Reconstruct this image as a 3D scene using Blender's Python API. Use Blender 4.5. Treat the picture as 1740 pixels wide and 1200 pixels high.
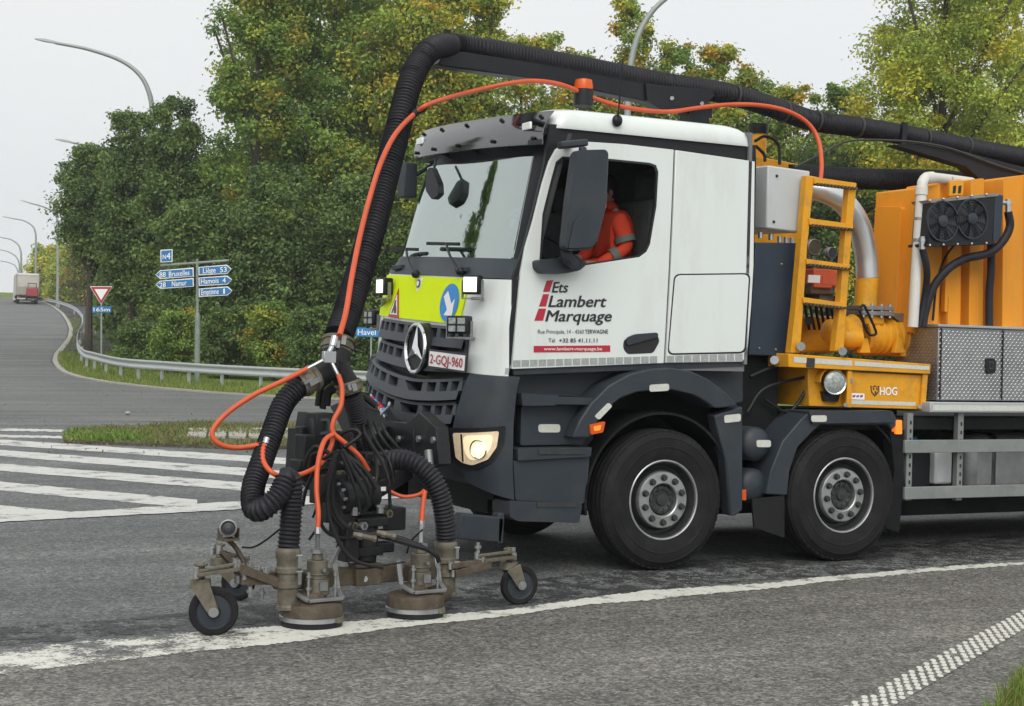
import bpy, bmesh, math, random
import numpy as np
from mathutils import Vector, Matrix
from mathutils.geometry import tessellate_polygon

for _o in list(bpy.data.objects):
    bpy.data.objects.remove(_o)
SC = bpy.context.scene
COL = SC.collection
random.seed(7)
RNG = np.random.default_rng(7)

# ------------------------------------------------------------------ camera
# Frame: x runs back along the truck, y away from the viewer, z up from the road.
CAM_POS = Vector((-6.336, -9.873, 1.6325))
YAW, PITCH, ROLL, FPX = 0.4704, -0.0023, 0.0242, 2648.2     # focal length in pixels of a 1740 px wide frame
CF = Vector((math.sin(YAW)*math.cos(PITCH), math.cos(YAW)*math.cos(PITCH), math.sin(PITCH)))
_r = Vector((math.cos(YAW), -math.sin(YAW), 0)); _u = _r.cross(CF)
CR = math.cos(ROLL)*_r + math.sin(ROLL)*_u
CU = -math.sin(ROLL)*_r + math.cos(ROLL)*_u
cam_data = bpy.data.cameras.new('camera')
cam_data.sensor_width = 36.0
cam_data.lens = FPX/1740*36.0
cam_data.clip_end = 3000
cam = bpy.data.objects.new('camera', cam_data)
COL.objects.link(cam)
cam.matrix_world = Matrix(((CR.x, CU.x, -CF.x, CAM_POS.x), (CR.y, CU.y, -CF.y, CAM_POS.y),
                           (CR.z, CU.z, -CF.z, CAM_POS.z), (0, 0, 0, 1)))
SC.camera = cam
SC.render.resolution_x, SC.render.resolution_y = 1024, 706

# ------------------------------------------------------------------ light
SUN_EL, SUN_AZ = math.radians(44), math.radians(200)   # behind and left of the viewer, through cloud
world = bpy.data.worlds.new('World'); SC.world = world; world.use_nodes = True
wn, wl = world.node_tree.nodes, world.node_tree.links
bg = wn['Background']
sky = wn.new('ShaderNodeTexSky'); sky.sky_type = 'NISHITA'; sky.sun_disc = False
sky.sun_elevation = SUN_EL; sky.sun_rotation = SUN_AZ
sky.air_density = 1.0; sky.dust_density = 6.0; sky.ozone_density = 1.0
hsv = wn.new('ShaderNodeHueSaturation'); hsv.inputs['Saturation'].default_value = 0.10
wl.new(sky.outputs['Color'], hsv.inputs['Color'])
ov = wn.new('ShaderNodeMix'); ov.data_type = 'RGBA'; ov.inputs['Factor'].default_value = 0.86
tc = wn.new('ShaderNodeTexCoord')
cn = wn.new('ShaderNodeTexNoise'); cn.inputs['Scale'].default_value = 1.6; cn.inputs['Detail'].default_value = 3
wl.new(tc.outputs['Generated'], cn.inputs['Vector'])
cr = wn.new('ShaderNodeValToRGB')
cr.color_ramp.elements[0].position = .3; cr.color_ramp.elements[0].color = (7.9, 8.2, 8.6, 1)
cr.color_ramp.elements[1].position = .7; cr.color_ramp.elements[1].color = (8.7, 8.9, 8.8, 1)
wl.new(cn.outputs['Fac'], cr.inputs['Fac'])
wl.new(hsv.outputs['Color'], ov.inputs[6]); wl.new(cr.outputs['Color'], ov.inputs[7])
wl.new(ov.outputs[2], bg.inputs['Color'])
bg.inputs['Strength'].default_value = 0.0845

sun_d = bpy.data.lights.new('sun', 'SUN'); sun_d.energy = 1.4; sun_d.angle = math.radians(50); sun_d.color = (1, .97, .92)
sun = bpy.data.objects.new('sun', sun_d); COL.objects.link(sun)
_sd = Vector((-0.45, -0.85, 0)).normalized()*math.cos(SUN_EL) + Vector((0, 0, math.sin(SUN_EL)))
sun.rotation_euler = _sd.to_track_quat('Z', 'Y').to_euler()
sky.sun_rotation = math.atan2(_sd.x, _sd.y)

vs = SC.view_settings
vs.view_transform = 'Standard'; vs.look = 'None'; vs.exposure = 0.47; vs.gamma = 1; vs.use_curve_mapping = False

# ------------------------------------------------------------------ surveying helpers (picture point -> place)
def ray(u, v):
    return CF + (u-870)/FPX*CR - (v-600)/FPX*CU
def PY(u, v, Y):
    d = ray(u, v); return CAM_POS + d*((Y-CAM_POS.y)/d.y)
def PX(u, v, X):
    d = ray(u, v); return CAM_POS + d*((X-CAM_POS.x)/d.x)
def PZ(u, v, Z=0.0):
    d = ray(u, v); return CAM_POS + d*((Z-CAM_POS.z)/d.z)
def PD(u, v, dep):
    return CAM_POS + ray(u, v)*dep
FH = Vector((math.sin(YAW), math.cos(YAW), 0)); RH = Vector((math.cos(YAW), -math.sin(YAW), 0))
def depth_of(p):
    return (Vector(p)-CAM_POS).dot(CF)
def TZ(d):
    """height of the land at distance d from the viewer: level, then climbing"""
    if d < 44: return 0.0
    if d < 62: return 0.034*(d-44)**2/36.0
    return 0.306 + 0.0445*(d-62) if d < 260 else 0.306+0.0445*198-0.03*(d-260)
def ground(p):
    p = Vector(p); return TZ((p-CAM_POS).dot(FH))
def PG(u, v):
    """point of the land seen at (u, v)"""
    dr = ray(u, v); t = 3.0; last = t
    while t < 400:
        p = CAM_POS + dr*t
        if p.z < TZ((p-CAM_POS).dot(FH)): break
        last = t; t *= 1.02
    a, b = last, t
    for _ in range(30):
        m = (a+b)/2; p = CAM_POS+dr*m
        if p.z < TZ((p-CAM_POS).dot(FH)): b = m
        else: a = m
    return CAM_POS+dr*b
def GD(u, d):
    """land point on picture column u at depth d"""
    p = CAM_POS + FH*d + RH*((u-870)/FPX*d); p.z = TZ(d); return p

# ------------------------------------------------------------------ materials
MATS = {}
def mat(name, col, rough=.5, metal=0.0, nscale=6.0, var=.12, bump=0.0, bscale=80.0, spec=.5, dirt=None, dirt_amt=.0, coat=0, dscale=2.5):
    m = bpy.data.materials.new(name); m.use_nodes = True
    n, l = m.node_tree.nodes, m.node_tree.links
    b = n['Principled BSDF']
    b.inputs['Roughness'].default_value = rough; b.inputs['Metallic'].default_value = metal
    b.inputs['Specular IOR Level'].default_value = spec
    if coat: b.inputs['Coat Weight'].default_value = coat; b.inputs['Coat Roughness'].default_value = .08
    t = n.new('ShaderNodeTexCoord'); nz = n.new('ShaderNodeTexNoise')
    nz.inputs['Scale'].default_value = nscale; nz.inputs['Detail'].default_value = 5; nz.inputs['Roughness'].default_value = .65
    l.new(t.outputs['Object'], nz.inputs['Vector'])
    r = n.new('ShaderNodeValToRGB')
    r.color_ramp.elements[0].position = .25; r.color_ramp.elements[1].position = .75
    r.color_ramp.elements[0].color = (*[c*(1-var) for c in col], 1)
    r.color_ramp.elements[1].color = (*[min(1, c*(1+var)) for c in col], 1)
    l.new(nz.outputs['Fac'], r.inputs['Fac'])
    out = r.outputs['Color']
    if dirt:
        dz = n.new('ShaderNodeTexNoise'); dz.inputs['Scale'].default_value = dscale if not isinstance(dscale, tuple) else 1.0; dz.inputs['Detail'].default_value = 8; dz.inputs['Roughness'].default_value = .75
        if isinstance(dscale, tuple):
            mp = n.new('ShaderNodeMapping'); mp.inputs['Scale'].default_value = dscale; l.new(t.outputs['Object'], mp.inputs['Vector']); l.new(mp.outputs['Vector'], dz.inputs['Vector'])
        else: l.new(t.outputs['Object'], dz.inputs['Vector'])
        mr = n.new('ShaderNodeMapRange'); mr.inputs['From Min'].default_value = .48; mr.inputs['From Max'].default_value = .72
        mr.inputs['To Max'].default_value = dirt_amt
        l.new(dz.outputs['Fac'], mr.inputs['Value'])
        mx = n.new('ShaderNodeMix'); mx.data_type = 'RGBA'; mx.inputs[7].default_value = (*dirt, 1)
        l.new(mr.outputs['Result'], mx.inputs['Factor']); l.new(out, mx.inputs[6]); out = mx.outputs[2]
    l.new(out, b.inputs['Base Color'])
    rr = n.new('ShaderNodeMapRange'); rr.inputs['To Min'].default_value = max(0, rough-.08); rr.inputs['To Max'].default_value = min(1, rough+.1)
    l.new(nz.outputs['Fac'], rr.inputs['Value']); l.new(rr.outputs['Result'], b.inputs['Roughness'])
    if bump:
        bz = n.new('ShaderNodeTexNoise'); bz.inputs['Scale'].default_value = bscale; bz.inputs['Detail'].default_value = 4
        l.new(t.outputs['Object'], bz.inputs['Vector'])
        bp = n.new('ShaderNodeBump'); bp.inputs['Strength'].default_value = bump; bp.inputs['Distance'].default_value = .004
        l.new(bz.outputs['Fac'], bp.inputs['Height']); l.new(bp.outputs['Normal'], b.inputs['Normal'])
    MATS[name] = m
    return m
def emis(name, col, strength):
    m = mat(name, col, .3, 0, 30, .15)
    b = m.node_tree.nodes['Principled BSDF']
    b.inputs['Emission Color'].default_value = (*col, 1); b.inputs['Emission Strength'].default_value = strength
    return m

mat('white_paint', (.67, .71, .68), .30, 0, 1.2, .02, dirt=(.40, .39, .33), dirt_amt=.34, coat=.5, dscale=(1.8, 1.8, .4))
mat('dark_plastic', (.027, .035, .044), .50, 0, 3, .12, .15, 220, spec=.35, dirt=(.09, .09, .085), dirt_amt=.30)
mat('dark_gap', (.012, .012, .013), .6)
mat('grille_plastic', (.045, .052, .062), .5, 0, 5, .12, .1, 200, spec=.35, dirt=(.12, .12, .11), dirt_amt=.25)
mat('black_paint', (.010, .011, .014), .40, 0, 4, .2, spec=.3, dirt=(.05, .047, .043), dirt_amt=.2)
mat('black_steel', (.009, .010, .012), .45, 0, 6, .25, .1, 90, spec=.3, dirt=(.075, .067, .055), dirt_amt=.32)
mat('interior', (.013, .014, .016), .75)
mat('cab_lining', (.16, .165, .165), .85, 0, 5, .1)
mat('dash_plastic', (.085, .090, .090), .7, 0, 6, .2)
mat('seat_cloth', (.07, .075, .08), .9, 0, 12, .3)
mat('navy_steel', (.012, .024, .042), .42, 0, 3, .15, dirt=(.07, .07, .07), dirt_amt=.25)
mat('chassis', (.007, .008, .009), .7, 0, 6, .3, .2, 40, spec=.2, dirt=(.03, .028, .025), dirt_amt=.4)
mat('tyre', (.011, .011, .012), .75, 0, 10, .2, .25, 140, spec=.22, dirt=(.075, .07, .06), dirt_amt=.22, dscale=6)
mat('rim', (.40, .41, .41), .36, .75, 8, .15, dirt=(.10, .095, .085), dirt_amt=.6, dscale=9)
mat('rim_dark', (.035, .036, .037), .55, .2, 12, .3)
mat('steel', (.50, .51, .52), .3, .9, 7, .15)
mat('dull_steel', (.30, .31, .31), .48, .75, 9, .2, .1, 60, dirt=(.12, .10, .08), dirt_amt=.5)
mat('galvanised', (.46, .48, .49), .5, .45, 2.5, .14, .05, 30, dirt=(.30, .30, .28), dirt_amt=.4)
mat('brown_steel', (.088, .068, .048), .65, .2, 9, .4, .35, 70, spec=.3, dirt=(.18, .155, .12), dirt_amt=.65, dscale=12)
mat('dirty_alloy', (.155, .138, .105), .58, .35, 12, .35, .25, 80, spec=.35, dirt=(.055, .045, .033), dirt_amt=.8, dscale=11)
mat('hose_rubber', (.016, .016, .021), .55, 0, 4, .2, .1, 90, spec=.3, dirt=(.045, .043, .045), dirt_amt=.35, dscale=5)
mat('cable_rubber', (.010, .010, .011), .5, 0, 6, .2, spec=.3)
mat('orange_hose', (.58, .085, .022), .45, 0, 5, .12, dirt=(.30, .06, .03), dirt_amt=.5, dscale=6)
mat('yellow_paint', (.70, .32, .015), .40, 0, 4, .08, .05, 50, spec=.3, dirt=(.26, .16, .06), dirt_amt=.6, dscale=5)
mat('tank_orange', (.74, .285, .020), .52, 0, 1.5, .06, .04, 40, spec=.22, dirt=(.42, .21, .07), dirt_amt=.5, dscale=(3.0, 3.0, .5))
mat('hivis_yellow', (.70, .86, .008), .6, 0, 3, .04, spec=.12)
mat('hivis_orange', (.74, .06, .02), .8, 0, 14, .15, 1.0, 22)
mat('reflective', (.55, .56, .50), .4, 0, 50, .15)
mat('reflective_grey', (.34, .36, .35), .4, .2, 60, .25)
mat('red_film', (.42, .015, .035), .4, 0, 4, .05)
mat('black_film', (.02, .02, .025), .4)
mat('white_film', (.82, .82, .80), .4, 0, 5, .04)
mat('sign_blue', (.018, .16, .40), .4, 0, 3, .08)
mat('sign_red', (.40, .025, .03), .45, 0, 4, .1)
mat('cyan_film', (.02, .22, .58), .4)
mat('chrome', (.75, .76, .77), .14, 1.0, 4, .05)
mat('grey_cabinet', (.47, .49, .49), .42, 0, 3, .04, dirt=(.33, .33, .31), dirt_amt=.3)
mat('pvc_white', (.62, .60, .54), .42, 0, 5, .06, dirt=(.42, .38, .28), dirt_amt=.4)
mat('mirror_glass', (.5, .5, .5), .05, 1.0)
mat('lens', (.30, .33, .31), .22, .1, 45, .6)
mat('amber', (.62, .09, .008), .25, 0, 20, .1)
emis('amber_lit', (.95, .22, .02), .5)
emis('led_lit', (1.0, .97, .84), .95)
emis('headlamp_lit', (.70, .55, .36), .16)
emis('reflector_lit', (.95, .76, .48), .42)
emis('bulb_lit', (1.0, .95, .8), 4.0)
mat('skin', (.42, .24, .17), .55, 0, 20, .1)
mat('hair', (.02, .017, .015), .7)
mat('trouser', (.16, .17, .15), .8)
mat('canvas', (.52, .50, .45), .8, 0, 2, .1)
mat('lorry_red', (.32, .04, .05), .5)
mat('bark', (.075, .06, .045), .9, 0, 8, .4, .6, 20)
mat('concrete', (.36, .34, .30), .9, 0, 5, .2, .4, 60, dirt=(.16, .16, .10), dirt_amt=.6)
mat('rail_alloy', (.24, .26, .25), .5, .35, 3, .14, .05, 30, dirt=(.13, .13, .12), dirt_amt=.5)
mat('satin_steel', (.66, .67, .67), .34, .85, 5, .08, dirt=(.5, .49, .46), dirt_amt=.4)
mat('pole_grey', (.30, .33, .31), .5, .3, 5, .12)
mat('pole_green', (.20, .24, .20), .6, .1, 5, .2, dirt=(.36, .38, .34), dirt_amt=.5)

def glass(name, tint, refl, rough=.02, gcol=(1, 1, 1)):
    m = bpy.data.materials.new(name); m.use_nodes = True
    n, l = m.node_tree.nodes, m.node_tree.links
    n.remove(n['Principled BSDF'])
    tr = n.new('ShaderNodeBsdfTransparent'); tr.inputs['Color'].default_value = (*tint, 1)
    gl = n.new('ShaderNodeBsdfGlossy'); gl.inputs['Roughness'].default_value = rough; gl.inputs['Color'].default_value = (*gcol, 1)
    lw = n.new('ShaderNodeLayerWeight'); lw.inputs['Blend'].default_value = .35
    nz = n.new('ShaderNodeTexNoise'); nz.inputs['Scale'].default_value = 1.2; nz.inputs['Detail'].default_value = 2
    mr = n.new('ShaderNodeMapRange'); mr.inputs['To Min'].default_value = refl; mr.inputs['To Max'].default_value = min(1, refl+.55)
    l.new(lw.outputs['Fresnel'], mr.inputs['Value'])
    mx = n.new('ShaderNodeMixShader'); l.new(mr.outputs['Result'], mx.inputs['Fac'])
    l.new(tr.outputs[0], mx.inputs[1]); l.new(gl.outputs[0], mx.inputs[2]); l.new(mx.outputs[0], n['Material Output'].inputs['Surface'])
    MATS[name] = m
glass('windscreen_glass', (.82, .92, .89), .40, .02, (.93, 1.0, .975))
glass('tinted_visor', (.22, .23, .25), .14, .10)
glass('lens_glass', (.9, .9, .9), .08)

# ------------------------------------------------------------------ mesh helpers
def rnd(poly, r, n=4):
    """polygon with rounded corners; r may be a list"""
    out = []; k = len(poly)
    for i in range(k):
        p = Vector(poly[i]).to_2d(); a = Vector(poly[i-1]).to_2d(); b = Vector(poly[(i+1) % k]).to_2d()
        rr = r[i] if isinstance(r, (list, tuple)) else r
        da, db = a-p, b-p
        q = min(rr, da.length*.48, db.length*.48)
        if q < 1e-6: out.append(tuple(p)); continue
        s, e = p+da.normalized()*q, p+db.normalized()*q
        for j in range(n+1):
            t = j/n; w = s.lerp(p, t).lerp(p.lerp(e, t), t); out.append((w.x, w.y))
    return out
def spline(pts, sub=8):
    P = [Vector(p) for p in pts]
    if len(P) < 3: return P
    Q = [P[0]*2-P[1]]+P+[P[-1]*2-P[-2]]; out = []
    for i in range(1, len(Q)-2):
        a, b, c, d = Q[i-1:i+3]
        for j in range(sub):
            t = j/sub
            out.append(.5*((2*b)+(c-a)*t+(2*a-5*b+4*c-d)*t*t+(3*b-a-3*c+d)*t**3))
    out.append(P[-1]); return out
def resample(P, step):
    out = [P[0].copy()]; acc = 0.0
    for a, b in zip(P, P[1:]):
        L = (b-a).length
        if L < 1e-9: continue
        pos = step-acc
        while pos <= L:
            out.append(a.lerp(b, pos/L)); pos += step
        acc = (acc+L) % step
    out.append(P[-1].copy()); return out
def frame(axis):
    a = Vector(axis).normalized(); h = Vector((0, 0, 1)) if abs(a.z) < .9 else Vector((1, 0, 0))
    x = a.cross(h).normalized(); return x, a.cross(x), a

class MB:
    def __init__(s): s.v = []; s.f = []
    def add(s, vs_, fs):
        k = len(s.v); s.v += [tuple(p) for p in vs_]; s.f += [tuple(i+k for i in f) for f in fs]; return s
    def box(s, c, size, ax=None):
        c = Vector(c); X, Y, Z = ax or (Vector((1, 0, 0)), Vector((0, 1, 0)), Vector((0, 0, 1)))
        hx, hy, hz = [q/2 for q in size]
        vs_ = [c+X*(hx*i)+Y*(hy*j)+Z*(hz*k) for i in (-1, 1) for j in (-1, 1) for k in (-1, 1)]
        return s.add(vs_, [(0, 1, 3, 2), (4, 6, 7, 5), (0, 4, 5, 1), (2, 3, 7, 6), (0, 2, 6, 4), (1, 5, 7, 3)])
    def beam(s, a, b, w, h, up=(0, 0, 1)):
        a, b = Vector(a), Vector(b); d = b-a; Z = d.normalized(); X = Z.cross(Vector(up))
        if X.length < 1e-4: X = Z.cross(Vector((1, 0, 0)))
        X.normalize(); Y = X.cross(Z)
        return s.box((a+b)/2, (w, h, d.length), (X, Y, Z))
    def cyl(s, a, b, r, r2=None, n=16, caps=True):
        a, b = Vector(a), Vector(b); r2 = r if r2 is None else r2; X, Y, Z = frame(b-a)
        cs = [(math.cos(2*math.pi*i/n), math.sin(2*math.pi*i/n)) for i in range(n)]
        vs_ = [a+X*(c*r)+Y*(q*r) for c, q in cs]+[b+X*(c*r2)+Y*(q*r2) for c, q in cs]
        fs = [(i, (i+1) % n, n+(i+1) % n, n+i) for i in range(n)]
        if caps: fs += [tuple(range(n))[::-1], tuple(range(n, 2*n))]
        return s.add(vs_, fs)
    def tube(s, pts, r, n=8, sub=8, caps=True, smooth=True):
        P = spline(pts, sub) if smooth else [Vector(p) for p in pts]
        R = r if callable(r) else (lambda i: r)
        vs_, fs = [], []; up = None
        for i, p in enumerate(P):
            t = (P[min(i+1, len(P)-1)]-P[max(i-1, 0)])
            t = t.normalized() if t.length > 1e-9 else Vector((0, 0, 1))
            if up is None: up = frame(t)[0]
            up = (up-t*up.dot(t)); up = up.normalized() if up.length > 1e-6 else frame(t)[0]
            w = t.cross(up); q = R(i)
            vs_ += [p+up*(q*math.cos(2*math.pi*k/n))+w*(q*math.sin(2*math.pi*k/n)) for k in range(n)]
        for i in range(len(P)-1):
            for k in range(n):
                k2 = (k+1) % n; fs.append((i*n+k, i*n+k2, (i+1)*n+k2, (i+1)*n+k))
        if caps: fs += [tuple(range(n))[::-1], tuple(range((len(P)-1)*n, len(P)*n))]
        return s.add(vs_, fs)
    def ribbed(s, pts, r, pitch=.024, depth=.007, n=20, sub=12):
        P = resample(spline(pts, sub), pitch/4.0)
        prof = (r, r-depth*.9, r-depth, r-depth*.9)
        return s.tube(P, lambda i: prof[i % 4], n, smooth=False)
    def lathe(s, o, axis, prof, n=32, close=False, a0=0.0, a1=2*math.pi):
        """prof: (radius, distance along axis)"""
        o = Vector(o); X, Y, Z = frame(axis); full = abs(a1-a0-2*math.pi) < 1e-6; m = n if full else n+1
        vs_, fs = [], []
        for r, h in prof:
            for k in range(m):
                a = a0+(a1-a0)*k/n; vs_.append(o+Z*h+X*(r*math.cos(a))+Y*(r*math.sin(a)))
        for i in range(len(prof)-1):
            for k in range(n if full else n):
                k2 = (k+1) % m if full else k+1
                fs.append((i*m+k, i*m+k2, (i+1)*m+k2, (i+1)*m+k))
        if close: fs += [tuple(range(m))[::-1], tuple(range((len(prof)-1)*m, len(prof)*m))]
        return s.add(vs_, fs)
    def plate(s, outer, fn, ext, holes=(), both=True):
        """polygon (with holes) in 2D mapped by fn to 3D, extruded by vector ext"""
        loops = [list(outer)]+[list(h) for h in holes]
        flat = [p for L in loops for p in L]
        tris = tessellate_polygon([[Vector((p[0], p[1], 0)) for p in L] for L in loops])
        A = [Vector(fn(*p)) for p in flat]; n = len(A)
        B = [a+(Vector(ext(a)) if callable(ext) else Vector(ext)) for a in A]
        fs = [tuple(t) for t in tris]+[tuple(i+n for i in t[::-1]) for t in tris]
        k = 0
        for L in loops:
            m = len(L)
            for i in range(m):
                fs.append((k+i, k+(i+1) % m, n+k+(i+1) % m, n+k+i))
            k += m
        return s.add(A+B, fs)
    def grid(s, rows, thick=None):
        """rows of points; thick = vector or callable(point) to close it as a solid sheet"""
        h, w = len(rows), len(rows[0]); A = [Vector(p) for r in rows for p in r]
        fs = [(i*w+j, i*w+j+1, (i+1)*w+j+1, (i+1)*w+j) for i in range(h-1) for j in range(w-1)]
        if thick is None: return s.add(A, fs)
        B = [a+(Vector(thick(a)) if callable(thick) else Vector(thick)) for a in A]; n = len(A)
        fs2 = [tuple(i+n for i in f[::-1]) for f in fs]
        ring = [j for j in range(w)]+[i*w+w-1 for i in range(1, h)]+[(h-1)*w+j for j in range(w-2, -1, -1)]+[i*w for i in range(h-2, 0, -1)]
        side = [(ring[i], ring[(i+1) % len(ring)], n+ring[(i+1) % len(ring)], n+ring[i]) for i in range(len(ring))]
        return s.add(A+B, fs+fs2+side)
    def sphere(s, c, r, n=12, sx=(1, 1, 1)):
        c = Vector(c); prof = [(max(1e-4, math.sin(math.pi*i/n)), -math.cos(math.pi*i/n)) for i in range(n+1)]
        vs_, fs = [], []; m = n*2
        for a, h in prof:
            for k in range(m):
                t = 2*math.pi*k/m; vs_.append(c+Vector((r*a*math.cos(t)*sx[0], r*a*math.sin(t)*sx[1], r*h*sx[2])))
        for i in range(n):
            for k in range(m): fs.append((i*m+k, i*m+(k+1) % m, (i+1)*m+(k+1) % m, (i+1)*m+k))
        return s.add(vs_, fs)
    def mesh(s, name, m, smooth=True, angle=38, recalc=True):
        me = bpy.data.meshes.new(name); me.from_pydata(s.v, [], s.f)
        if recalc:
            b = bmesh.new(); b.from_mesh(me); bmesh.ops.remove_doubles(b, verts=b.verts, dist=1e-5)
            bmesh.ops.recalc_face_normals(b, faces=b.faces); b.to_mesh(me); b.free()
        me.materials.append(MATS[m])
        if smooth:
            me.shade_smooth(); me.set_sharp_from_angle(angle=math.radians(angle))
        me.update(); return me
    def build(s, name, m, parent=None, smooth=True, angle=38, bevel=0.0, label=None, origin=None):
        me = s.mesh(name, m, smooth, angle)
        o = bpy.data.objects.new(name, me); COL.objects.link(o)
        if origin is not None:
            o.location = Vector(origin); me.transform(Matrix.Translation(-Vector(origin)))
        if bevel:
            q = o.modifiers.new('bevel', 'BEVEL'); q.width = bevel; q.segments = 2; q.limit_method = 'ANGLE'; q.angle_limit = math.radians(40); q.harden_normals = False
        if parent is not None: attach(o, parent)
        if label: o['label'] = label
        return o
def world_of(o):
    m = Matrix.Translation(o.location) @ o.rotation_euler.to_matrix().to_4x4()
    return world_of(o.parent) @ o.matrix_parent_inverse @ m if o.parent else m
def attach(o, parent):
    o.parent = parent; o.matrix_parent_inverse = world_of(parent).inverted()
def tag(o, label, cat, group=None, kind=None):
    if label: o['label'] = label
    if cat: o['category'] = cat
    if group: o['group'] = group
    if kind: o['kind'] = kind
    return o
def thing(name, label, cat, loc=(0, 0, 0), group=None):
    o = bpy.data.objects.new(name, None); COL.objects.link(o); o.location = Vector(loc); o.empty_display_size = .2
    return tag(o, label, cat, group)
def copy_obj(o, parent=None, local=None):
    c = o.copy(); COL.objects.link(c); c.parent = parent
    if local is not None: c.matrix_parent_inverse = Matrix.Identity(4); c.matrix_basis = local
    return c
def letters(body, o, xd, ud, width, height, m, parent, shear=0.0, bold=0.0, name='lettering', squeeze=True):
    """flat lettering: baseline starts at o, cap height `height`, total width `width`"""
    cu = bpy.data.curves.new('txt', 'FONT'); cu.body = body; cu.size = 1; cu.shear = shear
    cu.resolution_u = 3
    t = bpy.data.objects.new('txt', cu); COL.objects.link(t)
    dg = bpy.context.evaluated_depsgraph_get(); me = bpy.data.meshes.new_from_object(t.evaluated_get(dg))
    bpy.data.objects.remove(t)
    xs = [v.co.x for v in me.vertices]
    x0, x1 = min(xs), max(xs); sx = width/(x1-x0); sy = height/.70
    o, xd, ud = Vector(o), Vector(xd).normalized(), Vector(ud).normalized()
    V = [v.co.copy() for v in me.vertices]; F = [tuple(p.vertices) for p in me.polygons]; nv = len(V); k = max(0.0, bold); nd = xd.cross(ud).normalized()
    shifts = [(0, 0)]+([(-k, 0), (k, 0), (0, k), (0, -k)] if k > 0 else [])       # heavier strokes: five hair-thin layers
    W, G = [], []
    for q, (dx, dy) in enumerate(shifts):
        W += [o+xd*((c.x-x0+dx)*sx)+ud*((c.y+dy*.6)*sy)+nd*(q*.0003) for c in V]; G += [tuple(i+q*nv for i in f) for f in F]
    me = bpy.data.meshes.new(name); me.from_pydata(W, [], G)
    me.materials.clear(); me.materials.append(MATS[m]); me.update()
    ob = bpy.data.objects.new(name, me); COL.objects.link(ob)
    if parent is not None: attach(ob, parent)
    return ob
def side_text(body, u0, u1, vbase, vtop, Y, m, parent, shear=0, bold=0):
    a, b, c = PY(u0, vbase, Y), PY(u1, vbase, Y), PY(u0, vtop, Y)
    return letters(body, a, b-a, (0, 0, 1), (b-a).length, c.z-a.z, m, parent, shear, bold)
def pix(poly, Y): return (lambda u, v: PY(u, v, Y))
def yplate(polys, Y, depth, holes=()):
    m = MB(); m.plate(polys, lambda u, v: PY(u, v, Y), (0, depth, 0), holes); return m
# ------------------------------------------------------------------ ground materials
def asphalt(name, base, patch, speck=1.0):
    m = bpy.data.materials.new(name); m.use_nodes = True
    n, l = m.node_tree.nodes, m.node_tree.links; b = n['Principled BSDF']
    t = n.new('ShaderNodeTexCoord')
    def noise(sc, det=3, ro=.6):
        z = n.new('ShaderNodeTexNoise'); z.inputs['Scale'].default_value = sc; z.inputs['Detail'].default_value = det; z.inputs['Roughness'].default_value = ro
        l.new(t.outputs['Object'], z.inputs['Vector']); return z
    big = noise(.35, 4); mid = noise(5, 4); fine = noise(58, 3, .85)
    st = n.new('ShaderNodeTexVoronoi'); st.inputs['Scale'].default_value = 60; l.new(t.outputs['Object'], st.inputs['Vector'])
    st2 = n.new('ShaderNodeTexVoronoi'); st2.inputs['Scale'].default_value = 32; l.new(t.outputs['Object'], st2.inputs['Vector'])
    r = n.new('ShaderNodeValToRGB'); e = r.color_ramp.elements
    e[0].position = .35; e[0].color = (*patch, 1); e[1].position = .65; e[1].color = (*base, 1)
    l.new(big.outputs['Fac'], r.inputs['Fac'])
    def mul(col, fac, lo, hi, f0=.0, f1=1.0):
        g = n.new('ShaderNodeMapRange'); g.inputs['From Min'].default_value = f0; g.inputs['From Max'].default_value = f1
        g.inputs['To Min'].default_value = lo; g.inputs['To Max'].default_value = hi; l.new(fac, g.inputs['Value'])
        x = n.new('ShaderNodeMix'); x.data_type = 'RGBA'; x.blend_type = 'MULTIPLY'; x.inputs['Factor'].default_value = 1
        l.new(col, x.inputs[6]); l.new(g.outputs['Result'], x.inputs[7]); return x.outputs[2]
    c = mul(r.outputs['Color'], mid.outputs['Fac'], .86, 1.14, .3, .7)
    c = mul(c, fine.outputs['Fac'], 1-.62*speck, 1+.62*speck, .28, .72)
    wm = n.new('ShaderNodeMapping'); wm.inputs['Rotation'].default_value = (0, 0, -.17); wm.inputs['Scale'].default_value = (.05, 1.3, 1); l.new(t.outputs['Object'], wm.inputs['Vector'])
    wv = n.new('ShaderNodeTexNoise'); wv.inputs['Scale'].default_value = 1; wv.inputs['Detail'].default_value = 5; l.new(wm.outputs['Vector'], wv.inputs['Vector'])
    c = mul(c, wv.outputs['Fac'], .70, 1.26, .3, .7)
    sep = n.new('ShaderNodeSeparateColor'); l.new(st.outputs['Color'], sep.inputs[0])
    c = mul(c, sep.outputs[0], 1-.5*speck, 1+.55*speck)
    sep2 = n.new('ShaderNodeSeparateColor'); l.new(st2.outputs['Color'], sep2.inputs[0])
    c = mul(c, sep2.outputs[1], 1-.25*speck, 1+.25*speck)
    l.new(c, b.inputs['Base Color'])
    b.inputs['Roughness'].default_value = .72; b.inputs['Specular IOR Level'].default_value = .35
    bp = n.new('ShaderNodeBump'); bp.inputs['Strength'].default_value = .7; bp.inputs['Distance'].default_value = .006
    l.new(st.outputs['Distance'], bp.inputs['Height']); l.new(bp.outputs['Normal'], b.inputs['Normal'])
    MATS[name] = m
asphalt('asphalt', (.130, .135, .129), (.094, .101, .100), 1.0)
asphalt('asphalt_warm', (.162, .155, .137), (.128, .125, .113), 1.05)
asphalt('asphalt_dark', (.075, .074, .071), (.060, .060, .058))
asphalt('asphalt_light', (.146, .147, .140), (.115, .119, .116), .7)
asphalt('soil', (.10, .085, .06), (.07, .06, .04))

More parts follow.
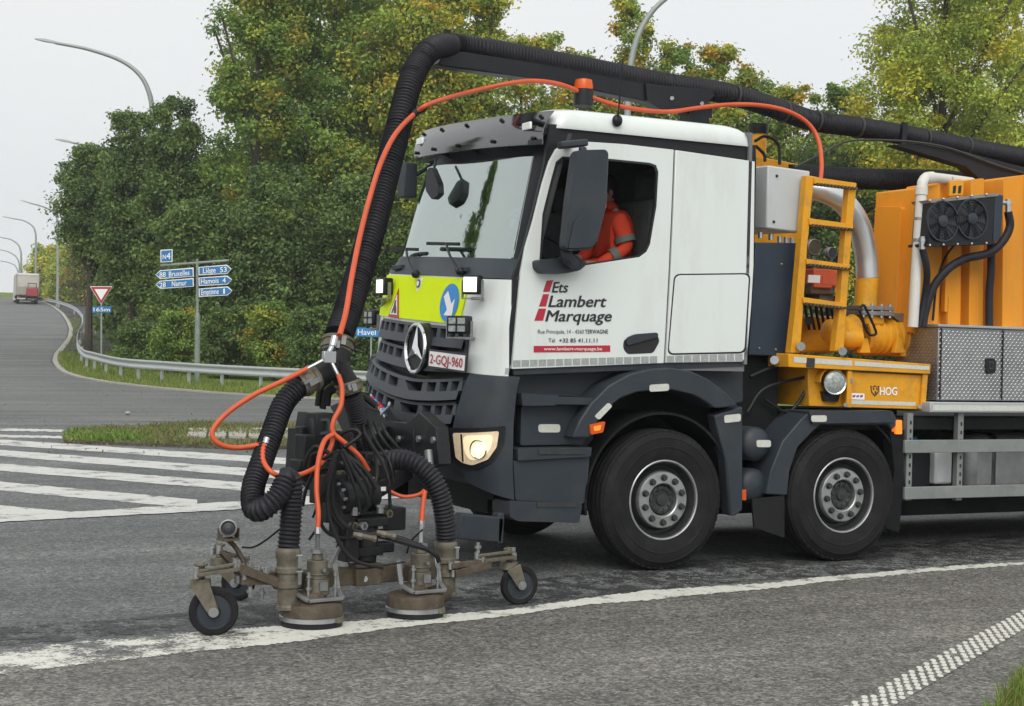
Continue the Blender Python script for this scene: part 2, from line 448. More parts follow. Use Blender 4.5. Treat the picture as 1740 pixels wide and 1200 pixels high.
def marking(name, col, wear, scale, fade):
    m = bpy.data.materials.new(name); m.use_nodes = True
    n, l = m.node_tree.nodes, m.node_tree.links; b = n['Principled BSDF']
    b.inputs['Roughness'].default_value = .65
    t = n.new('ShaderNodeTexCoord')
    z = n.new('ShaderNodeTexNoise'); z.inputs['Scale'].default_value = scale; z.inputs['Detail'].default_value = 8; z.inputs['Roughness'].default_value = .75
    z2 = n.new('ShaderNodeTexNoise'); z2.inputs['Scale'].default_value = 70; z2.inputs['Detail'].default_value = 3
    l.new(t.outputs['Object'], z.inputs['Vector']); l.new(t.outputs['Object'], z2.inputs['Vector'])
    r = n.new('ShaderNodeValToRGB'); r.color_ramp.elements[0].color = (*[c*.78 for c in col], 1); r.color_ramp.elements[1].color = (*col, 1)
    r.color_ramp.elements[0].position = .3; r.color_ramp.elements[1].position = .62
    l.new(z2.outputs['Fac'], r.inputs['Fac']); l.new(r.outputs['Color'], b.inputs['Base Color'])
    ad = n.new('ShaderNodeMath'); ad.operation = 'MULTIPLY_ADD'; ad.inputs[1].default_value = .35
    l.new(z2.outputs['Fac'], ad.inputs[0]); l.new(z.outputs['Fac'], ad.inputs[2])
    mr = n.new('ShaderNodeMapRange'); mr.inputs['From Min'].default_value = wear; mr.inputs['From Max'].default_value = wear+.10; mr.inputs['To Max'].default_value = fade
    l.new(ad.outputs[0], mr.inputs['Value'])
    tr = n.new('ShaderNodeBsdfTransparent'); mx = n.new('ShaderNodeMixShader')
    l.new(mr.outputs['Result'], mx.inputs['Fac']); l.new(b.outputs[0], mx.inputs[1]); l.new(tr.outputs[0], mx.inputs[2])
    l.new(mx.outputs[0], n['Material Output'].inputs['Surface']); MATS[name] = m
marking('line_paint', (.66, .65, .58), .715, 5.0, .95)
marking('line_worn', (.66, .65, .58), .635, 3.2, .95)
marking('line_trace', (.42, .41, .38), .50, 5.0, 1.0)
marking('dark_trace', (.045, .045, .044), .60, 5.0, 1.0)
marking('hatch_paint', (.58, .575, .54), .72, 2.4, .9)

def grass_mat(name, a, b_, c_):
    m = bpy.data.materials.new(name); m.use_nodes = True
    n, l = m.node_tree.nodes, m.node_tree.links; b = n['Principled BSDF']; b.inputs['Roughness'].default_value = .9; b.inputs['Specular IOR Level'].default_value = .1
    t = n.new('ShaderNodeTexCoord'); z = n.new('ShaderNodeTexNoise'); z.inputs['Scale'].default_value = 1.1; z.inputs['Detail'].default_value = 9; z.inputs['Roughness'].default_value = .8
    l.new(t.outputs['Object'], z.inputs['Vector'])
    r = n.new('ShaderNodeValToRGB'); e = r.color_ramp.elements
    e[0].position = .33; e[0].color = (*a, 1); e[1].position = .68; e[1].color = (*c_, 1); k = e.new(.5); k.color = (*b_, 1)
    l.new(z.outputs['Fac'], r.inputs['Fac']); l.new(r.outputs['Color'], b.inputs['Base Color']); MATS[name] = m
grass_mat('grass', (.085, .10, .03), (.13, .19, .035), (.19, .27, .05))
grass_mat('verge_grass', (.10, .09, .035), (.11, .15, .025), (.15, .21, .03))

# ------------------------------------------------------------------ land, roads
def dsof(p):
    q = Vector(p)-CAM_POS; return q.dot(FH), q.dot(RH)
def at_ds(d, s, dz=0.0):
    p = CAM_POS+FH*d+RH*s; p.z = TZ(d)+dz; return p
dl = [-25, -10, 0, 10, 20, 30, 40]+[44+2*i for i in range(12)]+[70+10*i for i in range(20)]+[280, 320, 400, 600]
m = MB(); m.grid([[at_ds(d, s, -.03) for s in (-500, -200, -80, -40, -20, 0, 20, 40, 80, 200, 500)] for d in dl])
g = m.build('ground', 'grass'); g['kind'] = 'structure'

CURB_PX = [(70, 513), (88, 521), (103, 533), (112, 546), (117, 560), (114, 575), (102, 590), (91, 603), (88, 614), (94, 625), (106, 634), (130, 642),
           (180, 651), (260, 660), (350, 668), (480, 676), (640, 682)]
CURB = [PG(*p) for p in CURB_PX]
CURB_DS = [dsof(p) for p in CURB]
CURB_DS = [(CURB_DS[0][0]+90, CURB_DS[0][1]-6)]+CURB_DS+[(45.6, 2), (44.8, 16), (44.0, 30)]
CURB_DS.sort(key=lambda q: -q[0])
def curb_s(d):
    L = CURB_DS
    if d <= L[-1][0]: return 45.0
    if d >= L[0][0]: return L[0][1]
    for (d0, s0), (d1, s1) in zip(L, L[1:]):
        if d1 <= d <= d0: return s0+(s1-s0)*(d0-d)/(d0-d1+1e-9)
rows = []
dd = [-20, -8, 0, 8, 16, 24, 32, 40, 43.9]+[44+.25*i for i in range(120)]+[74+3*i for i in range(62)]
for d in dd:
    e = curb_s(d); rows.append([at_ds(d, s) for s in (-70, -45, -25, (-25+e)/2, e)])
m = MB(); m.grid(rows); rd = m.build('road', 'asphalt'); rd['kind'] = 'structure'
# warmer shoulder between the edge line and the verge
SL = [(-400, 1185), (-60, 1140), (200, 1110), (470, 1082), (660, 1062), (860, 1042), (1000, 1022), (1160, 1007), (1390, 984), (1560, 969), (1740, 956), (2400, 902)]
far_ = [PZ(u, v, .0015) for u, v in SL]; m = MB(); m.grid([far_, [Vector((p.x+1.0, p.y-9.0, .0015)) for p in far_]]); o = m.build('shoulder', 'asphalt_warm'); o['kind'] = 'structure'
# paler worn surface of the side road beyond the island
m = MB(); m.grid([[at_ds(d, s, .004) for s in (-70, -40, -20, (-20+curb_s(d)-.05)/2, min(curb_s(d)-.05, 45))] for d in [31.5, 36, 40, 43.9]+[44+.5*i for i in range(60)]+[76+4*i for i in range(45)]])
o = m.build('side_road', 'asphalt_light'); o['kind'] = 'structure'
# pale kerb edging along the bend
path = [at_ds(d, s) for d, s in CURB_DS]
path = resample(path, .6)
def side_off(P, i, w):
    t = (P[min(i+1, len(P)-1)]-P[max(i-1, 0)]); t.z = 0; t.normalize(); return Vector((t.y, -t.x, 0))*w
rws = []
for i, p in enumerate(path):
    a = p+side_off(path, i, -.02); b = p+side_off(path, i, -.30)
    za, zb = ground(a), ground(b)
    rws.append([Vector((a.x, a.y, za-.02)), Vector((a.x, a.y, za+.05)), Vector((b.x, b.y, zb+.05)), Vector((b.x, b.y, zb-.03))])
m = MB(); m.grid(rws); o = m.build('kerb', 'concrete'); o['kind'] = 'structure'

# ------------------------------------------------------------------ painted markings
def strip(name, top, bot, mt, z=.004, n=60, jag=0.0):
    def lerp(L, t):
        x = L[0][0]+(L[-1][0]-L[0][0])*t
        for a, b in zip(L, L[1:]):
            if a[0] <= x <= b[0]+1e-6: return (x, a[1]+(b[1]-a[1])*(x-a[0])/(b[0]-a[0]))
        return L[-1]
    A = []; B = []
    for i in range(n+1):
        t = i/n; a, b = lerp(top, t), lerp(bot, t)
        j = random.uniform(-jag, jag); k = random.uniform(-jag, jag)
        A.append(PZ(a[0], a[1]+j, z)); B.append(PZ(b[0], b[1]+k, z))
    m = MB(); m.grid([A, B]); return m.build(name, mt)
o = strip('edge_line', [(-60, 1110), (200, 1085), (320, 1075), (440, 1066)], [(-60, 1152), (200, 1122), (320, 1108), (440, 1097)], 'line_worn', .005, n=160, jag=1.2)
tag(o, None, None, kind='structure')
o = strip('edge_line', [(440, 1066), (528, 1061), (660, 1051), (860, 1036), (1000, 1016), (1100, 1003), (1200, 997), (1300, 991), (1390, 981), (1560, 967), (1640, 960), (1740, 955)],
          [(440, 1097), (528, 1087), (660, 1068), (860, 1047), (1000, 1027), (1100, 1020), (1160, 1013), (1300, 1001), (1390, 990), (1560, 973), (1640, 967), (1740, 959)], 'line_paint', .005, n=240, jag=1.0)
tag(o, None, None, kind='structure')
o = strip('edge_line', [(1741, 954), (2400, 900)], [(1741, 959), (2400, 904)], 'line_paint', .005, n=10); o['kind'] = 'structure'
# half-removed band of the old line behind the wheels, and the dark scrubbed track
o = strip('removed_line_trace', [(1150, 979), (1480, 952), (1740, 930)], [(1150, 996), (1480, 966), (1740, 942)], 'line_trace', .004, 60, .5); o['kind'] = 'structure'
o = strip('scrubbed_track', [(-40, 1068), (200, 1052), (430, 1028), (620, 1012), (900, 985), (1200, 950), (1500, 926), (1740, 905)],
          [(-40, 1104), (200, 1080), (430, 1060), (620, 1046), (900, 1026), (1200, 994), (1500, 970), (1740, 950)], 'dark_trace', .0035, 60, 1); o['kind'] = 'structure'

HATCH = [  # (left u, top v, bottom v) -> (right u, top v, bottom v)
    ((-60, 727, 731), (108, 730, 734)), ((-60, 738, 742), (106, 741, 745)),
    ((-60, 743, 752), (540, 782, 793)), ((-60, 760, 770), (560, 806, 820)), ((-60, 783, 795), (480, 825, 839)),
    ((-60, 813, 828), (335, 849, 864))]
for (u0, a0, b0), (u1, a1, b1) in HATCH:
    o = strip('hatch_stripe', [(u0, a0), (u1, a1)], [(u0, b0), (u1, b1)], 'hatch_paint', n=40, jag=.5); o['kind'] = 'structure'
o = strip('hatch_stripe', [(-60, 853), (165, 874)], [(-60, 878), (165, 876)], 'hatch_paint', .006, n=30, jag=.3); o['kind'] = 'structure'
o = strip('hatch_border', [(-60, 881), (200, 865), (410, 851), (700, 832)], [(-60, 890), (200, 876), (410, 865), (700, 845)], 'hatch_paint', .008, n=60, jag=.5); o['kind'] = 'structure'

# profiled edge line: slanted columns of six thermoplastic dots
rf = (1629.3, 1099.9); P0 = PZ(*rf)
va = PZ(rf[0]+10.3, rf[1]-5.6)-P0; vb_ = PZ(rf[0]+2.6, rf[1]+4.55)-P0; e1_ = PZ(rf[0]+5.6, rf[1]+.6)-P0; e2_ = PZ(rf[0], rf[1]-1.5)-P0
bm_ = MB(); bm_.grid([[P0+va*k-vb_*.7+Vector((0, 0, .0045)), P0+va*k+vb_*5.7+Vector((0, 0, .0045))] for k in (-21, 0, 29)])
dotline = bm_.build('dotted_edge_line', 'asphalt_warm'); dotline['kind'] = 'structure'
dm = MB(); K = 10; ring_ = [(math.cos(2*math.pi*i/K), math.sin(2*math.pi*i/K)) for i in range(K)]
zz = Vector((0, 0, 1))
dm.add([e1_*c+e2_*s_+zz*.005 for c, s_ in ring_]+[e1_*(c*.82)+e2_*(s_*.78)+zz*.010 for c, s_ in ring_], [(i, (i+1) % K, K+(i+1) % K, K+i) for i in range(K)]+[tuple(range(K, 2*K))])
dmesh = dm.mesh('dot', 'line_paint')
for k in range(-20, 29):
    for j in range(6):
        if random.random() < .025: continue
        p = P0+va*(k+random.uniform(-.06, .06))+vb_*(j+random.uniform(-.06, .06))
        d = bpy.data.objects.new('dot', dmesh); COL.objects.link(d); d.location = (p.x, p.y, 0); d.rotation_euler = (0, 0, random.uniform(-.12, .12))
        attach(d, dotline)

# ------------------------------------------------------------------ grass
def blades(name, pts, h0, h1, w, cols, parent=None, lean=.5):
    """pts: array of roots; one tapered triangle pair per blade"""
    n = len(pts); P = np.asarray(pts)
    a = RNG.uniform(0, 2*np.pi, n); h = RNG.uniform(h0, h1, n); ln = RNG.uniform(0, lean, n); b = RNG.uniform(0, 2*np.pi, n)
    wd = np.stack([np.cos(a), np.sin(a), 0*a], 1)*(w*RNG.uniform(.6, 1.3, n))[:, None]
    top = P+np.stack([np.cos(b)*ln*h, np.sin(b)*ln*h, h*np.sqrt(1-np.minimum(ln, .95)**2*.6)], 1)
    mid = P*.45+top*.55+np.stack([0*h, 0*h, h*.12], 1)
    V = np.concatenate([P-wd, P+wd, mid+wd*.7, mid-wd*.7, top], 0)
    i = np.arange(n); q = np.stack([i, i+n, i+2*n, i+3*n], 1); tr = np.stack([i+3*n, i+2*n, i+4*n], 1)
    me = bpy.data.meshes.new(name)
    me.vertices.add(5*n); me.vertices.foreach_set('co', V.astype(np.float32).ravel())
    loops = np.concatenate([np.concatenate([q, tr], 1).ravel()])
    me.loops.add(7*n); me.loops.foreach_set('vertex_index', loops.astype(np.int32))
    me.polygons.add(2*n)
    st = np.stack([i*7, i*7+4], 1).ravel(); me.polygons.foreach_set('loop_start', st.astype(np.int32))
    me.update(calc_edges=True)
    col = np.asarray(cols)[RNG.integers(0, len(cols), n)]*RNG.uniform(.75, 1.25, n)[:, None]
    fc = np.repeat(np.concatenate([col, np.ones((n, 1))], 1), 2, 0)
    at = me.attributes.new('col', 'FLOAT_COLOR', 'FACE'); at.data.foreach_set('color', fc.astype(np.float32).ravel())
    me.materials.append(MATS['leaf']); me.validate()
    o = bpy.data.objects.new(name, me); COL.objects.link(o); o['kind'] = 'stuff'
    if parent is not None: attach(o, parent)
    return o
def leaf_mat():
    m = bpy.data.materials.new('leaf'); m.use_nodes = True; n, l = m.node_tree.nodes, m.node_tree.links
    b = n['Principled BSDF']; b.inputs['Roughness'].default_value = .55; b.inputs['Specular IOR Level'].default_value = .3
    a = n.new('ShaderNodeAttribute'); a.attribute_name = 'col'
    z = n.new('ShaderNodeTexNoise'); z.inputs['Scale'].default_value = 9; t = n.new('ShaderNodeTexCoord'); l.new(t.outputs['Object'], z.inputs['Vector'])
    h = n.new('ShaderNodeHueSaturation'); mr = n.new('ShaderNodeMapRange'); mr.inputs['To Min'].default_value = .75; mr.inputs['To Max'].default_value = 1.25
    l.new(z.outputs['Fac'], mr.inputs['Value']); l.new(mr.outputs['Result'], h.inputs['Value']); l.new(a.outputs['Color'], h.inputs['Color'])
    l.new(h.outputs['Color'], b.inputs['Base Color'])
    tl = n.new('ShaderNodeBsdfTranslucent'); l.new(h.outputs['Color'], tl.inputs['Color'])
    mx = n.new('ShaderNodeMixShader'); mx.inputs['Fac'].default_value = .35
    l.new(b.outputs[0], mx.inputs[1]); l.new(tl.outputs[0], mx.inputs[2]); l.new(mx.outputs[0], n['Material Output'].inputs['Surface'])
    MATS['leaf'] = m
leaf_mat()
GREENS = [(.15, .25, .045), (.20, .29, .055), (.12, .20, .04), (.26, .29, .075), (.30, .26, .10)]
# verge behind the bend
pts = []
while len(pts) < 16000:
    d = random.uniform(44.4, 76) if random.random() < .8 else random.uniform(70, 130); e = curb_s(d)
    if e > 30: continue
    s = e+.25+random.random()**1.5*5
    u = 870+FPX*s/d
    if u > 760 or u < 40: continue
    p = at_ds(d, s); pts.append((p.x, p.y, p.z-.02))
blades('verge_grass', pts, .05, .20, .018, GREENS)
# traffic island with weeds
ISL = rnd([(106, 753), (112, 737), (210, 728), (330, 722), (470, 721), (640, 726), (640, 752), (540, 762), (420, 765), (260, 759)], 14)
m = MB(); m.plate([(PZ(*p).x, PZ(*p).y) for p in ISL], lambda x, y: Vector((x, y, .05)), (0, 0, -.06))
isl = m.build('traffic_island', 'soil'); isl['kind'] = 'structure'
for k, (u0, u1) in enumerate(((318, 352), (354, 386), (388, 420), (422, 456), (458, 500), (502, 560))):
    m = MB(); m.plate(rnd([(u0, 741), (u0+3, 727), (u1, 727), (u1-2, 742)], 2), lambda u, v: PZ(u, v, .085), (0, 0, -.06))
    q = m.build('kerb_stone', 'concrete'); attach(q, isl)
from mathutils.geometry import intersect_point_tri_2d
poly = [(PZ(*p).x, PZ(*p).y) for p in ISL]
def inside(x, y, P):
    c = False; j = len(P)-1
    for i in range(len(P)):
        if (P[i][1] > y) != (P[j][1] > y) and x < (P[j][0]-P[i][0])*(y-P[i][1])/(P[j][1]-P[i][1])+P[i][0]: c = not c
        j = i
    return c
pts = []; tall = []
xs = [p[0] for p in poly]; ys = [p[1] for p in poly]
clumps = [(random.uniform(min(xs), max(xs)), random.uniform(min(ys), max(ys))) for _ in range(60)]
while len(pts) < 11000:
    cx, cy = random.choice(clumps); x = random.gauss(cx, .30); y = random.gauss(cy, .30)
    if inside(x, y, poly): pts.append((x, y, .045))
blades('island_weeds', pts, .02, .10, .014, [(.17, .23, .06), (.14, .20, .05), (.22, .22, .09), (.26, .20, .10), (.15, .11, .07), (.20, .26, .07)], isl, .95)
p0 = PZ(135, 752)
pts = []
for _ in range(24):
    qx, qy = p0.x+random.gauss(.3, .55), p0.y+random.gauss(.4, .5)
    pts += [(qx+random.gauss(0, .13), qy+random.gauss(0, .13), .04) for _ in range(90)]
pts = [p for p in pts if inside(p[0], p[1], poly)]
blades('island_weeds', pts, .03, .15, .03, [(.15, .26, .05), (.20, .31, .06), (.12, .20, .045), (.24, .28, .08)], isl, .95)
# roadside grass by the viewer
V0 = [(1668, 1235), (1706, 1188), (1760, 1130), (1850, 1060), (2000, 1200), (1800, 1500)]
vp = [(PZ(*p).x, PZ(*p).y) for p in V0]
m = MB(); m.plate(vp, lambda x, y: Vector((x, y, .02)), (0, 0, -.04)); o = m.build('roadside_verge', 'soil'); o['kind'] = 'structure'
xs = [p[0] for p in vp]; ys = [p[1] for p in vp]; pts = []
for _ in range(60000):
    x, y = random.uniform(min(xs), max(xs)), random.uniform(min(ys), max(ys))
    if inside(x, y, vp) and (Vector((x, y))-Vector(vp[1])).length < 2.6: pts.append((x, y, .01))
blades('roadside_grass', pts[:9000], .03, .13, .004, [(.16, .27, .04), (.22, .32, .06), (.12, .2, .03), (.25, .22, .08)], None, .8)
# scattered leaves and grit on the road
lp = []
for _ in range(260):
    r = random.random()
    if r < .5: u, v = random.uniform(0, 640), random.uniform(655, 690); p = PG(u, v)
    else: u, v = random.uniform(0, 640), random.uniform(690, 780); p = PZ(u, v)
    lp.append((p.x, p.y, p.z+.006))
blades('fallen_leaves', lp, .015, .04, .014, [(.30, .2, .07), (.22, .15, .05), (.36, .28, .10)], None, .98)
o = MB(); o.sphere(PZ(217, 702, .05), .055, 6, (1.2, 1, .7)); o = tag(o.build('stone', 'concrete'), 'small pale stone lying on the asphalt beyond the weedy island', 'stone')

# ------------------------------------------------------------------ guard rail
RB = [(760, 674), (670, 671), (590, 667), (515, 664), (443, 660), (377, 656), (321, 652), (275, 648), (235, 645), (205, 641), (180, 635), (160, 629), (147, 625), (138, 616), (134, 603),
      (136, 585), (142, 566), (140, 549), (126, 534), (100, 523), (66, 516)]
rb = [PG(*p) for p in RB]
gr = thing('guard_rail', 'galvanised steel crash barrier curving along the grass verge', 'guard rail', rb[5])
pth = resample(spline(rb, 6), .35)
prof = [(.0, .72), (.035, .745), (.06, .70), (.055, .66), (.0, .60), (.0, .56), (.055, .50), (.06, .46), (.035, .41), (0, .435)]
seg = 12
for k in range(0, len(pth)-1, seg):
    P = pth[k:k+seg+1]; rws = []
    if len(P) < 2: break
    for i, p in enumerate(P):
        j = k+i; t = (pth[min(j+1, len(pth)-1)]-pth[max(j-1, 0)]); t.z = 0; t.normalize(); nrm = Vector((t.y, -t.x, 0))
        if nrm.dot(CAM_POS-p) < 0 and False: nrm = -nrm
        nrm = Vector((-t.y, t.x, 0))
        rws.append([p+nrm*(o_+.06)+Vector((0, 0, z)) for o_, z in prof])
    m = MB(); m.grid(rws, lambda a: (0, 0, 0)) if False else m.grid(rws)
    m.build('rail', 'galvanised', gr)
mpost = MB(); mpost.box((0, 0, .30), (.055, .11, .80)); pm = mpost.mesh('post', 'galvanised')
for i, p in enumerate(rb):
    t = rb[min(i+1, len(rb)-1)]-rb[max(i-1, 0)]
    d = bpy.data.objects.new('post', pm); COL.objects.link(d); d.location = p; d.rotation_euler = (0, 0, math.atan2(t.y, t.x)); attach(d, gr)
# ================================================================== TRUCK
YS = .09            # near flank of the cab
YC, HW = 1.27, 1.18
truck = thing('truck', 'white and dark grey road maintenance truck with yellow warning board on its nose', 'truck', (0, 1.27, 0))
WX = (0.0, 1.70, 6.40, 7.75)
# ---- wheels
tp = [(.292, .045), (.30, .022), (.33, .012), (.38, .004), (.395, .0025), (.40, -.002), (.405, .0015), (.43, .0), (.462, .004), (.466, .0005), (.470, .007), (.497, .02), (.515, .038)]
tr = [(.528, .05), (.530, .085), (.520, .088), (.520, .098), (.531, .101), (.532, .145), (.521, .148), (.521, .158), (.532, .161), (.531, .20), (.520, .203), (.520, .213), (.530, .216), (.528, .25)]
tin = [(.515, .262), (.497, .28), (.43, .30), (.33, .29), (.292, .26)]
m = MB(); m.lathe((0, 0, 0), (0, 1, 0), tp+tr+tin, 64)
# shoulder blocks
for k in range(60):
    a = 2*math.pi*k/60; c, s_ = math.cos(a), math.sin(a)
    m.box((c*.512, .045, s_*.512), (.012, .03, .036), (Vector((c, 0, s_)), Vector((0, 1, 0)), Vector((-s_, 0, c))))
tyre_me = m.mesh('tyre', 'tyre')
m = MB(); m.lathe((0, 0, 0), (0, 1, 0), [(.292, .05), (.303, .03), (.303, .016), (.296, .012), (.288, .016), (.283, .03), (.276, .07), (.262, .115), (.238, .125), (.226, .11), (.218, .06), (.214, .035), (.208, .028), (.130, .024), (.122, .030), (.118, .07), (.110, .10)], 64)
rim_me = m.mesh('wheel', 'rim')
m = MB(); m.lathe((0, 0, 0), (0, 1, 0), [(.2795, .028), (.272, .068), (.258, .110), (.238, .1185), (.231, .106), (.2225, .058)], 48)
m.lathe((0, 0, 0), (0, 1, 0), [(.119, .10), (.112, .07), (.104, .055), (.085, .05), (.075, .058), (.045, .06), (.04, .045), (.0005, .043)], 32)
for k in range(10):
    a = 2*math.pi*k/10; m.box((math.cos(a)*.088, .052, math.sin(a)*.088), (.03, .02, .014), (Vector((math.cos(a), 0, math.sin(a))), Vector((0, 1, 0)), Vector((-math.sin(a), 0, math.cos(a)))))
hub_me = m.mesh('hub', 'rim_dark')
m = MB(); m.lathe((0, 0, 0), (0, 1, 0), [(.026, .027), (.026, .020), (.021, .020), (.021, .002), (.018, -.004), (.0005, -.004)], 12)
nut_me = m.mesh('wheel_nut', 'rim_dark')
for wi, x in enumerate(WX):
    for side in (0, 1):
        w = bpy.data.objects.new('wheel', rim_me); COL.objects.link(w)
        w.location = (x, 0 if side == 0 else 2.54, .53); w.rotation_euler = (0, .17*wi, math.pi*side)
        attach(w, truck)
        for nm, me in (('tyre', tyre_me), ('hub', hub_me)):
            q = bpy.data.objects.new(nm, me); COL.objects.link(q); q.parent = w
        if side == 0 and wi < 2:
            for k in range(10):
                a = 2*math.pi*(k+.5)/10
                q = bpy.data.objects.new('wheel_nut', nut_me); COL.objects.link(q); q.parent = w; q.location = (math.cos(a)*.168, 0, math.sin(a)*.168)
# ---- chassis, axles, drive line, plus added light-blocking boxes
m = MB()
for y in (.83, 1.66): m.box((3.5, y, .93), (9.4, .08, .30))
for x in WX: m.box((x, 1.27, .50), (.16, 1.9, .16)); m.cyl((x, .34, .53), (x, .16, .53), .22, .2, 20)
m.box((-.2, 1.27, 1.05), (2.0, 1.3, .75)); m.box((2.6, 1.27, .75), (.9, .55, .5))
m.box((4.6, 1.27, 1.10), (6.6, 2.3, .10)); m.box((-.92, 2.36, .92), (.62, .12, 1.1)); m.box((.86, 2.30, .72), (.34, .3, 1.06)); m.box((3.9, 2.36, .61), (3.7, .12, .96)); m.box((3.9, 1.3, .55), (3.4, 1.0, .6)); m.box((-.85, 1.27, .62), (.75, 1.5, .42)); m.box((-1.15, 1.27, .62), (.3, 2.0, .18)); m.box((3.0, 1.5, .65), (2.0, .5, .5))  # includes unseen skirts and belly boxes added to block light from the far side
m.build('chassis', 'chassis', truck)

# ---- cab surface: horizontal outline with rounded corners
ZT = [0.55, 0.80, 1.10, 1.36, 1.46, 1.80, 2.14, 2.28, 2.60, 3.06, 3.20]
XST = [-1.22, -1.24, -1.24, -1.22, -1.19, -1.17, -1.10, -1.00, -.92, -.80, -.74]
DEP = [.29, .31, .32, .31, .31, .31, .32, .30, .29, .28, .28]
def FR(t, z, off=0.0):
    xs = float(np.interp(z, ZT, XST)); dp = float(np.interp(z, ZT, DEP)); n = 3.1
    a = t*math.pi/2; s_, c = math.sin(abs(a)), max(0.0, math.cos(a))
    y = math.copysign(s_**(2/n), t)*HW; x = -(c**(2/n))*dp
    nx = -(abs(x/dp)**(n-1))/dp; ny = math.copysign((abs(y)/HW)**(n-1)/HW, y); L = math.hypot(nx, ny)
    Y = YC+y+ny/L*off
    return Vector((xs+x+nx/L*off, Y, z+.05*(Y-.1)))
def project(p):
    q = Vector(p)-CAM_POS; d = q.dot(CF); return 870+FPX*q.dot(CR)/d, 600-FPX*q.dot(CU)/d
def PF(u, v, t0=-.4, z0=None, off=0.0):
    """(t, z) of the nose surface seen at (u, v)"""
    t, z = t0, (z0 if z0 is not None else 1.6-(v-600)/235)
    for _ in range(40):
        a = project(FR(t, z, off)); e0, e1 = u-a[0], v-a[1]
        if abs(e0)+abs(e1) < .01: break
        b = project(FR(t+1e-3, z, off)); c = project(FR(t, z+1e-3, off))
        j = ((b[0]-a[0])/1e-3, (c[0]-a[0])/1e-3, (b[1]-a[1])/1e-3, (c[1]-a[1])/1e-3); det = j[0]*j[3]-j[1]*j[2]
        if abs(det) < 1e-6: t += .01; continue
        dt, dz = (e0*j[3]-j[1]*e1)/det, (j[0]*e1-e0*j[2])/det
        t = max(-.985, min(.985, t+max(-.1, min(.1, dt)))); z += max(-.2, min(.2, dz))
    return t, z
def fpatch(c4, off, thick, nu=14, nv=8):
    """solid patch on the nose between four (t,z) corners: bl, br, tr, tl"""
    m = MB(); rows = []; rows2 = []
    for j in range(nv+1):
        r, r2 = [], []
        for i in range(nu+1):
            a, b = i/nu, j/nv
            t = (c4[0][0]*(1-a)+c4[1][0]*a)*(1-b)+(c4[3][0]*(1-a)+c4[2][0]*a)*b
            z = (c4[0][1]*(1-a)+c4[1][1]*a)*(1-b)+(c4[3][1]*(1-a)+c4[2][1]*a)*b
            r.append(FR(t, z, off)); r2.append(FR(t, z, off-thick))
        rows.append(r); rows2.append(r2)
    h, w = nv+1, nu+1
    A = [p for r in rows for p in r]; B = [p for r in rows2 for p in r]; n = len(A)
    fs = [(i*w+j, i*w+j+1, (i+1)*w+j+1, (i+1)*w+j) for i in range(h-1) for j in range(w-1)]
    ring = list(range(w))+[i*w+w-1 for i in range(1, h)]+[(h-1)*w+j for j in range(w-2, -1, -1)]+[i*w for i in range(h-2, 0, -1)]
    fs += [tuple(i+n for i in f[::-1]) for f in fs]+[(ring[i], ring[(i+1) % len(ring)], n+ring[(i+1) % len(ring)], n+ring[i]) for i in range(len(ring))]
    m.add(A+B, fs); return m
def fpoly(px, off, thick, t0=-.6):
    """solid plate on the nose outlined by picture points, refined so that it follows the curve"""
    pts = [PF(u, v, t0, None, off) for u, v in px]; m = MB()
    V = [Vector((t, z)) for t, z in pts]; T = [tuple(f) for f in tessellate_polygon([[Vector((t, z, 0)) for t, z in pts]])]
    for _ in range(3):
        mid = {}; N = []
        def mp_(i, j):
            k = (min(i, j), max(i, j))
            if k not in mid: V.append((V[i]+V[j])/2); mid[k] = len(V)-1
            return mid[k]
        for i, j, k in T:
            a, b, c = mp_(i, j), mp_(j, k), mp_(k, i); N += [(i, a, c), (a, j, b), (c, b, k), (a, b, c)]
        T = N
    n = len(V); ed = {}
    for f in T:
        for i, j in ((f[0], f[1]), (f[1], f[2]), (f[2], f[0])):
            k = (min(i, j), max(i, j)); ed[k] = None if k in ed else (i, j)
    fs = T+[tuple(i+n for i in f[::-1]) for f in T]+[(e[0], e[1], e[1]+n, e[0]+n) for e in ed.values() if e]
    m.add([FR(p.x, p.y, off) for p in V]+[FR(p.x, p.y, off-thick) for p in V], fs); return m

# ---- cab shell
cabin = MB()
zs = lambda y: .05*(y-.1)
# far flank, back wall, floor, headlining (hollow inside)
cabin.plate([(-1.15, 1.6), (.78, 1.6), (.78, 3.36), (-.75, 3.36), (-1.0, 2.4)], lambda x, z: Vector((x, 2.43, z)), (0, .03, 0), [rnd([(-.92, 2.38), (-.12, 2.42), (-.06, 3.10), (-.70, 3.10)], .08)])
cabin.box((.765, 1.27, 2.46), (.03, 2.36, 1.80)); cabin.box((-.25, 1.27, 1.53), (2.05, 2.30, .05)); cabin.box((-.12, 1.27, 3.235), (1.75, 2.3, .04))
cab = cabin.build('cab_shell', 'cab_lining', truck)
m = MB(); m.plate([(-.97, 2.33), (-.07, 2.37), (-.01, 3.15), (-.74, 3.15)], lambda x, z: Vector((x, 2.425, z)), (0, .004, 0)); m.build('door_glass', 'lens_glass', truck)
DOOR = [(870, 627), (876, 560), (885, 462), (893, 420), (906, 376), (922, 312), (934, 274), (945, 254), (960, 243), (985, 240), (1060, 245), (1145, 254.5), (1141, 360), (1136, 470), (1128, 617)]
WIN = [(917, 440), (922, 364), (936, 308), (945, 275), (956, 266), (1034, 270), (1104, 277), (1115, 281), (1119, 292), (1116, 350), (1105, 415), (1099, 428), (1087, 437), (995, 451), (930, 462), (918, 456)]
REAR = [(1148.5, 255), (1283, 274.5), (1281, 450), (1277, 520), (1270, 604), (1262, 615), (1131, 617), (1139.5, 470), (1144.5, 360)]
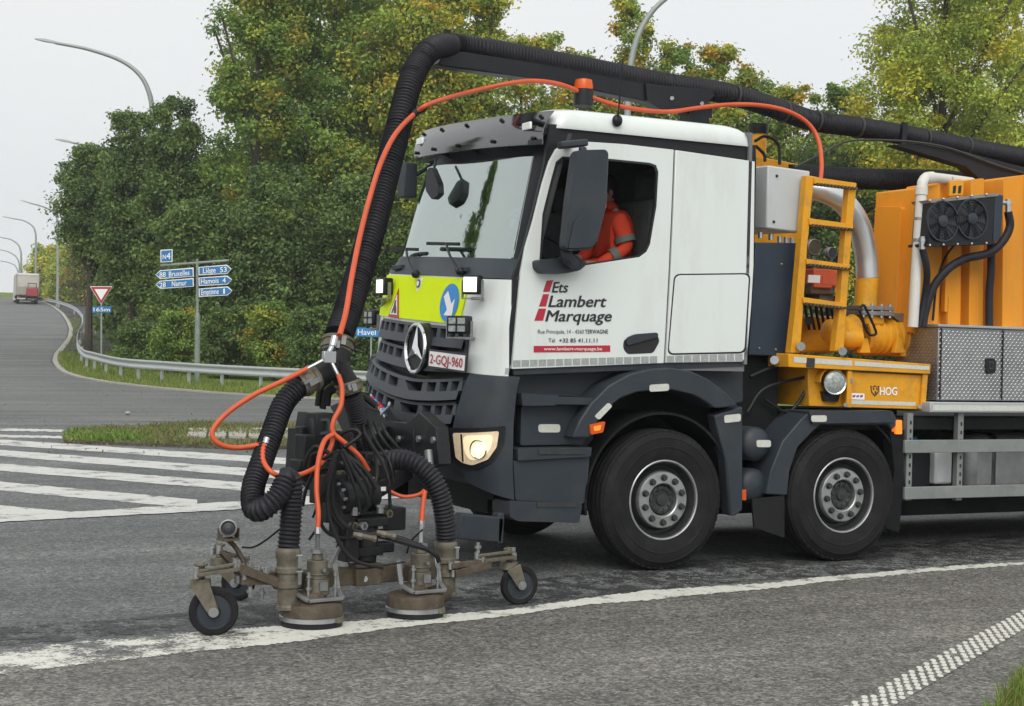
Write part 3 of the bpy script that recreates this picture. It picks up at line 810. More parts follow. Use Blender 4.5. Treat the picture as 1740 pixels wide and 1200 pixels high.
BASE = [(862, 620), (872, 470), (890, 420), (908, 350), (925, 280), (934, 211), (985, 214), (1100, 226), (1220, 240), (1284, 247), (1285, 276), (1281, 450), (1269, 613), (1000, 621)]
def grow(P, k):
    cx = sum(p[0] for p in P)/len(P); cy = sum(p[1] for p in P)/len(P); return [(cx+(p[0]-cx)*k, cy+(p[1]-cy)*k) for p in P]
yplate(BASE, YS+.022, .03, [grow(WIN, .97)]).build('side_frame', 'black_paint', truck)
door = yplate(DOOR, YS, .045, [WIN]).build('door', 'white_paint', truck, bevel=.006)
m = yplate(grow(WIN, 1.005), YS+.004, .02, [grow(WIN, .965)]); m.build('window_seal', 'dark_gap', door)
yplate(REAR, YS, .045).build('side_panel', 'white_paint', truck, bevel=.006)
yplate(rnd([(1148, 468), (1273, 466.5), (1265, 598), (1136.5, 601)], 10), YS-.006, .02).build('locker_door', 'white_paint', truck, bevel=.004)
m = yplate(rnd([(1145.5, 465.5), (1275.5, 464), (1267.5, 600.5), (1134, 603.5)], 11), YS-.0015, .01); m.build('locker_seal', 'dark_gap', truck)
# door handle recess
hp = rnd([(1060, 578), (1078, 570), (1116, 566), (1121, 580), (1110, 600), (1066, 602), (1059, 592)], 5)
yplate(hp, YS-.003, .01).build('handle_recess', 'dark_gap', door)
yplate(rnd([(1066, 574), (1080, 568), (1118, 565), (1119, 573), (1078, 584), (1066, 588)], 4), YS-.022, .02).build('door_handle', 'dark_plastic', door, bevel=.003)
# retro-reflective tape squares along the sill
n_t = 27
for k in range(n_t):
    f0, f1 = k/n_t, (k+.86)/n_t
    u0, u1 = 872+(1264-872)*f0, 872+(1264-872)*f1
    va, vb = (lambda u: 612.5-(u-872)*.0295), (lambda u: 623.5-(u-872)*.0275)
    if 1124 < u1 and u0 < 1132: continue
    yplate([(u0, va(u0)), (u1, va(u1)), (u1, vb(u1)), (u0, vb(u0))], YS-.003, .002).build('tape_square', 'reflective_grey', truck)
# lettering
YT = YS-.004
side_text('Ets', 938, 965, 497, 479, YT, 'black_film', door, .22, .022)
side_text('Lambert', 932, 1030, 521.5, 502, YT, 'black_film', door, .22, .022)
side_text('Marquage', 927, 1039, 546, 527, YT, 'black_film', door, .22, .022)
for q in ([(929, 477), (940, 476), (934, 496), (923, 496)], [(923, 500), (933, 500), (928, 521), (916, 521)], [(915.5, 524.5), (928, 524.5), (923, 545), (908, 545)]):
    yplate(q, YS-.003, .002).build('red_block', 'red_film', door)
side_text('Rue Principale, 14 - 4560', 914, 992, 567, 560, YT, 'black_film', door, 0, -.004)
side_text('TERWAGNE', 994, 1033, 567, 560, YT, 'black_film', door, 0, .012)
side_text('Tél', 932, 943, 582, 575, YT, 'black_film', door)
side_text('+32 85 41.11.11', 950, 1015, 582, 575, YT, 'black_film', door, 0, .012)
yplate([(907, 588), (1037, 587), (1037, 598), (907, 599)], YS-.003, .002).build('red_banner', 'red_film', door)
side_text('www.lambert-marquage.be', 924, 1023, 595.5, 590, YT-.002, 'white_film', door, 0, .006)

# ---- roof
def ring(z, ins, x0, x1, y0, y1, r, n=6):
    P = []; x0 += ins; x1 -= ins; y0 += ins; y1 -= ins
    for cx, cy, a0 in ((x1-r, y1-r, 0), (x0+r, y1-r, 90), (x0+r, y0+r, 180), (x1-r, y0+r, 270)):
        for k in range(n+1):
            a = math.radians(a0+90*k/n); P.append(Vector((cx+r*math.cos(a), cy+r*math.sin(a), z+zs(cy+r*math.sin(a)))))
    P.append(P[0].copy()); return P
m = MB(); R_ = []
for z, i_, r in ((3.25, .004, .10), (3.262, 0, .11), (3.31, .004, .12), (3.355, .02, .13), (3.385, .05, .16), (3.405, .10, .18), (3.418, .2, .2), (3.425, .4, .25), (3.426, .75, .25)):
    R_.append(ring(z, i_, -.98, .80, YS-.005, 2.45, r))
m.grid(R_); m.add([tuple(p) for p in R_[-1][:-1]], [tuple(range(len(R_[-1])-1))])
m.build('roof', 'white_paint', truck, angle=60)

# ---- A-pillars, windscreen
wb = [PF(866, 449, -.75), PF(907, 262, -.75)]
tb, zb = wb[0]; tt, zt = wb[1]; tb, tt = max(-.74, min(-.4, tb)), max(-.74, min(-.4, tt))
WZ0, WZ1 = 2.27, 3.05
m = fpatch([(tb, WZ0), (.80, WZ0), (.80, WZ1), (tt, WZ1)], -.004, .006, 26, 10); ws = m.build('windscreen', 'windscreen_glass', truck)
fpatch([(-.93, 2.18), (tb+.015, 2.22), (tt+.03, 3.22), (-.92, 3.22)], -.004, .05, 8, 12).build('pillar', 'black_paint', truck)
fpatch([(.79, 2.22), (.985, 2.16), (.985, 3.22), (.79, 3.22)], .0, .05, 8, 12).build('pillar', 'black_paint', truck)
fpatch([(-.80, 3.03), (.80, 3.03), (.80, 3.26), (-.80, 3.26)], -.03, .03, 26, 3).build('header', 'black_paint', truck)
fpatch([(-.925, 2.137), (.93, 2.137), (.86, 2.285), (-.86, 2.285)], .006, .05, 26, 3).build('cowl', 'dark_plastic', truck)
for t_ in (.30, -.20):
    p = FR(t_, 2.19, .02); m = MB(); m.box(p, (.05, .17, .04)); m.build('washer_bracket', 'dark_plastic', truck, bevel=.008)
# sticker cards inside the screen
for (u0, v0, u1, v1) in ((858, 353, 880, 367), (858, 371, 874, 387)):
    a = PF(u0, v1, -.7); b = PF(u1, v0, -.75)
    fpatch([(a[0], a[1]), (b[0], a[1]), (b[0], b[1]), (a[0], b[1])], -.014, .002, 2, 2).build('toll_sticker', 'white_film', ws)
# wipers
for (ax_, ay), (bx, by), (cx_, cy_) in (((716, 466), (702, 424), (684, 421)), ((792, 462), (770, 415), (738, 413))):
    A_, B_ = FR(*PF(ax_, ay, .2), .05), FR(*PF(bx, by, .2), .06)
    m = MB(); m.tube([A_, A_.lerp(B_, .5)+Vector((-.02, 0, 0)), B_], .011, 6); m.sphere(A_, .035, 6)
    w_ = m.build('wiper', 'black_paint', truck)
    m = MB(); m.beam(B_+Vector((0, -.24, -.015)), B_+Vector((0, .36, .02)), .02, .025); m.build('wiper_blade', 'cable_rubber', w_)
# dashboard, seats, steering wheel, rear cab lining
m = MB(); m.box((-.98, 1.27, 2.14), (.50, 2.1, .24)); m.box((-1.05, .72, 2.28), (.3, .55, .10)); m.build('dashboard', 'dash_plastic', truck, bevel=.03)
m = MB(); m.box((-1.08, 1.1, 2.285), (.22, .30, .012)); m.build('clipboard', 'white_film', truck); m = MB(); m.box((-1.0, 1.75, 2.31), (.25, .35, .09)); m.build('folded_vest', 'hivis_yellow', truck, bevel=.03)
for y in (.62, 1.95):
    m = MB(); m.box((.12, y, 2.45), (.16, .50, .75)); m.box((-.10, y, 2.02), (.5, .5, .16)); m.box((.16, y, 2.93), (.1, .28, .22)); m.build('seat', 'seat_cloth', truck, bevel=.04)
sw = Vector((-.62, .62, 2.33)); m = MB(); axs = Vector((.75, 0, .66)).normalized(); X_, Y_, Z_ = frame(axs)
m.tube([sw+X_*(.22*math.cos(k*math.pi/12))+Y_*(.22*math.sin(k*math.pi/12)) for k in range(25)], .016, 8, 2, False); m.beam(sw-X_*.2, sw+X_*.2, .04, .02); m.cyl(sw, sw-axs*.35, .04)
m.build('steering_wheel', 'cable_rubber', truck)
# ---- sun visor (smoked)
VP_ = []
for j in range(7):
    b = j/6; r = []
    for i in range(29):
        a = -1+2*i/28
        y = YC+a*1.17; bow = 1-abs(a)**2.6
        x = -1.06-.13*bow+b*(.085+.03*bow)-.035*math.sin(math.pi*b); z = 3.125+.25*b
        r.append(Vector((x, y, z+zs(y))))
    VP_.append(r)
m = MB(); m.grid(VP_, (.008, 0, -.004)); vis = m.build('sun_visor', 'tinted_visor', truck, angle=60)
for a in (-.86, -.45, .0, .45, .86):
    for b_ in (0, 5):
        p = VP_[1 if b_ == 0 else 5][int((a+1)*14)]
        mm = MB(); mm.sphere(p+Vector((-.012, 0, 0)), .016, 5); mm.build('visor_bolt', 'black_paint', vis)
for a in (-.5, .0, .5):
    p = VP_[0][int((a+1)*14)]; q = MB(); q.beam(p+Vector((.02, 0, .05)), p+Vector((.28, 0, -.02)), .02, .03); q.build('visor_bracket', 'black_steel', vis)
for a in (-.82, .82):
    p = VP_[3][int((a+1)*14)]; q = MB(); q.box(p+Vector((-.012, 0, .01)), (.02, .13, .055)); q.build('marker_lamp', 'white_film', vis, bevel=.006)
# ---- mirrors
mr = yplate(rnd([(984, 255), (1029, 254), (1034, 260), (1030, 350), (1014, 412), (1004, 424), (966, 427), (960, 418), (968, 340), (979, 262)], 6), -.20, .09)
mir = mr.build('side_mirror', 'dark_plastic', truck, bevel=.022)
yplate(rnd([(976, 376), (992, 365), (1022, 364), (1016, 400), (1006, 420), (966, 423)], 6), -.214, .03).build('mirror_cap', 'dark_plastic', mir, bevel=.008)
yplate(rnd([(1034, 262), (1030, 350), (1014, 412), (1026, 340), (1031, 264)], 2), -.10, .01).build('mirror_pane', 'mirror_glass', mir)
m = MB(); m.beam(PY(965, 246, -.05), PY(965, 246, .12), .06, .05); m.beam(PY(950, 247, -.05), PY(996, 243, -.08), .10, .05); m.beam(PY(990, 250, -.12), PY(990, 262, -.12), .05, .05)
m.build('mirror_arm', 'dark_plastic', mir, bevel=.012)
yplate(rnd([(916, 442), (930, 440), (960, 438), (975, 430), (990, 442), (997, 450), (985, 460), (960, 465), (925, 464), (917, 456)], 5), -.02, .13).build('mirror_base', 'dark_plastic', mir, bevel=.02)
m = MB(); m.tube([PY(975, 448, -.04), PY(965, 440, -.10), PY(962, 426, -.12)], .045, 8); m.build('mirror_arm', 'dark_plastic', mir)
# far side mirror and kerb mirror seen through the screen
c = FR(.86, 2.95, .22); m = MB(); m.box(c, (.12, .16, .30)); m.tube([c, FR(.9, 3.1, .02)], .02, 6); m.build('ramp_mirror', 'dark_plastic', truck, bevel=.05)
m = MB(); m.plate(rnd([(724, 290), (732, 283), (744, 312), (745, 330), (734, 340), (723, 324)], 4), lambda u, v: PX(u, v, -1.28), (.06, .02, 0)); m.tube([PX(734, 295, -1.25), PX(738, 285, -1.22), PX(741, 270, -1.16)], .012, 6)
m.build('kerb_mirror', 'black_paint', truck, bevel=.012)
# ---- nose panels
TG = PF(797, 600, -.5)[0]
TY = PF(792, 515, -.5)[0]
TD0, TD1 = PF(868, 600, -.85, None, .004)[0], PF(874, 480, -.9, None, .004)[0]
fpatch([(-.60, 1.455), (.60, 1.455), (.60, 2.14), (-.60, 2.14)], -.06, .02, 20, 8).build('nose_core', 'dark_gap', truck)
wc = fpatch([(TD0, 1.44), (TG, 1.44), (TG+.01, 2.128), (TD1, 2.132)], .004, .05, 14, 10).build('corner_panel', 'white_paint', truck, angle=60)
fpatch([(-TG, 1.44), (.985, 1.44), (.985, 2.17), (-TG, 2.135)], .004, .05, 12, 10).build('corner_panel', 'white_paint', truck, angle=60)
fpatch([(TD0+.005, 1.452), (TD0+.05, 1.452), (TD0+.05, 1.498), (TD0+.005, 1.498)], .006, .002, 3, 2).build('tape_square', 'reflective_grey', wc)
hood = fpatch([(TG+.003, 1.76), (-TG, 1.76), (-TG, 2.135), (TG+.013, 2.135)], .0, .04, 22, 6).build('front_flap', 'white_paint', truck, angle=60)
wbd = fpatch([(TY+.02, 1.785), (.62, 1.785), (.58, 2.125), (TY, 2.125)], .014, .01, 22, 6).build('warning_board', 'hivis_yellow', truck, angle=60)
def fdisc(t, z, r, off, n=28, zk=1.0):
    m = MB(); pts = []
    c = FR(t, z, off)
    # tangent directions
    e1 = (FR(t-.01, z, off)-FR(t+.01, z, off)); e1.normalize(); e2 = (FR(t, z+.01, off)-FR(t, z-.01, off)); e2.normalize()
    return c, e1, e2
def fplate(poly, t, z, off, thick, mt, name, parent):
    """flat plate tangent to the nose; poly in metres (right as seen from the front = -t direction)"""
    c, e1, e2 = fdisc(t, z, 0, off); nrm = e1.cross(e2); nrm = nrm if nrm.x < 0 else -nrm
    m = MB(); m.plate(poly, lambda a, b: c+e1*a+e2*b, tuple(-nrm*thick)); return m.build(name, mt, parent)
circ = lambda r, n=28: [(r*math.cos(2*math.pi*k/n), r*math.sin(2*math.pi*k/n)) for k in range(n)]
tB, zB = PF(763, 514, -.4, None, .02); fplate(circ(.145), tB, zB, .020, .004, 'cyan_film', 'arrow_disc', wbd)
A45 = [(.085, -.10), (.085, .03), (.045, -.012), (-.045, .085), (-.095, .04), (-.005, -.055), (-.045, -.10)]
fplate(A45, tB, zB, .024, .003, 'white_film', 'white_arrow', wbd)
tT, zT_ = PF(672, 517, .5, None, .02); fplate([(-.125, -.11), (.125, -.11), (0, .13)], tT, zT_, .020, .004, 'sign_red', 'triangle_border', wbd)
fplate([(-.085, -.085), (.085, -.085), (0, .08)], tT, zT_, .024, .003, 'white_film', 'triangle_field', wbd)
fplate([(-.012, .03), (.01, .035), (.02, .0), (.05, -.03), (.07, -.07), (.02, -.075), (.0, -.04), (-.02, -.075), (-.045, -.075), (-.02, -.02)], tT, zT_, .027, .002, 'black_film', 'worker_pictogram', wbd)
tE, zE = PF(711, 484, .1, None, .02); fplate([(-.055, .055), (.055, .055), (.045, .0), (0, -.06), (-.045, .0)], tE, zE, .019, .004, 'white_film', 'badge_field', wbd)
em = fplate(circ(.034), tE, zE+.01, .026, .004, 'black_film', 'badge', wbd)
fplate(circ(.022), tE, zE+.01, .029, .002, 'white_film', 'badge_centre', wbd)
# ---- star emblem
tS, zS = PF(706, 592, .05, None, .085)
c0, e1, e2 = fdisc(tS, zS, 0, .085); nrm = e1.cross(e2); nrm = nrm if nrm.x < 0 else -nrm
m = MB(); m.cyl(c0-nrm*.10, c0-nrm*.012, .205, .195, 40); st = m.build('emblem_dish', 'black_paint', truck)
m = MB(); m.tube([c0+e1*(.182*math.cos(k*math.pi/20))+e2*(.182*math.sin(k*math.pi/20)) for k in range(41)], .016, 8, 2, False, smooth=False); m.build('emblem_ring', 'chrome', st)
m = MB()
for k in range(3):
    a = math.pi/2+k*2*math.pi/3; dr_ = e1*math.cos(a)+e2*math.sin(a); sd = e1*-math.sin(a)+e2*math.cos(a)
    tip = c0+dr_*.176+nrm*.0; b1 = c0+(dr_*.5+sd*.866)*.044; b2 = c0+(dr_*.5-sd*.866)*.044; top = c0+nrm*.03
    m.add([tip, b1, top, b2, c0-nrm*.01], [(0, 1, 2), (0, 2, 3), (1, 0, 4), (0, 3, 4)])
m.build('emblem_star', 'chrome', st, smooth=False)
# ---- grille: toothed bars
def bar(name, t0, t1, zfun, h, npk, parent, off=.03):
    """a grille bar between t0 and t1 that follows zfun(t): lower lip, upper lip and teeth around open pockets"""
    m = MB(); K = 24
    for lo, hi, o0, o1 in ((0, .42*h, off+.016, off), (.86*h, h, off-.01, off-.02)):
        R0, R1, R2, R3 = [], [], [], []
        for i in range(K+1):
            t = t0+(t1-t0)*i/K; z = zfun(t)
            R0.append(FR(t, z+lo, o0-.07)); R1.append(FR(t, z+lo, o0)); R2.append(FR(t, z+hi, o1)); R3.append(FR(t, z+hi, o1-.07))
        m.grid([R0, R1, R2, R3])
    for k in range(npk+1):
        t = t0+(t1-t0)*k/npk; z = zfun(t); w = .20*(t1-t0)/npk
        v_ = []
        for dt in (-w, w):
            v_ += [FR(t+dt-.12*w, z+.40*h, off), FR(t+dt*.7+.25*w, z+.88*h, off-.012), FR(t+dt*.7+.25*w, z+.88*h, off-.08), FR(t+dt, z+.40*h, off-.08)]
        m.add(v_, [(0, 1, 5, 4), (0, 3, 2, 1), (4, 5, 6, 7), (1, 2, 6, 5), (0, 4, 7, 3)])
    return m.build(name, 'grille_plastic', parent)
zA = lambda t: 1.625-.02*(1-abs(t)); zB_ = lambda t: 1.455-.05*(1-abs(t)/.6)
bar('grille_bar', TG+.03, -TG-.03, zA, .155, 9, truck); bar('grille_bar', TG+.03, -TG-.03, zB_, .155, 9, truck)
fpatch([(TG+.003, 1.44), (TG+.03, 1.44), (TG+.03, 1.78), (TG+.003, 1.78)], .02, .07, 2, 4).build('grille_frame', 'grille_plastic', truck)
# lower grille in the bumper
fpatch([(-.62, .98), (.62, .98), (.62, 1.45), (-.62, 1.45)], -.08, .02, 20, 5).build('bumper_core', 'dark_gap', truck)
zC = lambda t: 1.275-.10*(1-abs(t)/.6); zD = lambda t: 1.10-.10*(1-abs(t)/.6)
bar('grille_bar', TG-.01, .56, zC, .16, 9, truck, .045); bar('grille_bar', TG+.02, .54, zD, .16, 9, truck, .045)
# plate
tP, zP = PF(758, 613, -.3, None, .088); pl = fplate([(-.275, -.07), (.275, -.07), (.275, .07), (-.275, .07)], tP, zP, .085, .02, 'black_film', 'plate_holder', truck)
fplate([(-.255, -.055), (.265, -.055), (.265, .055), (-.255, .055)], tP, zP, .088, .004, 'white_film', 'number_plate', pl)
c, e1, e2 = fdisc(tP, zP, 0, .093); e1 = e1 if e1.y < 0 else -e1
letters('2-GQJ-960', c-e1*.235-e2*.033, e1, e2, .48, .068, 'red_film', pl, 0, .01, 'plate_lettering')
c, e1, e2 = fdisc(tP, zP, 0, .0935)
# ---- bumper
BT, BS = .985, .56
TB0, TB1 = PF(758, 792, -.5, None, .05)[0], PF(796, 640, -.5, None, .05)[0]
bmp = fpatch([(-.985, .56), (TB0, .70), (TB1, 1.44), (-.985, 1.44)], .05, .10, 14, 12).build('bumper_corner', 'dark_plastic', truck, angle=50)
fpatch([(.56, .70), (.985, .56), (.985, 1.44), (.60, 1.44)], .05, .10, 12, 12).build('bumper_corner', 'dark_plastic', truck, angle=50)
fpatch([(TB0-.02, .70), (.57, .70), (.60, 1.02), ((TB0+TB1)/2-.02, 1.02)], .03, .08, 20, 4).build('bumper_centre', 'dark_plastic', truck, angle=50)
fpatch([(-.6, .62), (.6, .62), (.58, .70), (-.58, .70)], -.06, .06, 20, 2).build('bumper_lip', 'black_steel', truck)
HB = rnd([(757, 727), (860, 724), (857, 755), (838, 785), (812, 799), (790, 796), (775, 790), (764, 770)], 5)
fpoly(HB, .060, .02).build('headlamp_surround', 'black_paint', bmp)
HL = rnd([(769, 736), (848, 733), (844, 760), (829, 781), (802, 791), (786, 787), (774, 778)], 4)
hl = fpoly(HL, .068, .012).build('headlamp', 'headlamp_lit', bmp)
fpoly(rnd([(786, 741), (838, 739), (834, 762), (820, 778), (800, 784), (789, 770)], 9), .072, .006).build('headlamp_reflector', 'reflector_lit', bmp)
tH, zH = PF(812, 764, -.7, None, .08); _m = MB(); _m.sphere(FR(tH, zH, .056), .036, 10, (1, 1, 1)); _m.build('headlamp_bulb', 'bulb_lit', bmp)
_m = MB(); _c, _a, _b = fdisc(tH, zH, 0, .076); _m.tube([_c+_a*(.066*math.cos(k*math.pi/12))+_b*(.066*math.sin(k*math.pi/12)) for k in range(25)], .006, 6, 1, False, smooth=False); _m.build('lens_ring', 'chrome', bmp)
fpoly([(782, 738), (785, 738), (788, 785), (785, 784)], .0735, .006).build('lens_rib', 'chrome', bmp)
fpoly(rnd([(766, 796), (783, 800), (790, 812), (772, 808)], 2), .056, .01).build('bumper_vent', 'dark_gap', bmp)
# crash bar / underrun protection
m = MB(); m.beam(PY(775, 893, .05), PY(850, 900, .05), .10, .18); m.box(PY(846, 897, .05), (.05, .10, .22)); m.build('underrun_bar', 'dark_plastic', truck, bevel=.01)
# ---- work lamps on the nose
def work_lamp(u, v, w, h, off, lit, t0, yaw=.0, X=None):
    t, z = PF(u, v, t0, None, off) if X is None else (.6, 1.95); c = FR(t, z, off) if X is None else PX(u, v, X)
    ax_ = Vector((-math.cos(yaw), -math.sin(yaw), 0)); sx = Vector((0, 0, 1)).cross(ax_).normalized(); up = Vector((0, 0, 1))
    m = MB(); m.box(c, (.09, w, h), (ax_, sx, up)); b = m.build('work_lamp', 'black_paint', truck, bevel=.012)
    m = MB(); m.box(c+ax_*.048, (.012, w*.76, h*.76), (ax_, sx, up)); m.build('lamp_lens', 'led_lit' if lit else 'lens', b)
    m = MB()
    for k in (-1, 1): m.box(c+sx*(k*(w/2+.012))-up*.03, (.03, .008, h*.9), (ax_, sx, up))
    m.box(c-up*(h/2+.03), (.04, w+.03, .01), (ax_, sx, up)); m.beam(c-up*(h/2+.03), FR(t, z-.1, 0), .03, .02); m.build('lamp_bracket', 'dull_steel', b)
    if not lit:
        m = MB(); m.box(c+ax_*.056, (.006, .012, h*.84), (ax_, sx, up)); m.box(c+ax_*.056, (.006, w*.84, .012), (ax_, sx, up)); m.build('lens_divider', 'dark_gap', b)
work_lamp(803, 484, .13, .14, .12, True, -.7, .75)
work_lamp(654, 487, .13, .14, .10, True, .7, .1, -1.50)
work_lamp(781, 552, .17, .13, .14, False, -.62, .70)
work_lamp(634, 540, .17, .13, .16, False, .85, .1)
# ---- roof beacon, aerial
b = PY(991, 176, .85); m = MB(); m.lathe(b-Vector((0, 0, .02)), (0, 0, 1), [(.075, 0), (.078, .04), (.072, .12), (.072, .13)], 24, True); bc = m.build('beacon_base', 'black_paint', truck)
m = MB(); m.lathe(b+Vector((0, 0, .11)), (0, 0, 1), [(.074, 0), (.076, .03), (.066, .075), (.03, .085), (.0005, .087)], 24); m.build('beacon_lens', 'amber', bc)
m = MB(); m.sphere(PY(1049, 205, .07), .042, 8, (1, .7, 1.1)); m.tube([PY(1049, 200, .05), PY(1052, 180, .03), PY(1058, 100, .02)], .006, 5, 2); m.build('aerial', 'black_paint', truck)

# ---- steps and lower flank
yplate([(872, 628), (1000, 624), (1180, 619), (1262, 617), (1262, 682), (1225, 690), (1150, 640), (1080, 650), (1010, 700), (1000, 860), (885, 850), (874, 700)], .26, .10).build('step_well', 'dark_plastic', truck)
yplate([(872, 627), (1266, 613), (1262, 622), (873, 637)], YS+.02, .10).build('sill', 'dark_plastic', truck)
for top, bot in (([(886, 668), (1012, 676), (1000, 688), (888, 690)], None), ([(880, 762), (1006, 760), (1004, 776), (880, 783)], None)):
    yplate(rnd(top, 3), .03, .26).build('step_tread', 'dark_plastic', truck, bevel=.01)
yplate(rnd([(886, 690), (1000, 688), (992, 755), (884, 757)], 4), .14, .05).build('step_riser', 'dark_plastic', truck, bevel=.01)
yplate(rnd([(872, 783), (1002, 775), (996, 848), (990, 857), (876, 850)], 4), .06, .10).build('step_riser', 'dark_plastic', truck, bevel=.015)
yplate(rnd([(866, 851), (990, 857), (984, 889), (880, 886), (866, 878)], 4), .02, .28).build('step_tread', 'dark_plastic', truck, bevel=.012)
yplate(rnd([(915, 721), (952, 721), (952, 735), (915, 735)], 5), .135, .006).build('reflector', 'reflective', truck)
for (u0, v0, u1, v1) in ((915, 768, 995, 772), (912, 856, 980, 862)):
    yplate([(u0, v0-2), (u1, v0-2), (u1, v1), (u0, v1)], .022 if v0 < 800 else .014, .01).build('anti_slip_strip', 'rim_dark', truck)
# wheel arch: band sector with rolled lip
def arch(outer, inner, Y, depth, name, parent, mt='dark_plastic', bev=.02):
    return yplate(outer+inner[::-1], Y, depth).build(name, mt, parent, bevel=bev)
OUT = [(973, 744), (985, 715), (1005, 685), (1035, 655), (1070, 636), (1105, 627), (1140, 625), (1175, 631), (1205, 645), (1235, 668), (1255, 690)]
INN = [(1003, 744), (1012, 722), (1030, 697), (1055, 677), (1085, 666), (1115, 663), (1145, 663), (1175, 670), (1198, 682), (1210, 692), (1222, 694)]
arch(OUT, INN, .0, .36, 'wheel_arch', truck)
yplate([(1214, 706), (1262, 690), (1262, 868), (1250, 877), (1240, 876), (1233, 780)], .03, .12).build('arch_rear', 'dark_plastic', truck, bevel=.015)
for q in ([(1104, 654), (1137, 652), (1137, 664), (1104, 666)], [(1010, 708), (1034, 684), (1041, 690), (1018, 714)], [(1231, 706), (1259, 703), (1259, 716), (1231, 719)]):
    yplate(rnd(q, 4), -.006 if q[0][0] < 1200 else .022, .006).build('reflector', 'reflective', truck)
yplate(rnd([(1003, 722), (1029, 716), (1025, 735), (1004, 739)], 3), -.02, .04).build('side_indicator', 'amber', truck, bevel=.005)
yplate(rnd([(1009, 725), (1022, 722), (1020, 731), (1010, 733)], 2), -.024, .01).build('indicator_bulb', 'amber_lit', truck)
# inner mud guards
m = MB(); m.lathe((0, .06, .53), (0, 1, 0), [(.64, 0), (.66, 0), (.66, .5), (.64, .5)], 40, False, math.pi*.95, math.pi*2.05); m.build('inner_guard', 'chassis', truck)
# gap behind cab: dark engine bay, air tanks
m = MB(); m.box((1.05, 1.2, 1.4), (.45, 1.7, 1.0)); m.build('engine_bay', 'chassis', truck)
for (u, v, r) in ((1287, 755, .135), (1283, 826, .135)):
    c = PY(u, v, .10); m = MB(); m.lathe(c, (0, 1, 0), [(.0005, -.03), (.07, -.022), (.115, .0), (r, .035), (r, .9)], 28); t_ = m.build('air_tank', 'dark_plastic', truck)
    if v < 800: yplate(rnd([(1286, 748), (1310, 748), (1310, 760), (1286, 760)], 4), .065, .01).build('reflector', 'reflective', t_)
    else: yplate([(1261, 832), (1268, 832), (1268, 850), (1261, 850)], .09, .01).build('reflector', 'amber', t_)
# second axle guard
O2 = [(1302, 840), (1310, 800), (1330, 750), (1362, 712), (1378, 698), (1518, 700), (1528, 720)]
I2 = [(1338, 842), (1342, 800), (1356, 760), (1380, 735), (1395, 722), (1508, 722), (1516, 730)]
arch(O2, I2, .02, .34, 'axle_guard', truck)
m = MB(); m.lathe((1.70, .05, .53), (0, 1, 0), [(.64, 0), (.66, 0), (.66, .36), (.64, .36)], 40, False, math.pi*1.02, math.pi*1.98); m.build('inner_guard', 'chassis', truck)
yplate([(1376, 699), (1516, 698), (1518, 718), (1380, 720)], -.01, .36).build('guard_top', 'dark_plastic', truck, bevel=.008)
yplate(rnd([(1379, 706), (1405, 706), (1405, 717), (1379, 717)], 4), -.016, .006).build('reflector', 'reflective', truck)
yplate([(1513, 735), (1537, 730), (1534, 830), (1528, 905), (1505, 898), (1520, 800)], .04, .10).build('spray_flap', 'chassis', truck)
fl = yplate([(1278, 848), (1333, 842), (1333, 914), (1282, 896)], .04, .02).build('mud_flap', 'cable_rubber', truck)
side_text('OPEL', 1290, 1328, 886, 873, .036, 'rim_dark', fl) if False else None
# amber side lamp behind second wheel
yplate(rnd([(1522, 714), (1533, 714), (1533, 738), (1522, 738)], 2), .02, .05).build('side_indicator', 'amber_lit', truck, bevel=.004)
# ---- side guard rails, fuel tank and boxes behind
for a_, b_ in (((748, 770)), ((828, 849))):
    p, q = PY(1537, (a_+b_)/2, .02), PY(1537, a_, .02); h = 2*(q.z-p.z)
    m = MB(); m.box((p.x+1.35, .03, p.z), (2.7, .03, h)); m.build('side_guard', 'rail_alloy', truck, bevel=.004)
for u in (1545, 1631):
    a, b = PY(u, 702, .07), PY(u, 850, .07); m = MB(); m.box((a.x, .08, (a.z+b.z)/2), (.06, .05, a.z-b.z))
    g_ = m.build('guard_post', 'rail_alloy', truck)
    for k in range(9):
        mm = MB(); mm.box((a.x+.005, .052, b.z+.08+k*.07), (.014, .004, .03)); mm.build('slot', 'dark_gap', g_)
c = PY(1650, 790, .30); m = MB(); m.box((c.x+.75, .62, c.z), (1.5, .6, .52)); ft = m.build('fuel_tank', 'dull_steel', truck, bevel=.09)
for dx in (.28, .95):
    m = MB(); m.box((c.x+dx, .62, c.z), (.09, .62, .54)); m.build('tank_strap', 'black_paint', ft, bevel=.09)
m = MB(); m.box(PY(1562, 792, .30)+Vector((0, .2, 0)), (.26, .42, .42)); m.build('fluid_tank', 'black_paint', truck, bevel=.04)
m = MB(); m.cyl(PY(1562, 754, .30)+Vector((0, .1, -.02)), PY(1562, 744, .30)+Vector((0, .1, 0)), .05); m.build('filler_cap', 'sign_blue', truck)
m = MB(); m.box(PY(1604, 795, .24)+Vector((0, .1, 0)), (.19, .2, .28)); m.build('battery_cover', 'grey_cabinet', truck, bevel=.02)
m = MB(); m.box(PY(1436, 700, .5)+Vector((0, .3, 0)), (1.2, .5, .05)); m.build('deck_bearer', 'chassis', truck)
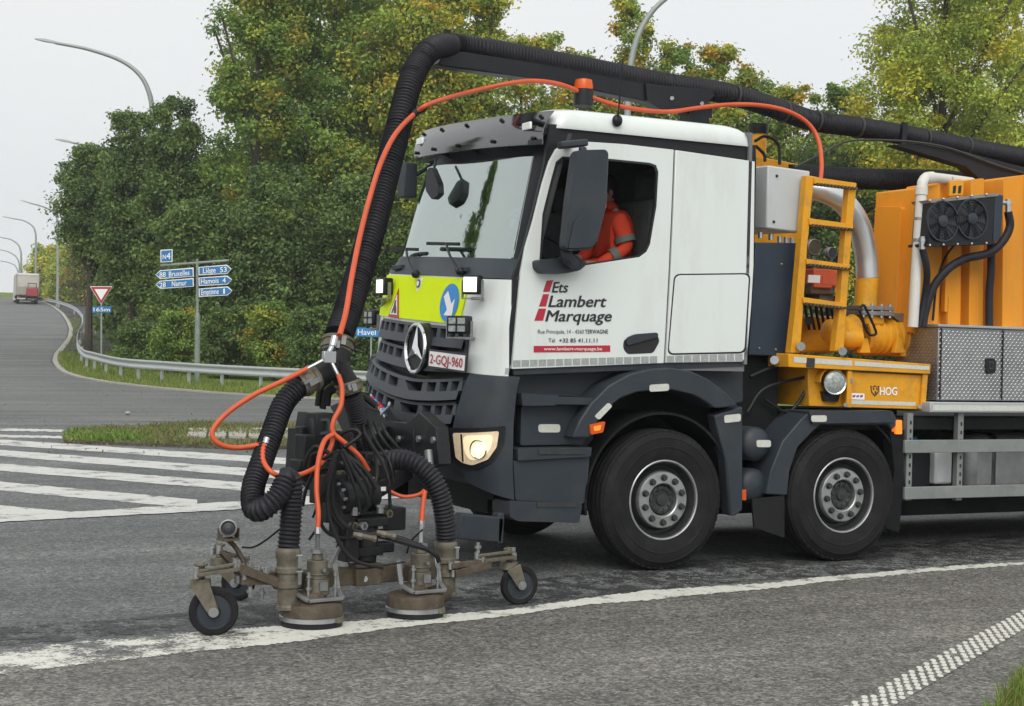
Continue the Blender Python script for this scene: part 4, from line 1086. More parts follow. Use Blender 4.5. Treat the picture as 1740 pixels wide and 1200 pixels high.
# ================================================================== EQUIPMENT ON THE TRUCK
# ---- control cabinet behind the cab
c0 = PY(1303, 388, .22); c1 = PY(1364, 396, .22); ct = PY(1376, 291, .22)
m = MB(); m.plate([(1305, 281), (1377, 291), (1364, 396), (1302, 388)], lambda u, v: PY(u, v, .22), (0, 1.0, .03))
cabn = m.build('control_cabinet', 'grey_cabinet', None, bevel=.012); tag(cabn, 'pale grey steel control cabinet right behind the white cab', 'cabinet')
for (u, v) in ((1320, 299), (1367, 305), (1315, 377), (1358, 383)):
    m = MB(); m.sphere(PY(u, v, .217), .012, 5); m.build('screw', 'dark_gap', cabn)
for (u, v) in ((1292, 395), (1310, 398), (1325, 402), (1336, 403), (1346, 405)):
    m = MB(); m.cyl(PY(u, v, .35), PY(u, v+10, .35), .022, None, 10); m.build('cable_gland', 'steel', cabn)
# ---- navy side panel under the cabinet
nv = yplate([(1284, 412), (1354, 413), (1348, 500), (1336, 606), (1272, 603), (1279, 500)], .24, .06).build('side_shield', 'navy_steel', truck, bevel=.006)
for (u, v) in ((1328, 449), (1290, 592), (1318, 594)):
    m = MB(); m.sphere(PY(u, v, .236), .01, 5); m.build('screw', 'dull_steel', nv)
m = MB()
for k in range(9):
    a = PY(1288+k*5, 606, .4); m.tube([a, a+Vector((random.uniform(-.1, .1), random.uniform(0, .3), -.12)), a+Vector((random.uniform(-.2, .2), .4, -.3)), a+Vector((random.uniform(-.1, .3), .5, -.5))], .012, 6, 4)
for (a, b, c) in (((1275, 640), (1310, 625), (1335, 618)), ((1270, 700), (1300, 660), (1370, 640)), ((1300, 680), (1340, 700), (1372, 660))): m.tube([PY(*a, .3), PY(*b, .28), PY(*c, .25)], .014, 6, 6)
m.build('wiring', 'cable_rubber', truck)
for (u, v) in ((1316, 612), (1338, 616)):
    m = MB(); m.cyl(PY(u, v, .2), PY(u, v, .32), .035, None, 12); m.build('coupling', 'steel', truck)

# ---- yellow platform with blower
plat = thing('blower_platform', 'yellow steel platform with round lamp carrying the blower behind the cab', 'platform', PY(1460, 690, .3))
yplate([(1340, 601), (1582, 619), (1581, 636), (1340, 624)], .08, 2.2).build('deck', 'yellow_paint', plat, bevel=.006)
yplate([(1349, 606), (1371, 608), (1371, 617.5), (1349, 616)], .077, .002).build('reflective_strip', 'reflective', plat)
yplate([(1371, 608), (1385, 609), (1384, 625), (1370, 624)], .076, .003).build('dark_tape', 'rim_dark', plat)
yplate([(1385, 609), (1448, 613), (1448, 622), (1385, 618)], .077, .002).build('reflective_strip', 'reflective', plat)
yplate([(1452, 613.5), (1579, 622.5), (1579, 629), (1452, 621.5)], .077, .002).build('reflective_strip', 'reflective', plat)
LP_ = (1417, 650)
yplate([(1372, 626), (1440, 630), (1440, 692), (1375, 690)], .20, .6).build('lamp_box', 'yellow_paint', plat, bevel=.006)
hog = yplate([(1442, 632), (1575, 638), (1570, 696), (1441, 692)], .12, .6).build('storage_box', 'yellow_paint', plat, bevel=.008)
yplate([(1441, 630), (1448, 630), (1447, 693), (1438, 692)], .095, .02).build('edge_flange', 'yellow_paint', plat, bevel=.003)
yplate([(1569, 636), (1577, 636), (1572, 697), (1564, 696)], .095, .02).build('edge_flange', 'yellow_paint', plat, bevel=.003)
yplate([(1444, 680), (1556, 683.5), (1556, 690), (1444, 687)], .117, .002).build('reflective_strip', 'reflective', hog)
side_text('HOG', 1495, 1524, 671.5, 658, .116, 'white_film', hog, 0, .03)
CREST = rnd([(1479, 655), (1483, 657.5), (1486.5, 654.5), (1490, 657.5), (1494, 655), (1493, 667), (1486.5, 674), (1480.5, 667)], .8)
yplate(CREST, .117, .002).build('crest', 'black_film', hog); yplate([(1486.5+(u-1486.5)*.72, 663.5+(v-663.5)*.72) for u, v in CREST], .1155, .002).build('crest_field', 'yellow_paint', hog)
for (u, v, r) in ((1483.8, 661, .010), (1489.3, 661, .010), (1486.5, 667, .013)):
    m = MB(); m.cyl(PY(u, v, .1145), PY(u, v, .117), r, None, 10); m.build('crest_mark', 'black_film', hog)
yplate(rnd([(1447.5, 668), (1469, 669), (1469, 679.5), (1447, 678.5)], 1), .117, .002).build('sticker', 'white_film', hog)
for k, cm in enumerate(('red_film', 'cyan_film', 'red_film')): yplate([(1449+k*6.3, 672), (1454+k*6.3, 671), (1453+k*6.3, 675), (1448.5+k*6.3, 675.5)], .1155, .001).build('sticker_print', cm, hog)
for (u, v) in ((1437, 688), (1563, 691), (1446, 647)):
    m = MB(); m.cyl(PY(u, v, .09), PY(u, v, .12), .018, None, 8); m.build('catch', 'dull_steel', plat)
# round lamp
c = PY(LP_[0], LP_[1], .11); ax_ = Vector((-.25, -1, 0)).normalized()
m = MB(); m.lathe(c-ax_*.10, ax_, [(.05, 0), (.085, .04), (.098, .10), (.098, .115), (.088, .118)], 28); lamp = m.build('round_lamp', 'black_paint', plat)
m = MB(); m.lathe(c-ax_*.10, ax_, [(.099, .112), (.101, .120), (.096, .127), (.086, .122)], 28); m.build('lamp_ring', 'chrome', lamp)
m = MB(); m.lathe(c-ax_*.10, ax_, [(.088, .119), (.07, .132), (.04, .14), (.0005, .143)], 24); m.build('lamp_lens', 'lens', lamp)
m = MB(); m.lathe(c+Vector((0, .02, 0)), (0, 1, 0), [(.115, 0), (.125, 0), (.125, .10), (.115, .10)], 24, False, math.pi*1.0, math.pi*2.0); m.build('lamp_cowl', 'yellow_paint', lamp)
yplate([(1398, 665), (1428, 668), (1424, 683), (1402, 682)], .16, .05).build('lamp_mount', 'black_paint', lamp)

# ---- roots blower on the platform
bl = thing('blower', 'yellow lobed blower with ribbed housing standing on the yellow platform', 'blower', PY(1480, 606, .5))
YB = .55
def cx(u0, u1, v, r, Y=YB): return PY(u0, v, Y), PY(u1, v, Y), r
a, b = PY(1462, 570, YB), PY(1536, 572, YB)
prof = []
L = (b-a).length; R0 = .145
for k in range(7):
    t = L*k/7; prof += [(R0, t), (R0+.012, t+.01), (R0+.012, t+.03), (R0, t+.04)]
m = MB(); m.lathe(a, (1, 0, 0), [(.0005, -.001), (R0, 0)]+prof[1:]+[(R0-.01, L), (R0-.05, L+.03), (.0005, L+.035)], 32); m.build('housing', 'yellow_paint', bl)
for u, rr in ((1462, .165), (1532, .160)):
    p = PY(u, 571, YB); m = MB(); m.lathe(p, (1, 0, 0), [(.0005, -.02), (rr, -.02), (rr, .02), (.0005, .02)], 32); e_ = m.build('end_flange', 'yellow_paint', bl, bevel=.004)
    for k in range(12):
        mm = MB(); q = 2*math.pi*k/12; mm.cyl(p+Vector((-.032, math.cos(q)*(rr-.02), math.sin(q)*(rr-.02))), p+Vector((.03, math.cos(q)*(rr-.02), math.sin(q)*(rr-.02))), .01, None, 6); mm.build('flange_bolt', 'dull_steel', e_)
a = PY(1408, 563, YB-.05); m = MB(); m.lathe(a, (1, 0, 0), [(.0005, -.04), (.05, -.04), (.085, -.02), (.10, 0), (.10, .08), (.13, .11), (.13, .20), (.15, .24)], 28); m.build('gear_case', 'yellow_paint', bl)
a = PY(1438, 574, YB-.12); m = MB(); m.lathe(a, (1, -.2, 0), [(.0005, -.06), (.05, -.055), (.075, -.03), (.08, 0), (.08, .12)], 24); m.build('drive_case', 'yellow_paint', bl)
for u in (1470, 1528): yplate([(u-8, 600), (u-3, 575), (u+5, 575), (u+10, 600)], YB-.17, .05).build('mounting_foot', 'yellow_paint', bl, bevel=.005)
p = PY(1470, 524, YB); m = MB(); m.box(p, (.34, .34, .035)); m.box(p+Vector((0, 0, -.045)), (.34, .34, .035)); fl = m.build('inlet_flange', 'dull_steel', bl, bevel=.004)
for dx in (-.14, -.05, .05, .14):
    m = MB(); m.cyl(p+Vector((dx, -.15, -.08)), p+Vector((dx, -.15, .035)), .014, None, 6); m.build('flange_bolt', 'steel', fl)
m = MB(); m.box(p+Vector((0, 0, -.10)), (.22, .26, .09)); m.build('inlet_neck', 'yellow_paint', bl, bevel=.02)
lpz = [(1462, 523), (1466, 519), (1471, 524), (1488, 562), (1486, 569), (1478, 569), (1472, 560), (1463, 535), (1461, 527)]
m = MB(); m.tube([PY(u, v, YB-.22) for u, v in lpz], .011, 8, 4); m.build('lifting_handle', 'black_paint', bl)
bx = yplate([(1533, 548), (1545, 543), (1555, 546), (1551, 606), (1530, 606)], YB-.1, .5).build('belt_guard', 'yellow_paint', bl, bevel=.006)
yplate([(1511, 532), (1549, 533), (1556, 547), (1530, 547)], YB-.1, .5).build('guard_lid', 'dull_steel', bl)
yplate([(1365, 535), (1420, 538), (1424, 600), (1362, 600)], .95, .3).build('gear_box', 'yellow_paint', bl, bevel=.03)
m = MB(); m.cyl(PY(1374, 545, .7), PY(1374, 545, .95), .035, None, 12); m.build('shaft_end', 'black_paint', bl)
# valve block, gauges
vb = thing('valve_block', 'cluster of valves and pressure gauges seen through the yellow ladder', 'valve block', PY(1398, 505, .7))
m = MB(); m.box(PY(1385, 474, .7), (.20, .22, .16)); m.box(PY(1412, 474, .7), (.17, .22, .14)); m.build('valve_body', 'orange_hose', vb, bevel=.01)
yplate([(1374, 467), (1394, 468), (1393, 481), (1373, 480)], .585, .01).build('valve_label', 'white_film', vb); yplate([(1398, 470), (1425, 471), (1424, 484), (1397, 483)], .585, .01).build('valve_label', 'orange_hose', vb)
m = MB(); m.box(PY(1386, 492, .72), (.26, .2, .09)); m.box(PY(1392, 505, .75), (.16, .2, .08)); m.box(PY(1385, 458, .75), (.22, .2, .05)); m.build('manifold', 'brown_steel', vb, bevel=.012)
for (u, v, r) in ((1383, 420, .068), (1413, 430, .05)):
    c = PY(u, v, .62); m = MB(); m.lathe(c, (0, -1, 0), [(r, -.04), (r, .01), (r*.92, .014), (r*.88, .005), (.0005, .005)], 24); g_ = m.build('gauge', 'dull_steel', vb)
    m = MB(); m.cyl(c+Vector((0, -.004, 0)), c+Vector((0, -.007, 0)), r*.86, None, 24); m.build('gauge_face', 'brown_steel' if r > .06 else 'dark_plastic', g_)
    m = MB(); m.cyl(c+Vector((0, .02, -r)), PY(u, 456, .66), .018, None, 8); m.build('gauge_stem', 'dull_steel', vb)
m = MB()
for k in range(6): m.tube([PY(1372+k*10, 500, .8), PY(1368+k*9, 520, .85), PY(1375+k*9, 560, .9)], .013, 6, 4)
m.build('hydraulic_lines', 'cable_rubber', vb)

# ---- silver suction elbow
ep = [PY(1474, 472, YB), PY(1471, 430, YB), PY(1458, 380, YB), PY(1432, 343, YB), PY(1400, 325, YB+.03), PY(1372, 318, YB+.1)]
m = MB(); m.tube(ep, .097, 28, 10); pipe = m.build('elbow_pipe', 'satin_steel', None); tag(pipe, 'polished silver elbow pipe curving up behind the yellow ladder', 'pipe')
m = MB(); m.lathe(PY(1470, 521, YB), (ep[0]-PY(1470, 521, YB)), [(.098, 0), (.097, .1), (.094, (ep[0]-PY(1470, 521, YB)).length), (.086, (ep[0]-PY(1470, 521, YB)).length+.004)], 28); m.build('pipe_collar', 'yellow_paint', pipe)

# ---- ladder
lad = thing('ladder', 'yellow steel ladder with serrated rungs behind the grey cabinet', 'ladder', PY(1390, 600, .12))
yplate([(1371, 298), (1384, 300), (1372, 420), (1360, 600), (1343, 600), (1352, 520)], .12, .07).build('stile', 'yellow_paint', lad, bevel=.006)
yplate([(1443, 312), (1456, 311), (1446, 420), (1434, 597), (1418, 597), (1427, 520)], .12, .07).build('stile', 'yellow_paint', lad, bevel=.006)
for v0, v1, ul, ur in ((301, 312, 1384, 1455), (371, 382, 1376, 1450), (440, 449, 1371, 1444), (505, 515, 1365, 1436)):
    rg = yplate([(ul, v0), (ur, v0+10), (ur, v0+19), (ul, v1)], .10, .10).build('rung', 'yellow_paint', lad, bevel=.004)
    for k in range(12):
        f = (k+.5)/12; mm = MB(); q = PY(ul+(ur-ul)*f, v1+1+8*f, .11); mm.box(q, (.016, .06, .02)); mm.build('serration', 'brown_steel', rg)
for u, v in ((1361, 589), (1432, 597)):
    m = MB(); m.cyl(PY(u, v, .06), PY(u, v, .16), .035, None, 10); m.build('hinge_bolt', 'dull_steel', lad)

# ---- chimney & yellow housing behind the cab
p = PY(1288, 240, 1.5); m = MB(); m.cyl(p-Vector((0, 0, .5)), p+Vector((0, 0, .08)), .075, .075, 24); ch = m.build('chimney', 'yellow_paint', None); tag(ch, 'short yellow exhaust stack with black cap behind the cab roof', 'chimney')
m = MB(); m.lathe(p+Vector((0, 0, .06)), (0, 0, 1), [(.082, 0), (.09, .05), (.09, .09), (.03, .10), (.0005, .10)], 24); m.build('chimney_cap', 'black_paint', ch)
hs = yplate([(1270, 262), (1372, 282), (1366, 420), (1270, 420)], 1.3, .7).build('engine_housing', 'yellow_paint', None, bevel=.01); tag(hs, 'yellow engine housing half hidden behind the grey cabinet', 'housing')
m = MB(); m.tube([PY(1283, 240, 1.2), PY(1300, 232, 1.2), PY(1322, 245, 1.2), PY(1325, 280, 1.2)], .014, 6, 6); m.tube([PY(1284, 248, 1.2), PY(1298, 262, 1.2), PY(1300, 275, 1.2)], .014, 6, 6); m.build('wiring_loop', 'cable_rubber', hs)

# ---- water tank
tank = thing('water_tank', 'large ribbed orange plastic water tank standing on the truck bed', 'tank', PY(1600, 556, .5))
def rib(u0, u1, vt0, vt1, Y, du=7, name='tank_rib'):
    return yplate(rnd([(u0, vt0), (u1, vt1), (u1-du, 566), (u0-du*2, 566)], 3), Y, .55).build(name, 'tank_orange', tank, bevel=.035)
rib(1562, 1598, 319, 314, .34, 6); rib(1597, 1614, 320, 318, .42, 4)
rib(1614, 1634, 309, 306, .34, 3); rib(1633, 1650, 312, 310, .44, 3); rib(1650, 1672, 305, 303, .34, 2)
rib(1672, 1706, 310, 308, .58, 2); rib(1705, 1738, 303, 298, .30, 1); rib(1736, 1752, 302, 300, .36, 0); rib(1750, 1900, 296, 285, .30, 0)
xf = PY(1557, 440, .34).x-.03
m = MB(); m.plate(rnd([(.36, 1.86), (.36, 2.96), (.50, 2.98), (.62, 3.0), (.86, 3.0), (.86, 1.86)], .03), lambda y, z: Vector((xf+(z-1.86)*.04, y, z)), (.3, 0, 0)); m.build('tank_front', 'tank_orange', tank, bevel=.03)
m = MB(); m.plate(rnd([(.50, 1.86), (.50, 2.93), (.84, 2.96), (.84, 1.86)], .03), lambda y, z: Vector((xf-.05+(z-1.86)*.04, y, z)), (.1, 0, 0)); m.build('tank_front_panel', 'tank_orange', tank, bevel=.035)
for (u, v0, v1) in ((1607, 470, 530), (1675, 470, 540), (1612, 505, 560)):
    yplate(rnd([(u, v0), (u+5, v0), (u+3, v1), (u-2, v1)], 2), .33 if u < 1670 else .60, .05).build('moulded_groove', 'tank_orange', tank)
yplate([(1614, 312), (1638, 309), (1636, 331), (1613, 333)], .33, .02).build('lifting_pocket', 'yellow_paint', tank); 
for u in (1620, 1629): yplate(rnd([(u, 316), (u+5, 315), (u+4, 328), (u-1, 329)], 1), .327, .004).build('pocket_slot', 'dark_gap', tank)
side_text('S', 1688.5, 1694, 534, 518, .315+.01, 'black_film', tank, 0, 0) if False else None
letters('S', PY(1689, 534, .60), (1, 0, 0), (0, 0, 1), .03, .075, 'black_film', tank)
# ---- white drain pipe
dpz = thing('drain_pipe', 'cream plastic pipe with elbow running down the orange tank', 'pipe', PY(1552, 552, .2))
m = MB(); m.tube([PY(1551, 556, .2), PY(1558, 440, .2), PY(1566, 326, .2), PY(1569, 308, .22), PY(1578, 302, .28), PY(1612, 305, .42), PY(1650, 310, .62)], .044, 16, 6); m.build('pipe_run', 'pvc_white', dpz)
for (u, v, u2, v2) in ((1565.5, 332, 1566.3, 318), (1574, 303, 1584, 302)):
    m = MB(); m.cyl(PY(u, v, .2 if u < 1570 else .26), PY(u2, v2, .2 if u < 1570 else .30), .052, None, 16); m.build('pipe_socket', 'pvc_white', dpz, bevel=.004)
for (u, v) in ((1563, 372), (1560, 408), (1610, 304)):
    m = MB(); a = PY(u, v, .2 if u < 1600 else .42); m.cyl(a-Vector((0, 0, .012)), a+Vector((0, 0, .012)), .050, None, 16); m.build('pipe_clip', 'dull_steel', dpz)

# ---- oil cooler
cool = thing('oil_cooler', 'black oil cooler with two round fans fixed to the orange tank', 'cooler', PY(1640, 415, .1))
yplate([(1582, 341), (1692, 331), (1687, 413), (1576, 417)], .06, .20).build('cooler_core', 'black_paint', cool, bevel=.008)
yplate([(1579, 340), (1697, 328), (1697, 333), (1582, 345)], .05, .22).build('cooler_rail', 'dull_steel', cool); yplate([(1574, 414), (1690, 410), (1690, 415), (1574, 419)], .05, .22).build('cooler_rail', 'black_paint', cool)
yplate([(1692, 329), (1705, 332), (1701, 404), (1687, 414)], .06, .20).build('cooler_end', 'navy_steel', cool, bevel=.006)
for (u, v) in ((1602, 376), (1652, 372)):
    c = PY(u, v, .045); m = MB()
    for k in range(7):
        r = .03+.022*k; m.tube([c+Vector((r*math.cos(q*math.pi/16), 0, r*math.sin(q*math.pi/16))) for q in range(33)], .0028, 4, 1, False, smooth=False)
    for k in range(12):
        q = 2*math.pi*k/12; m.beam(c+Vector((math.cos(q)*.03, 0, math.sin(q)*.03)), c+Vector((math.cos(q+.3)*.165, 0, math.sin(q+.3)*.165)), .006, .006, (0, 1, 0))
    fg = m.build('fan_guard', 'black_paint', cool)
    m = MB(); m.lathe(c+Vector((0, .02, 0)), (0, -1, 0), [(.05, 0), (.05, .03), (.04, .036), (.0005, .038)], 20); m.build('fan_motor', 'dark_plastic', fg)
    m = MB(); m.lathe(c+Vector((0, .014, 0)), (0, -1, 0), [(.172, 0), (.172, .02), (.160, .02), (.160, 0)], 32); m.build('fan_shroud', 'dark_plastic', fg)
    m = MB()
    for k in range(8):
        q = 2*math.pi*k/8; d1 = Vector((math.cos(q), 0, math.sin(q))); d2 = Vector((-math.sin(q), 0, math.cos(q)))
        m.add([c+d1*.045-d2*.01+Vector((0, .012, 0)), c+d1*.155-d2*.03+Vector((0, .006, 0)), c+d1*.155+d2*.035+Vector((0, .014, 0)), c+d1*.045+d2*.02+Vector((0, .013, 0))], [(0, 1, 2, 3)])
    m.build('fan_blade', 'grille_plastic', fg)
for k, u in enumerate((1580, 1603, 1627, 1651, 1676)):
    for vv in (341-k*2.6, 417-k*.9):
        m = MB(); m.sphere(PY(u, vv, .045), .012, 4); m.build('cooler_bolt', 'steel', cool)
for (u, v) in ((1567, 408), (1713, 345)):
    m = MB(); m.cyl(PY(u, v-6, .10), PY(u, v+16, .10), .026, None, 12); m.cyl(PY(u, v-2, .10), PY(u, v+3, .10), .033, None, 6); m.build('hose_fitting', 'steel', cool)
m = MB(); m.cyl(PY(1713, 345, .10), PY(1700, 345, .10), .02, None, 8); m.build('hose_fitting', 'steel', cool)
def hose(name, label, pts, r, mt='hose_rubber', rib_=None, n=12, cat='hose', group=None, sub=10):
    m = MB(); (m.ribbed(pts, r, *rib_) if rib_ else m.tube(pts, r, n, sub)); o = m.build(name, mt, None, angle=70 if not rib_ else 50); return tag(o, label, cat, group)
hose('hydraulic_hose', 'black hose dropping from the left end of the fan cooler', [PY(1568, 424, .10), PY(1575, 460, .12), PY(1572, 500, .2), PY(1562, 556, .22)], .030)
hose('hydraulic_hose', 'black hose looping from the right end of the cooler across the tank', [PY(1713, 360, .10), PY(1716, 385, .10), PY(1704, 410, .11), PY(1680, 430, .12), PY(1640, 440, .14), PY(1610, 458, .16), PY(1585, 490, .2), PY(1572, 530, .22), PY(1568, 556, .22)], .036)
hose('hydraulic_hose', 'black hose hanging straight down under the cooler fans', [PY(1684, 412, .2), PY(1684, 460, .22), PY(1681, 500, .24), PY(1681, 560, .24)], .034)
hose('sensor_cable', 'thin black cable sagging below the left cooler fan', [PY(1620, 418, .16), PY(1605, 440, .28), PY(1592, 480, .30), PY(1585, 545, .30)], .010, 'cable_rubber')
# ---- chequer plate tool box
tb = thing('tool_box', 'silver chequer plate tool box under the orange tank', 'tool box', PY(1690, 680, .4))
q0 = PY(1597, 556, .06); q1 = PY(1590, 679, .06); xL = (q0.x+q1.x)/2
ylen = .52; zt, zb2 = 1.905, 1.295
m = MB(); m.box((xL+1.2, .06+ylen/2, (zt+zb2)/2), (2.4, ylen, zt-zb2)); m.build('box_body', 'dull_steel', tb, bevel=.006)
def treads(o, ex, ez, w, h, nrm, name):
    """raised lozenges of chequer plate"""
    m = MB(); p = .046; r = 0; z = .02
    while z < h-.015:
        x = .02+(p/2 if r % 2 else 0)
        while x < w-.015:
            c = o+ex*x+ez*z; d = (ex+ez*.55).normalized() if r % 2 == 0 else (ex*.9-ez*.45).normalized(); d = (ex+ez*.5).normalized(); e = nrm.cross(d)
            m.add([c-d*.018, c+e*.0062+nrm*.002, c+d*.018, c-e*.0062+nrm*.002, c+nrm*.005], [(0, 1, 4), (1, 2, 4), (2, 3, 4), (3, 0, 4)]); x += p
        z += p*.55; r += 1
    o2 = m.build(name, 'steel', tb, smooth=False); o2['kind'] = 'stuff'
treads(Vector((xL, .059, zb2)), Vector((1, 0, 0)), Vector((0, 0, 1)), 1.4, zt-zb2, Vector((0, -1, 0)), 'tread_pattern')
treads(Vector((xL-.001, .06+ylen, zb2)), Vector((0, -1, 0)), Vector((0, 0, 1)), ylen, zt-zb2, Vector((-1, 0, 0)), 'tread_pattern')
m = MB(); m.box((xL+1.2, .31, zt+.012), (2.44, .54, .022)); m.build('box_lid', 'steel', tb, bevel=.004)
for u in (1598, 1703):
    m = MB(); x = PY(u, 600, .06).x; m.box((x, .056, (zt+zb2)/2), (.014, .012, zt-zb2-.02)); m.build('door_seam', 'dark_gap', tb)
c = PY(1684, 622, .05); yplate(rnd([(1676, 609), (1690, 609), (1693, 615), (1692, 632), (1688, 635), (1678, 635), (1675, 628)], 3), .045, .02).build('latch', 'black_paint', tb, bevel=.004)
yplate(rnd([(1680, 614), (1689, 614), (1688, 628), (1681, 628)], 2), .042, .01, [rnd([(1682, 617), (1687, 617), (1686.5, 625), (1682.5, 625)], 1)]).build('latch_ring', 'dark_plastic', tb)
m = MB(); m.box((xL+1.1, .25, 1.24), (2.45, .5, .085)); m.build('box_sill', 'galvanised', tb, bevel=.006)
m = MB(); m.box((xL+1.1, -.003, 1.235), (2.4, .004, .045)); m.build('reflective_strip', 'reflective', tb)

# ================================================================== BOOM AND SUCTION HOSES
YBM = 1.05
boom = thing('hose_boom', 'long black steel boom carrying the ribbed hose above the cab', 'boom', PY(1130, 190, YBM))
yplate([(745, 108), (757, 83), (768, 85), (930, 108), (1080, 132), (1210, 154), (1212, 168), (1190, 180), (1145, 192), (1125, 186), (1100, 173), (930, 137), (750, 112)], YBM-.07, .14).build('boom_channel', 'black_paint', boom, bevel=.01)
yplate([(1098, 142), (1210, 153), (1215, 163), (1190, 183), (1145, 193), (1120, 184), (1100, 170)], YBM-.10, .03).build('gusset_plate', 'black_paint', boom, bevel=.004)
for (u, v) in ((1142, 167), (1193, 176)):
    m = MB(); m.cyl(PY(u, v, YBM-.12), PY(u, v, YBM-.09), .018, None, 6); m.build('bolt', 'steel', boom)
yplate([(755, 49), (766, 51), (764, 92), (753, 92)], YBM-.11, .03).build('hose_clamp', 'black_paint', boom)
yplate([(1535, 207), (1543, 209), (1540, 246), (1532, 246)], YBM-.11, .03).build('hose_clamp', 'black_paint', boom)
yplate([(1150, 170), (1210, 180), (1210, 200), (1170, 196)], YBM-.06, .12).build('boom_block', 'black_paint', boom)
m = MB(); m.beam(PY(1180, 185, YBM), PY(1180, 215, YBM), .14, .2); m.build('boom_pedestal', 'black_paint', boom)
hs2 = thing('hose_cradle', 'black steel cradle holding the ribbed hose above the orange tank', 'cradle', PY(1670, 330, .9))
yplate([(1518, 246), (1560, 243), (1640, 258), (1800, 300), (1800, 320), (1702, 300), (1694, 330), (1691, 345), (1668, 345), (1668, 328), (1660, 300), (1640, 283), (1590, 268)], .85, .12).build('cradle_plate', 'black_paint', hs2, bevel=.006)
m = MB(); m.tube([PY(1350, 285, .85), PY(1395, 262, .84), PY(1442, 240, .82), PY(1520, 239, .82), PY(1580, 245, .82), PY(1625, 256, .82), PY(1700, 283, .82), PY(1760, 300, .82)], .011, 6, 8); m.build('steel_cable', 'rim_dark', hs2)
# main ribbed hose
HR = .092
yh = lambda u: YBM
mp = [PY(1900, 292, YBM), PY(1740, 268, YBM), PY(1640, 250, YBM), PY(1540, 230, YBM), PY(1450, 215, YBM), PY(1380, 205, YBM), PY(1300, 178, YBM), PY(1230, 158, YBM), PY(1130, 142, YBM),
      PY(1000, 117, YBM), PY(900, 98, YBM), PY(830, 85, YBM), PY(770, 77, YBM), PD(735, 83, 11.55), PD(712, 108, 11.35), PD(694, 150, 11.15), PD(676, 220, 10.95), PD(658, 290, 10.75), PD(638, 370, 10.5), PD(615, 450, 10.25), PD(592, 525, 9.95), PD(575, 572, 9.75)]
hose('suction_hose', 'thick black ribbed hose running over the cab and down to the cleaning head', mp, HR, rib_=(.028, .014, 22))
mh = PY(1640, 303, 1.35)
hose('suction_hose', 'short thick ribbed hose leading level into the orange tank', [PY(1340, 298, 1.3), PY(1420, 302, 1.3), PY(1500, 305, 1.3), PY(1580, 306, 1.3), PY(1680, 312, 1.3)], .098, rib_=(.028, .014, 22))
for (u, v) in ((1248, 164), (1332, 190), (1386, 207), (1457, 217), (1570, 237), (1640, 250)):
    p = PY(u, v, YBM); q = PY(u+8, v+2, YBM); m = MB(); ax_ = (q-p).normalized(); m.cyl(p-ax_*.012, p+ax_*.012, HR+.006, None, 22); m.build('hose_band', 'rim_dark', hs2)
# orange high-pressure hose over the cab
yo = YBM-.22
op = [PY(1394, 312, .5), PY(1396, 275, .6), PY(1390, 236, .75), PY(1370, 207, .80), PY(1335, 188, yo), PY(1290, 179, yo), PY(1240, 178, yo), PY(1190, 183, yo), PY(1130, 190, yo), PY(1060, 182, yo), PY(1010, 167, yo), PY(960, 146, yo), PY(915, 138, yo), PY(870, 141, yo), PY(800, 156, yo),
      PD(735, 175, 11.0), PD(705, 193, 10.95), PD(672, 228, 10.75), PD(648, 275, 10.55), PD(630, 330, 10.4), PD(612, 400, 10.2), PD(598, 470, 9.95), PD(588, 530, 9.75), PD(577, 570, 9.6)]
hose('pressure_hose', 'long thin orange hose strapped along the ribbed hose above the cab', op, .018, 'orange_hose', None, 10)
m = MB(); m.cyl(PD(702, 195, 10.95), PD(722, 181, 11.0), .028, None, 12); sl = m.build('hose_sleeve', 'cable_rubber', None); tag(sl, 'black rubber sleeve clipping the orange hose to the ribbed hose', 'sleeve')

# ================================================================== DRIVER
def skinned(name, J, E_, mt, sub=2):
    me = bpy.data.meshes.new(name); me.from_pydata([j[0] for j in J], E_, []); me.materials.append(MATS[mt])
    o = bpy.data.objects.new(name, me); COL.objects.link(o)
    s_ = o.modifiers.new('skin', 'SKIN'); s_.use_smooth_shade = True
    for v, j in zip(me.skin_vertices[0].data, J): v.radius = (j[1], j[2] if len(j) > 2 else j[1])
    me.skin_vertices[0].data[0].use_root = True
    q = o.modifiers.new('sub', 'SUBSURF'); q.levels = sub; q.render_levels = sub
    return o
hip = PY(1054, 470, .78); chest = PY(1051, 400, .78); neck = PY(1036, 352, .80)
shL, elL, haL = PY(1054, 376, .58), PY(1066, 424, .54), PY(1012, 452, .60)
shR, elR, haR = PY(1026, 372, 1.02), PY(1010, 420, 1.05), PY(985, 440, .95)
knL, knR = hip+Vector((-.48, -.14, .02)), hip+Vector((-.48, .16, .02)); ftL, ftR = knL+Vector((-.2, 0, -.42)), knR+Vector((-.2, 0, -.42))
J = [(hip, .15, .17), (hip.lerp(chest, .5), .15, .17), (chest, .16, .18), (neck-Vector((0, 0, .03)), .085), (neck+Vector((-.01, 0, .05)), .055),
     (shL, .085), (elL, .065), (haL, .045), (shR, .085), (elR, .065), (haR, .045), (knL, .075), (ftL, .055), (knR, .075), (ftR, .055)]
body = skinned('person', J, [(0, 1), (1, 2), (2, 3), (3, 4), (2, 5), (5, 6), (6, 7), (2, 8), (8, 9), (9, 10), (0, 11), (11, 12), (0, 13), (13, 14)], 'hivis_orange')
tag(body, 'driver in orange hi-vis jacket bent over the wheel inside the cab', 'person')
hc = PY(1027, 327, .84)
m = MB(); m.sphere(hc, .095, 12, (1.05, .85, 1.25)); m.sphere(hc+Vector((-.10, .02, -.02)), .02, 6); m.sphere(hc+Vector((.01, -.085, -.01)), .025, 6, (.8, .4, 1.2)); m.sphere(hc+Vector((-.04, .01, -.09)), .05, 6); m.build('head', 'skin', body)
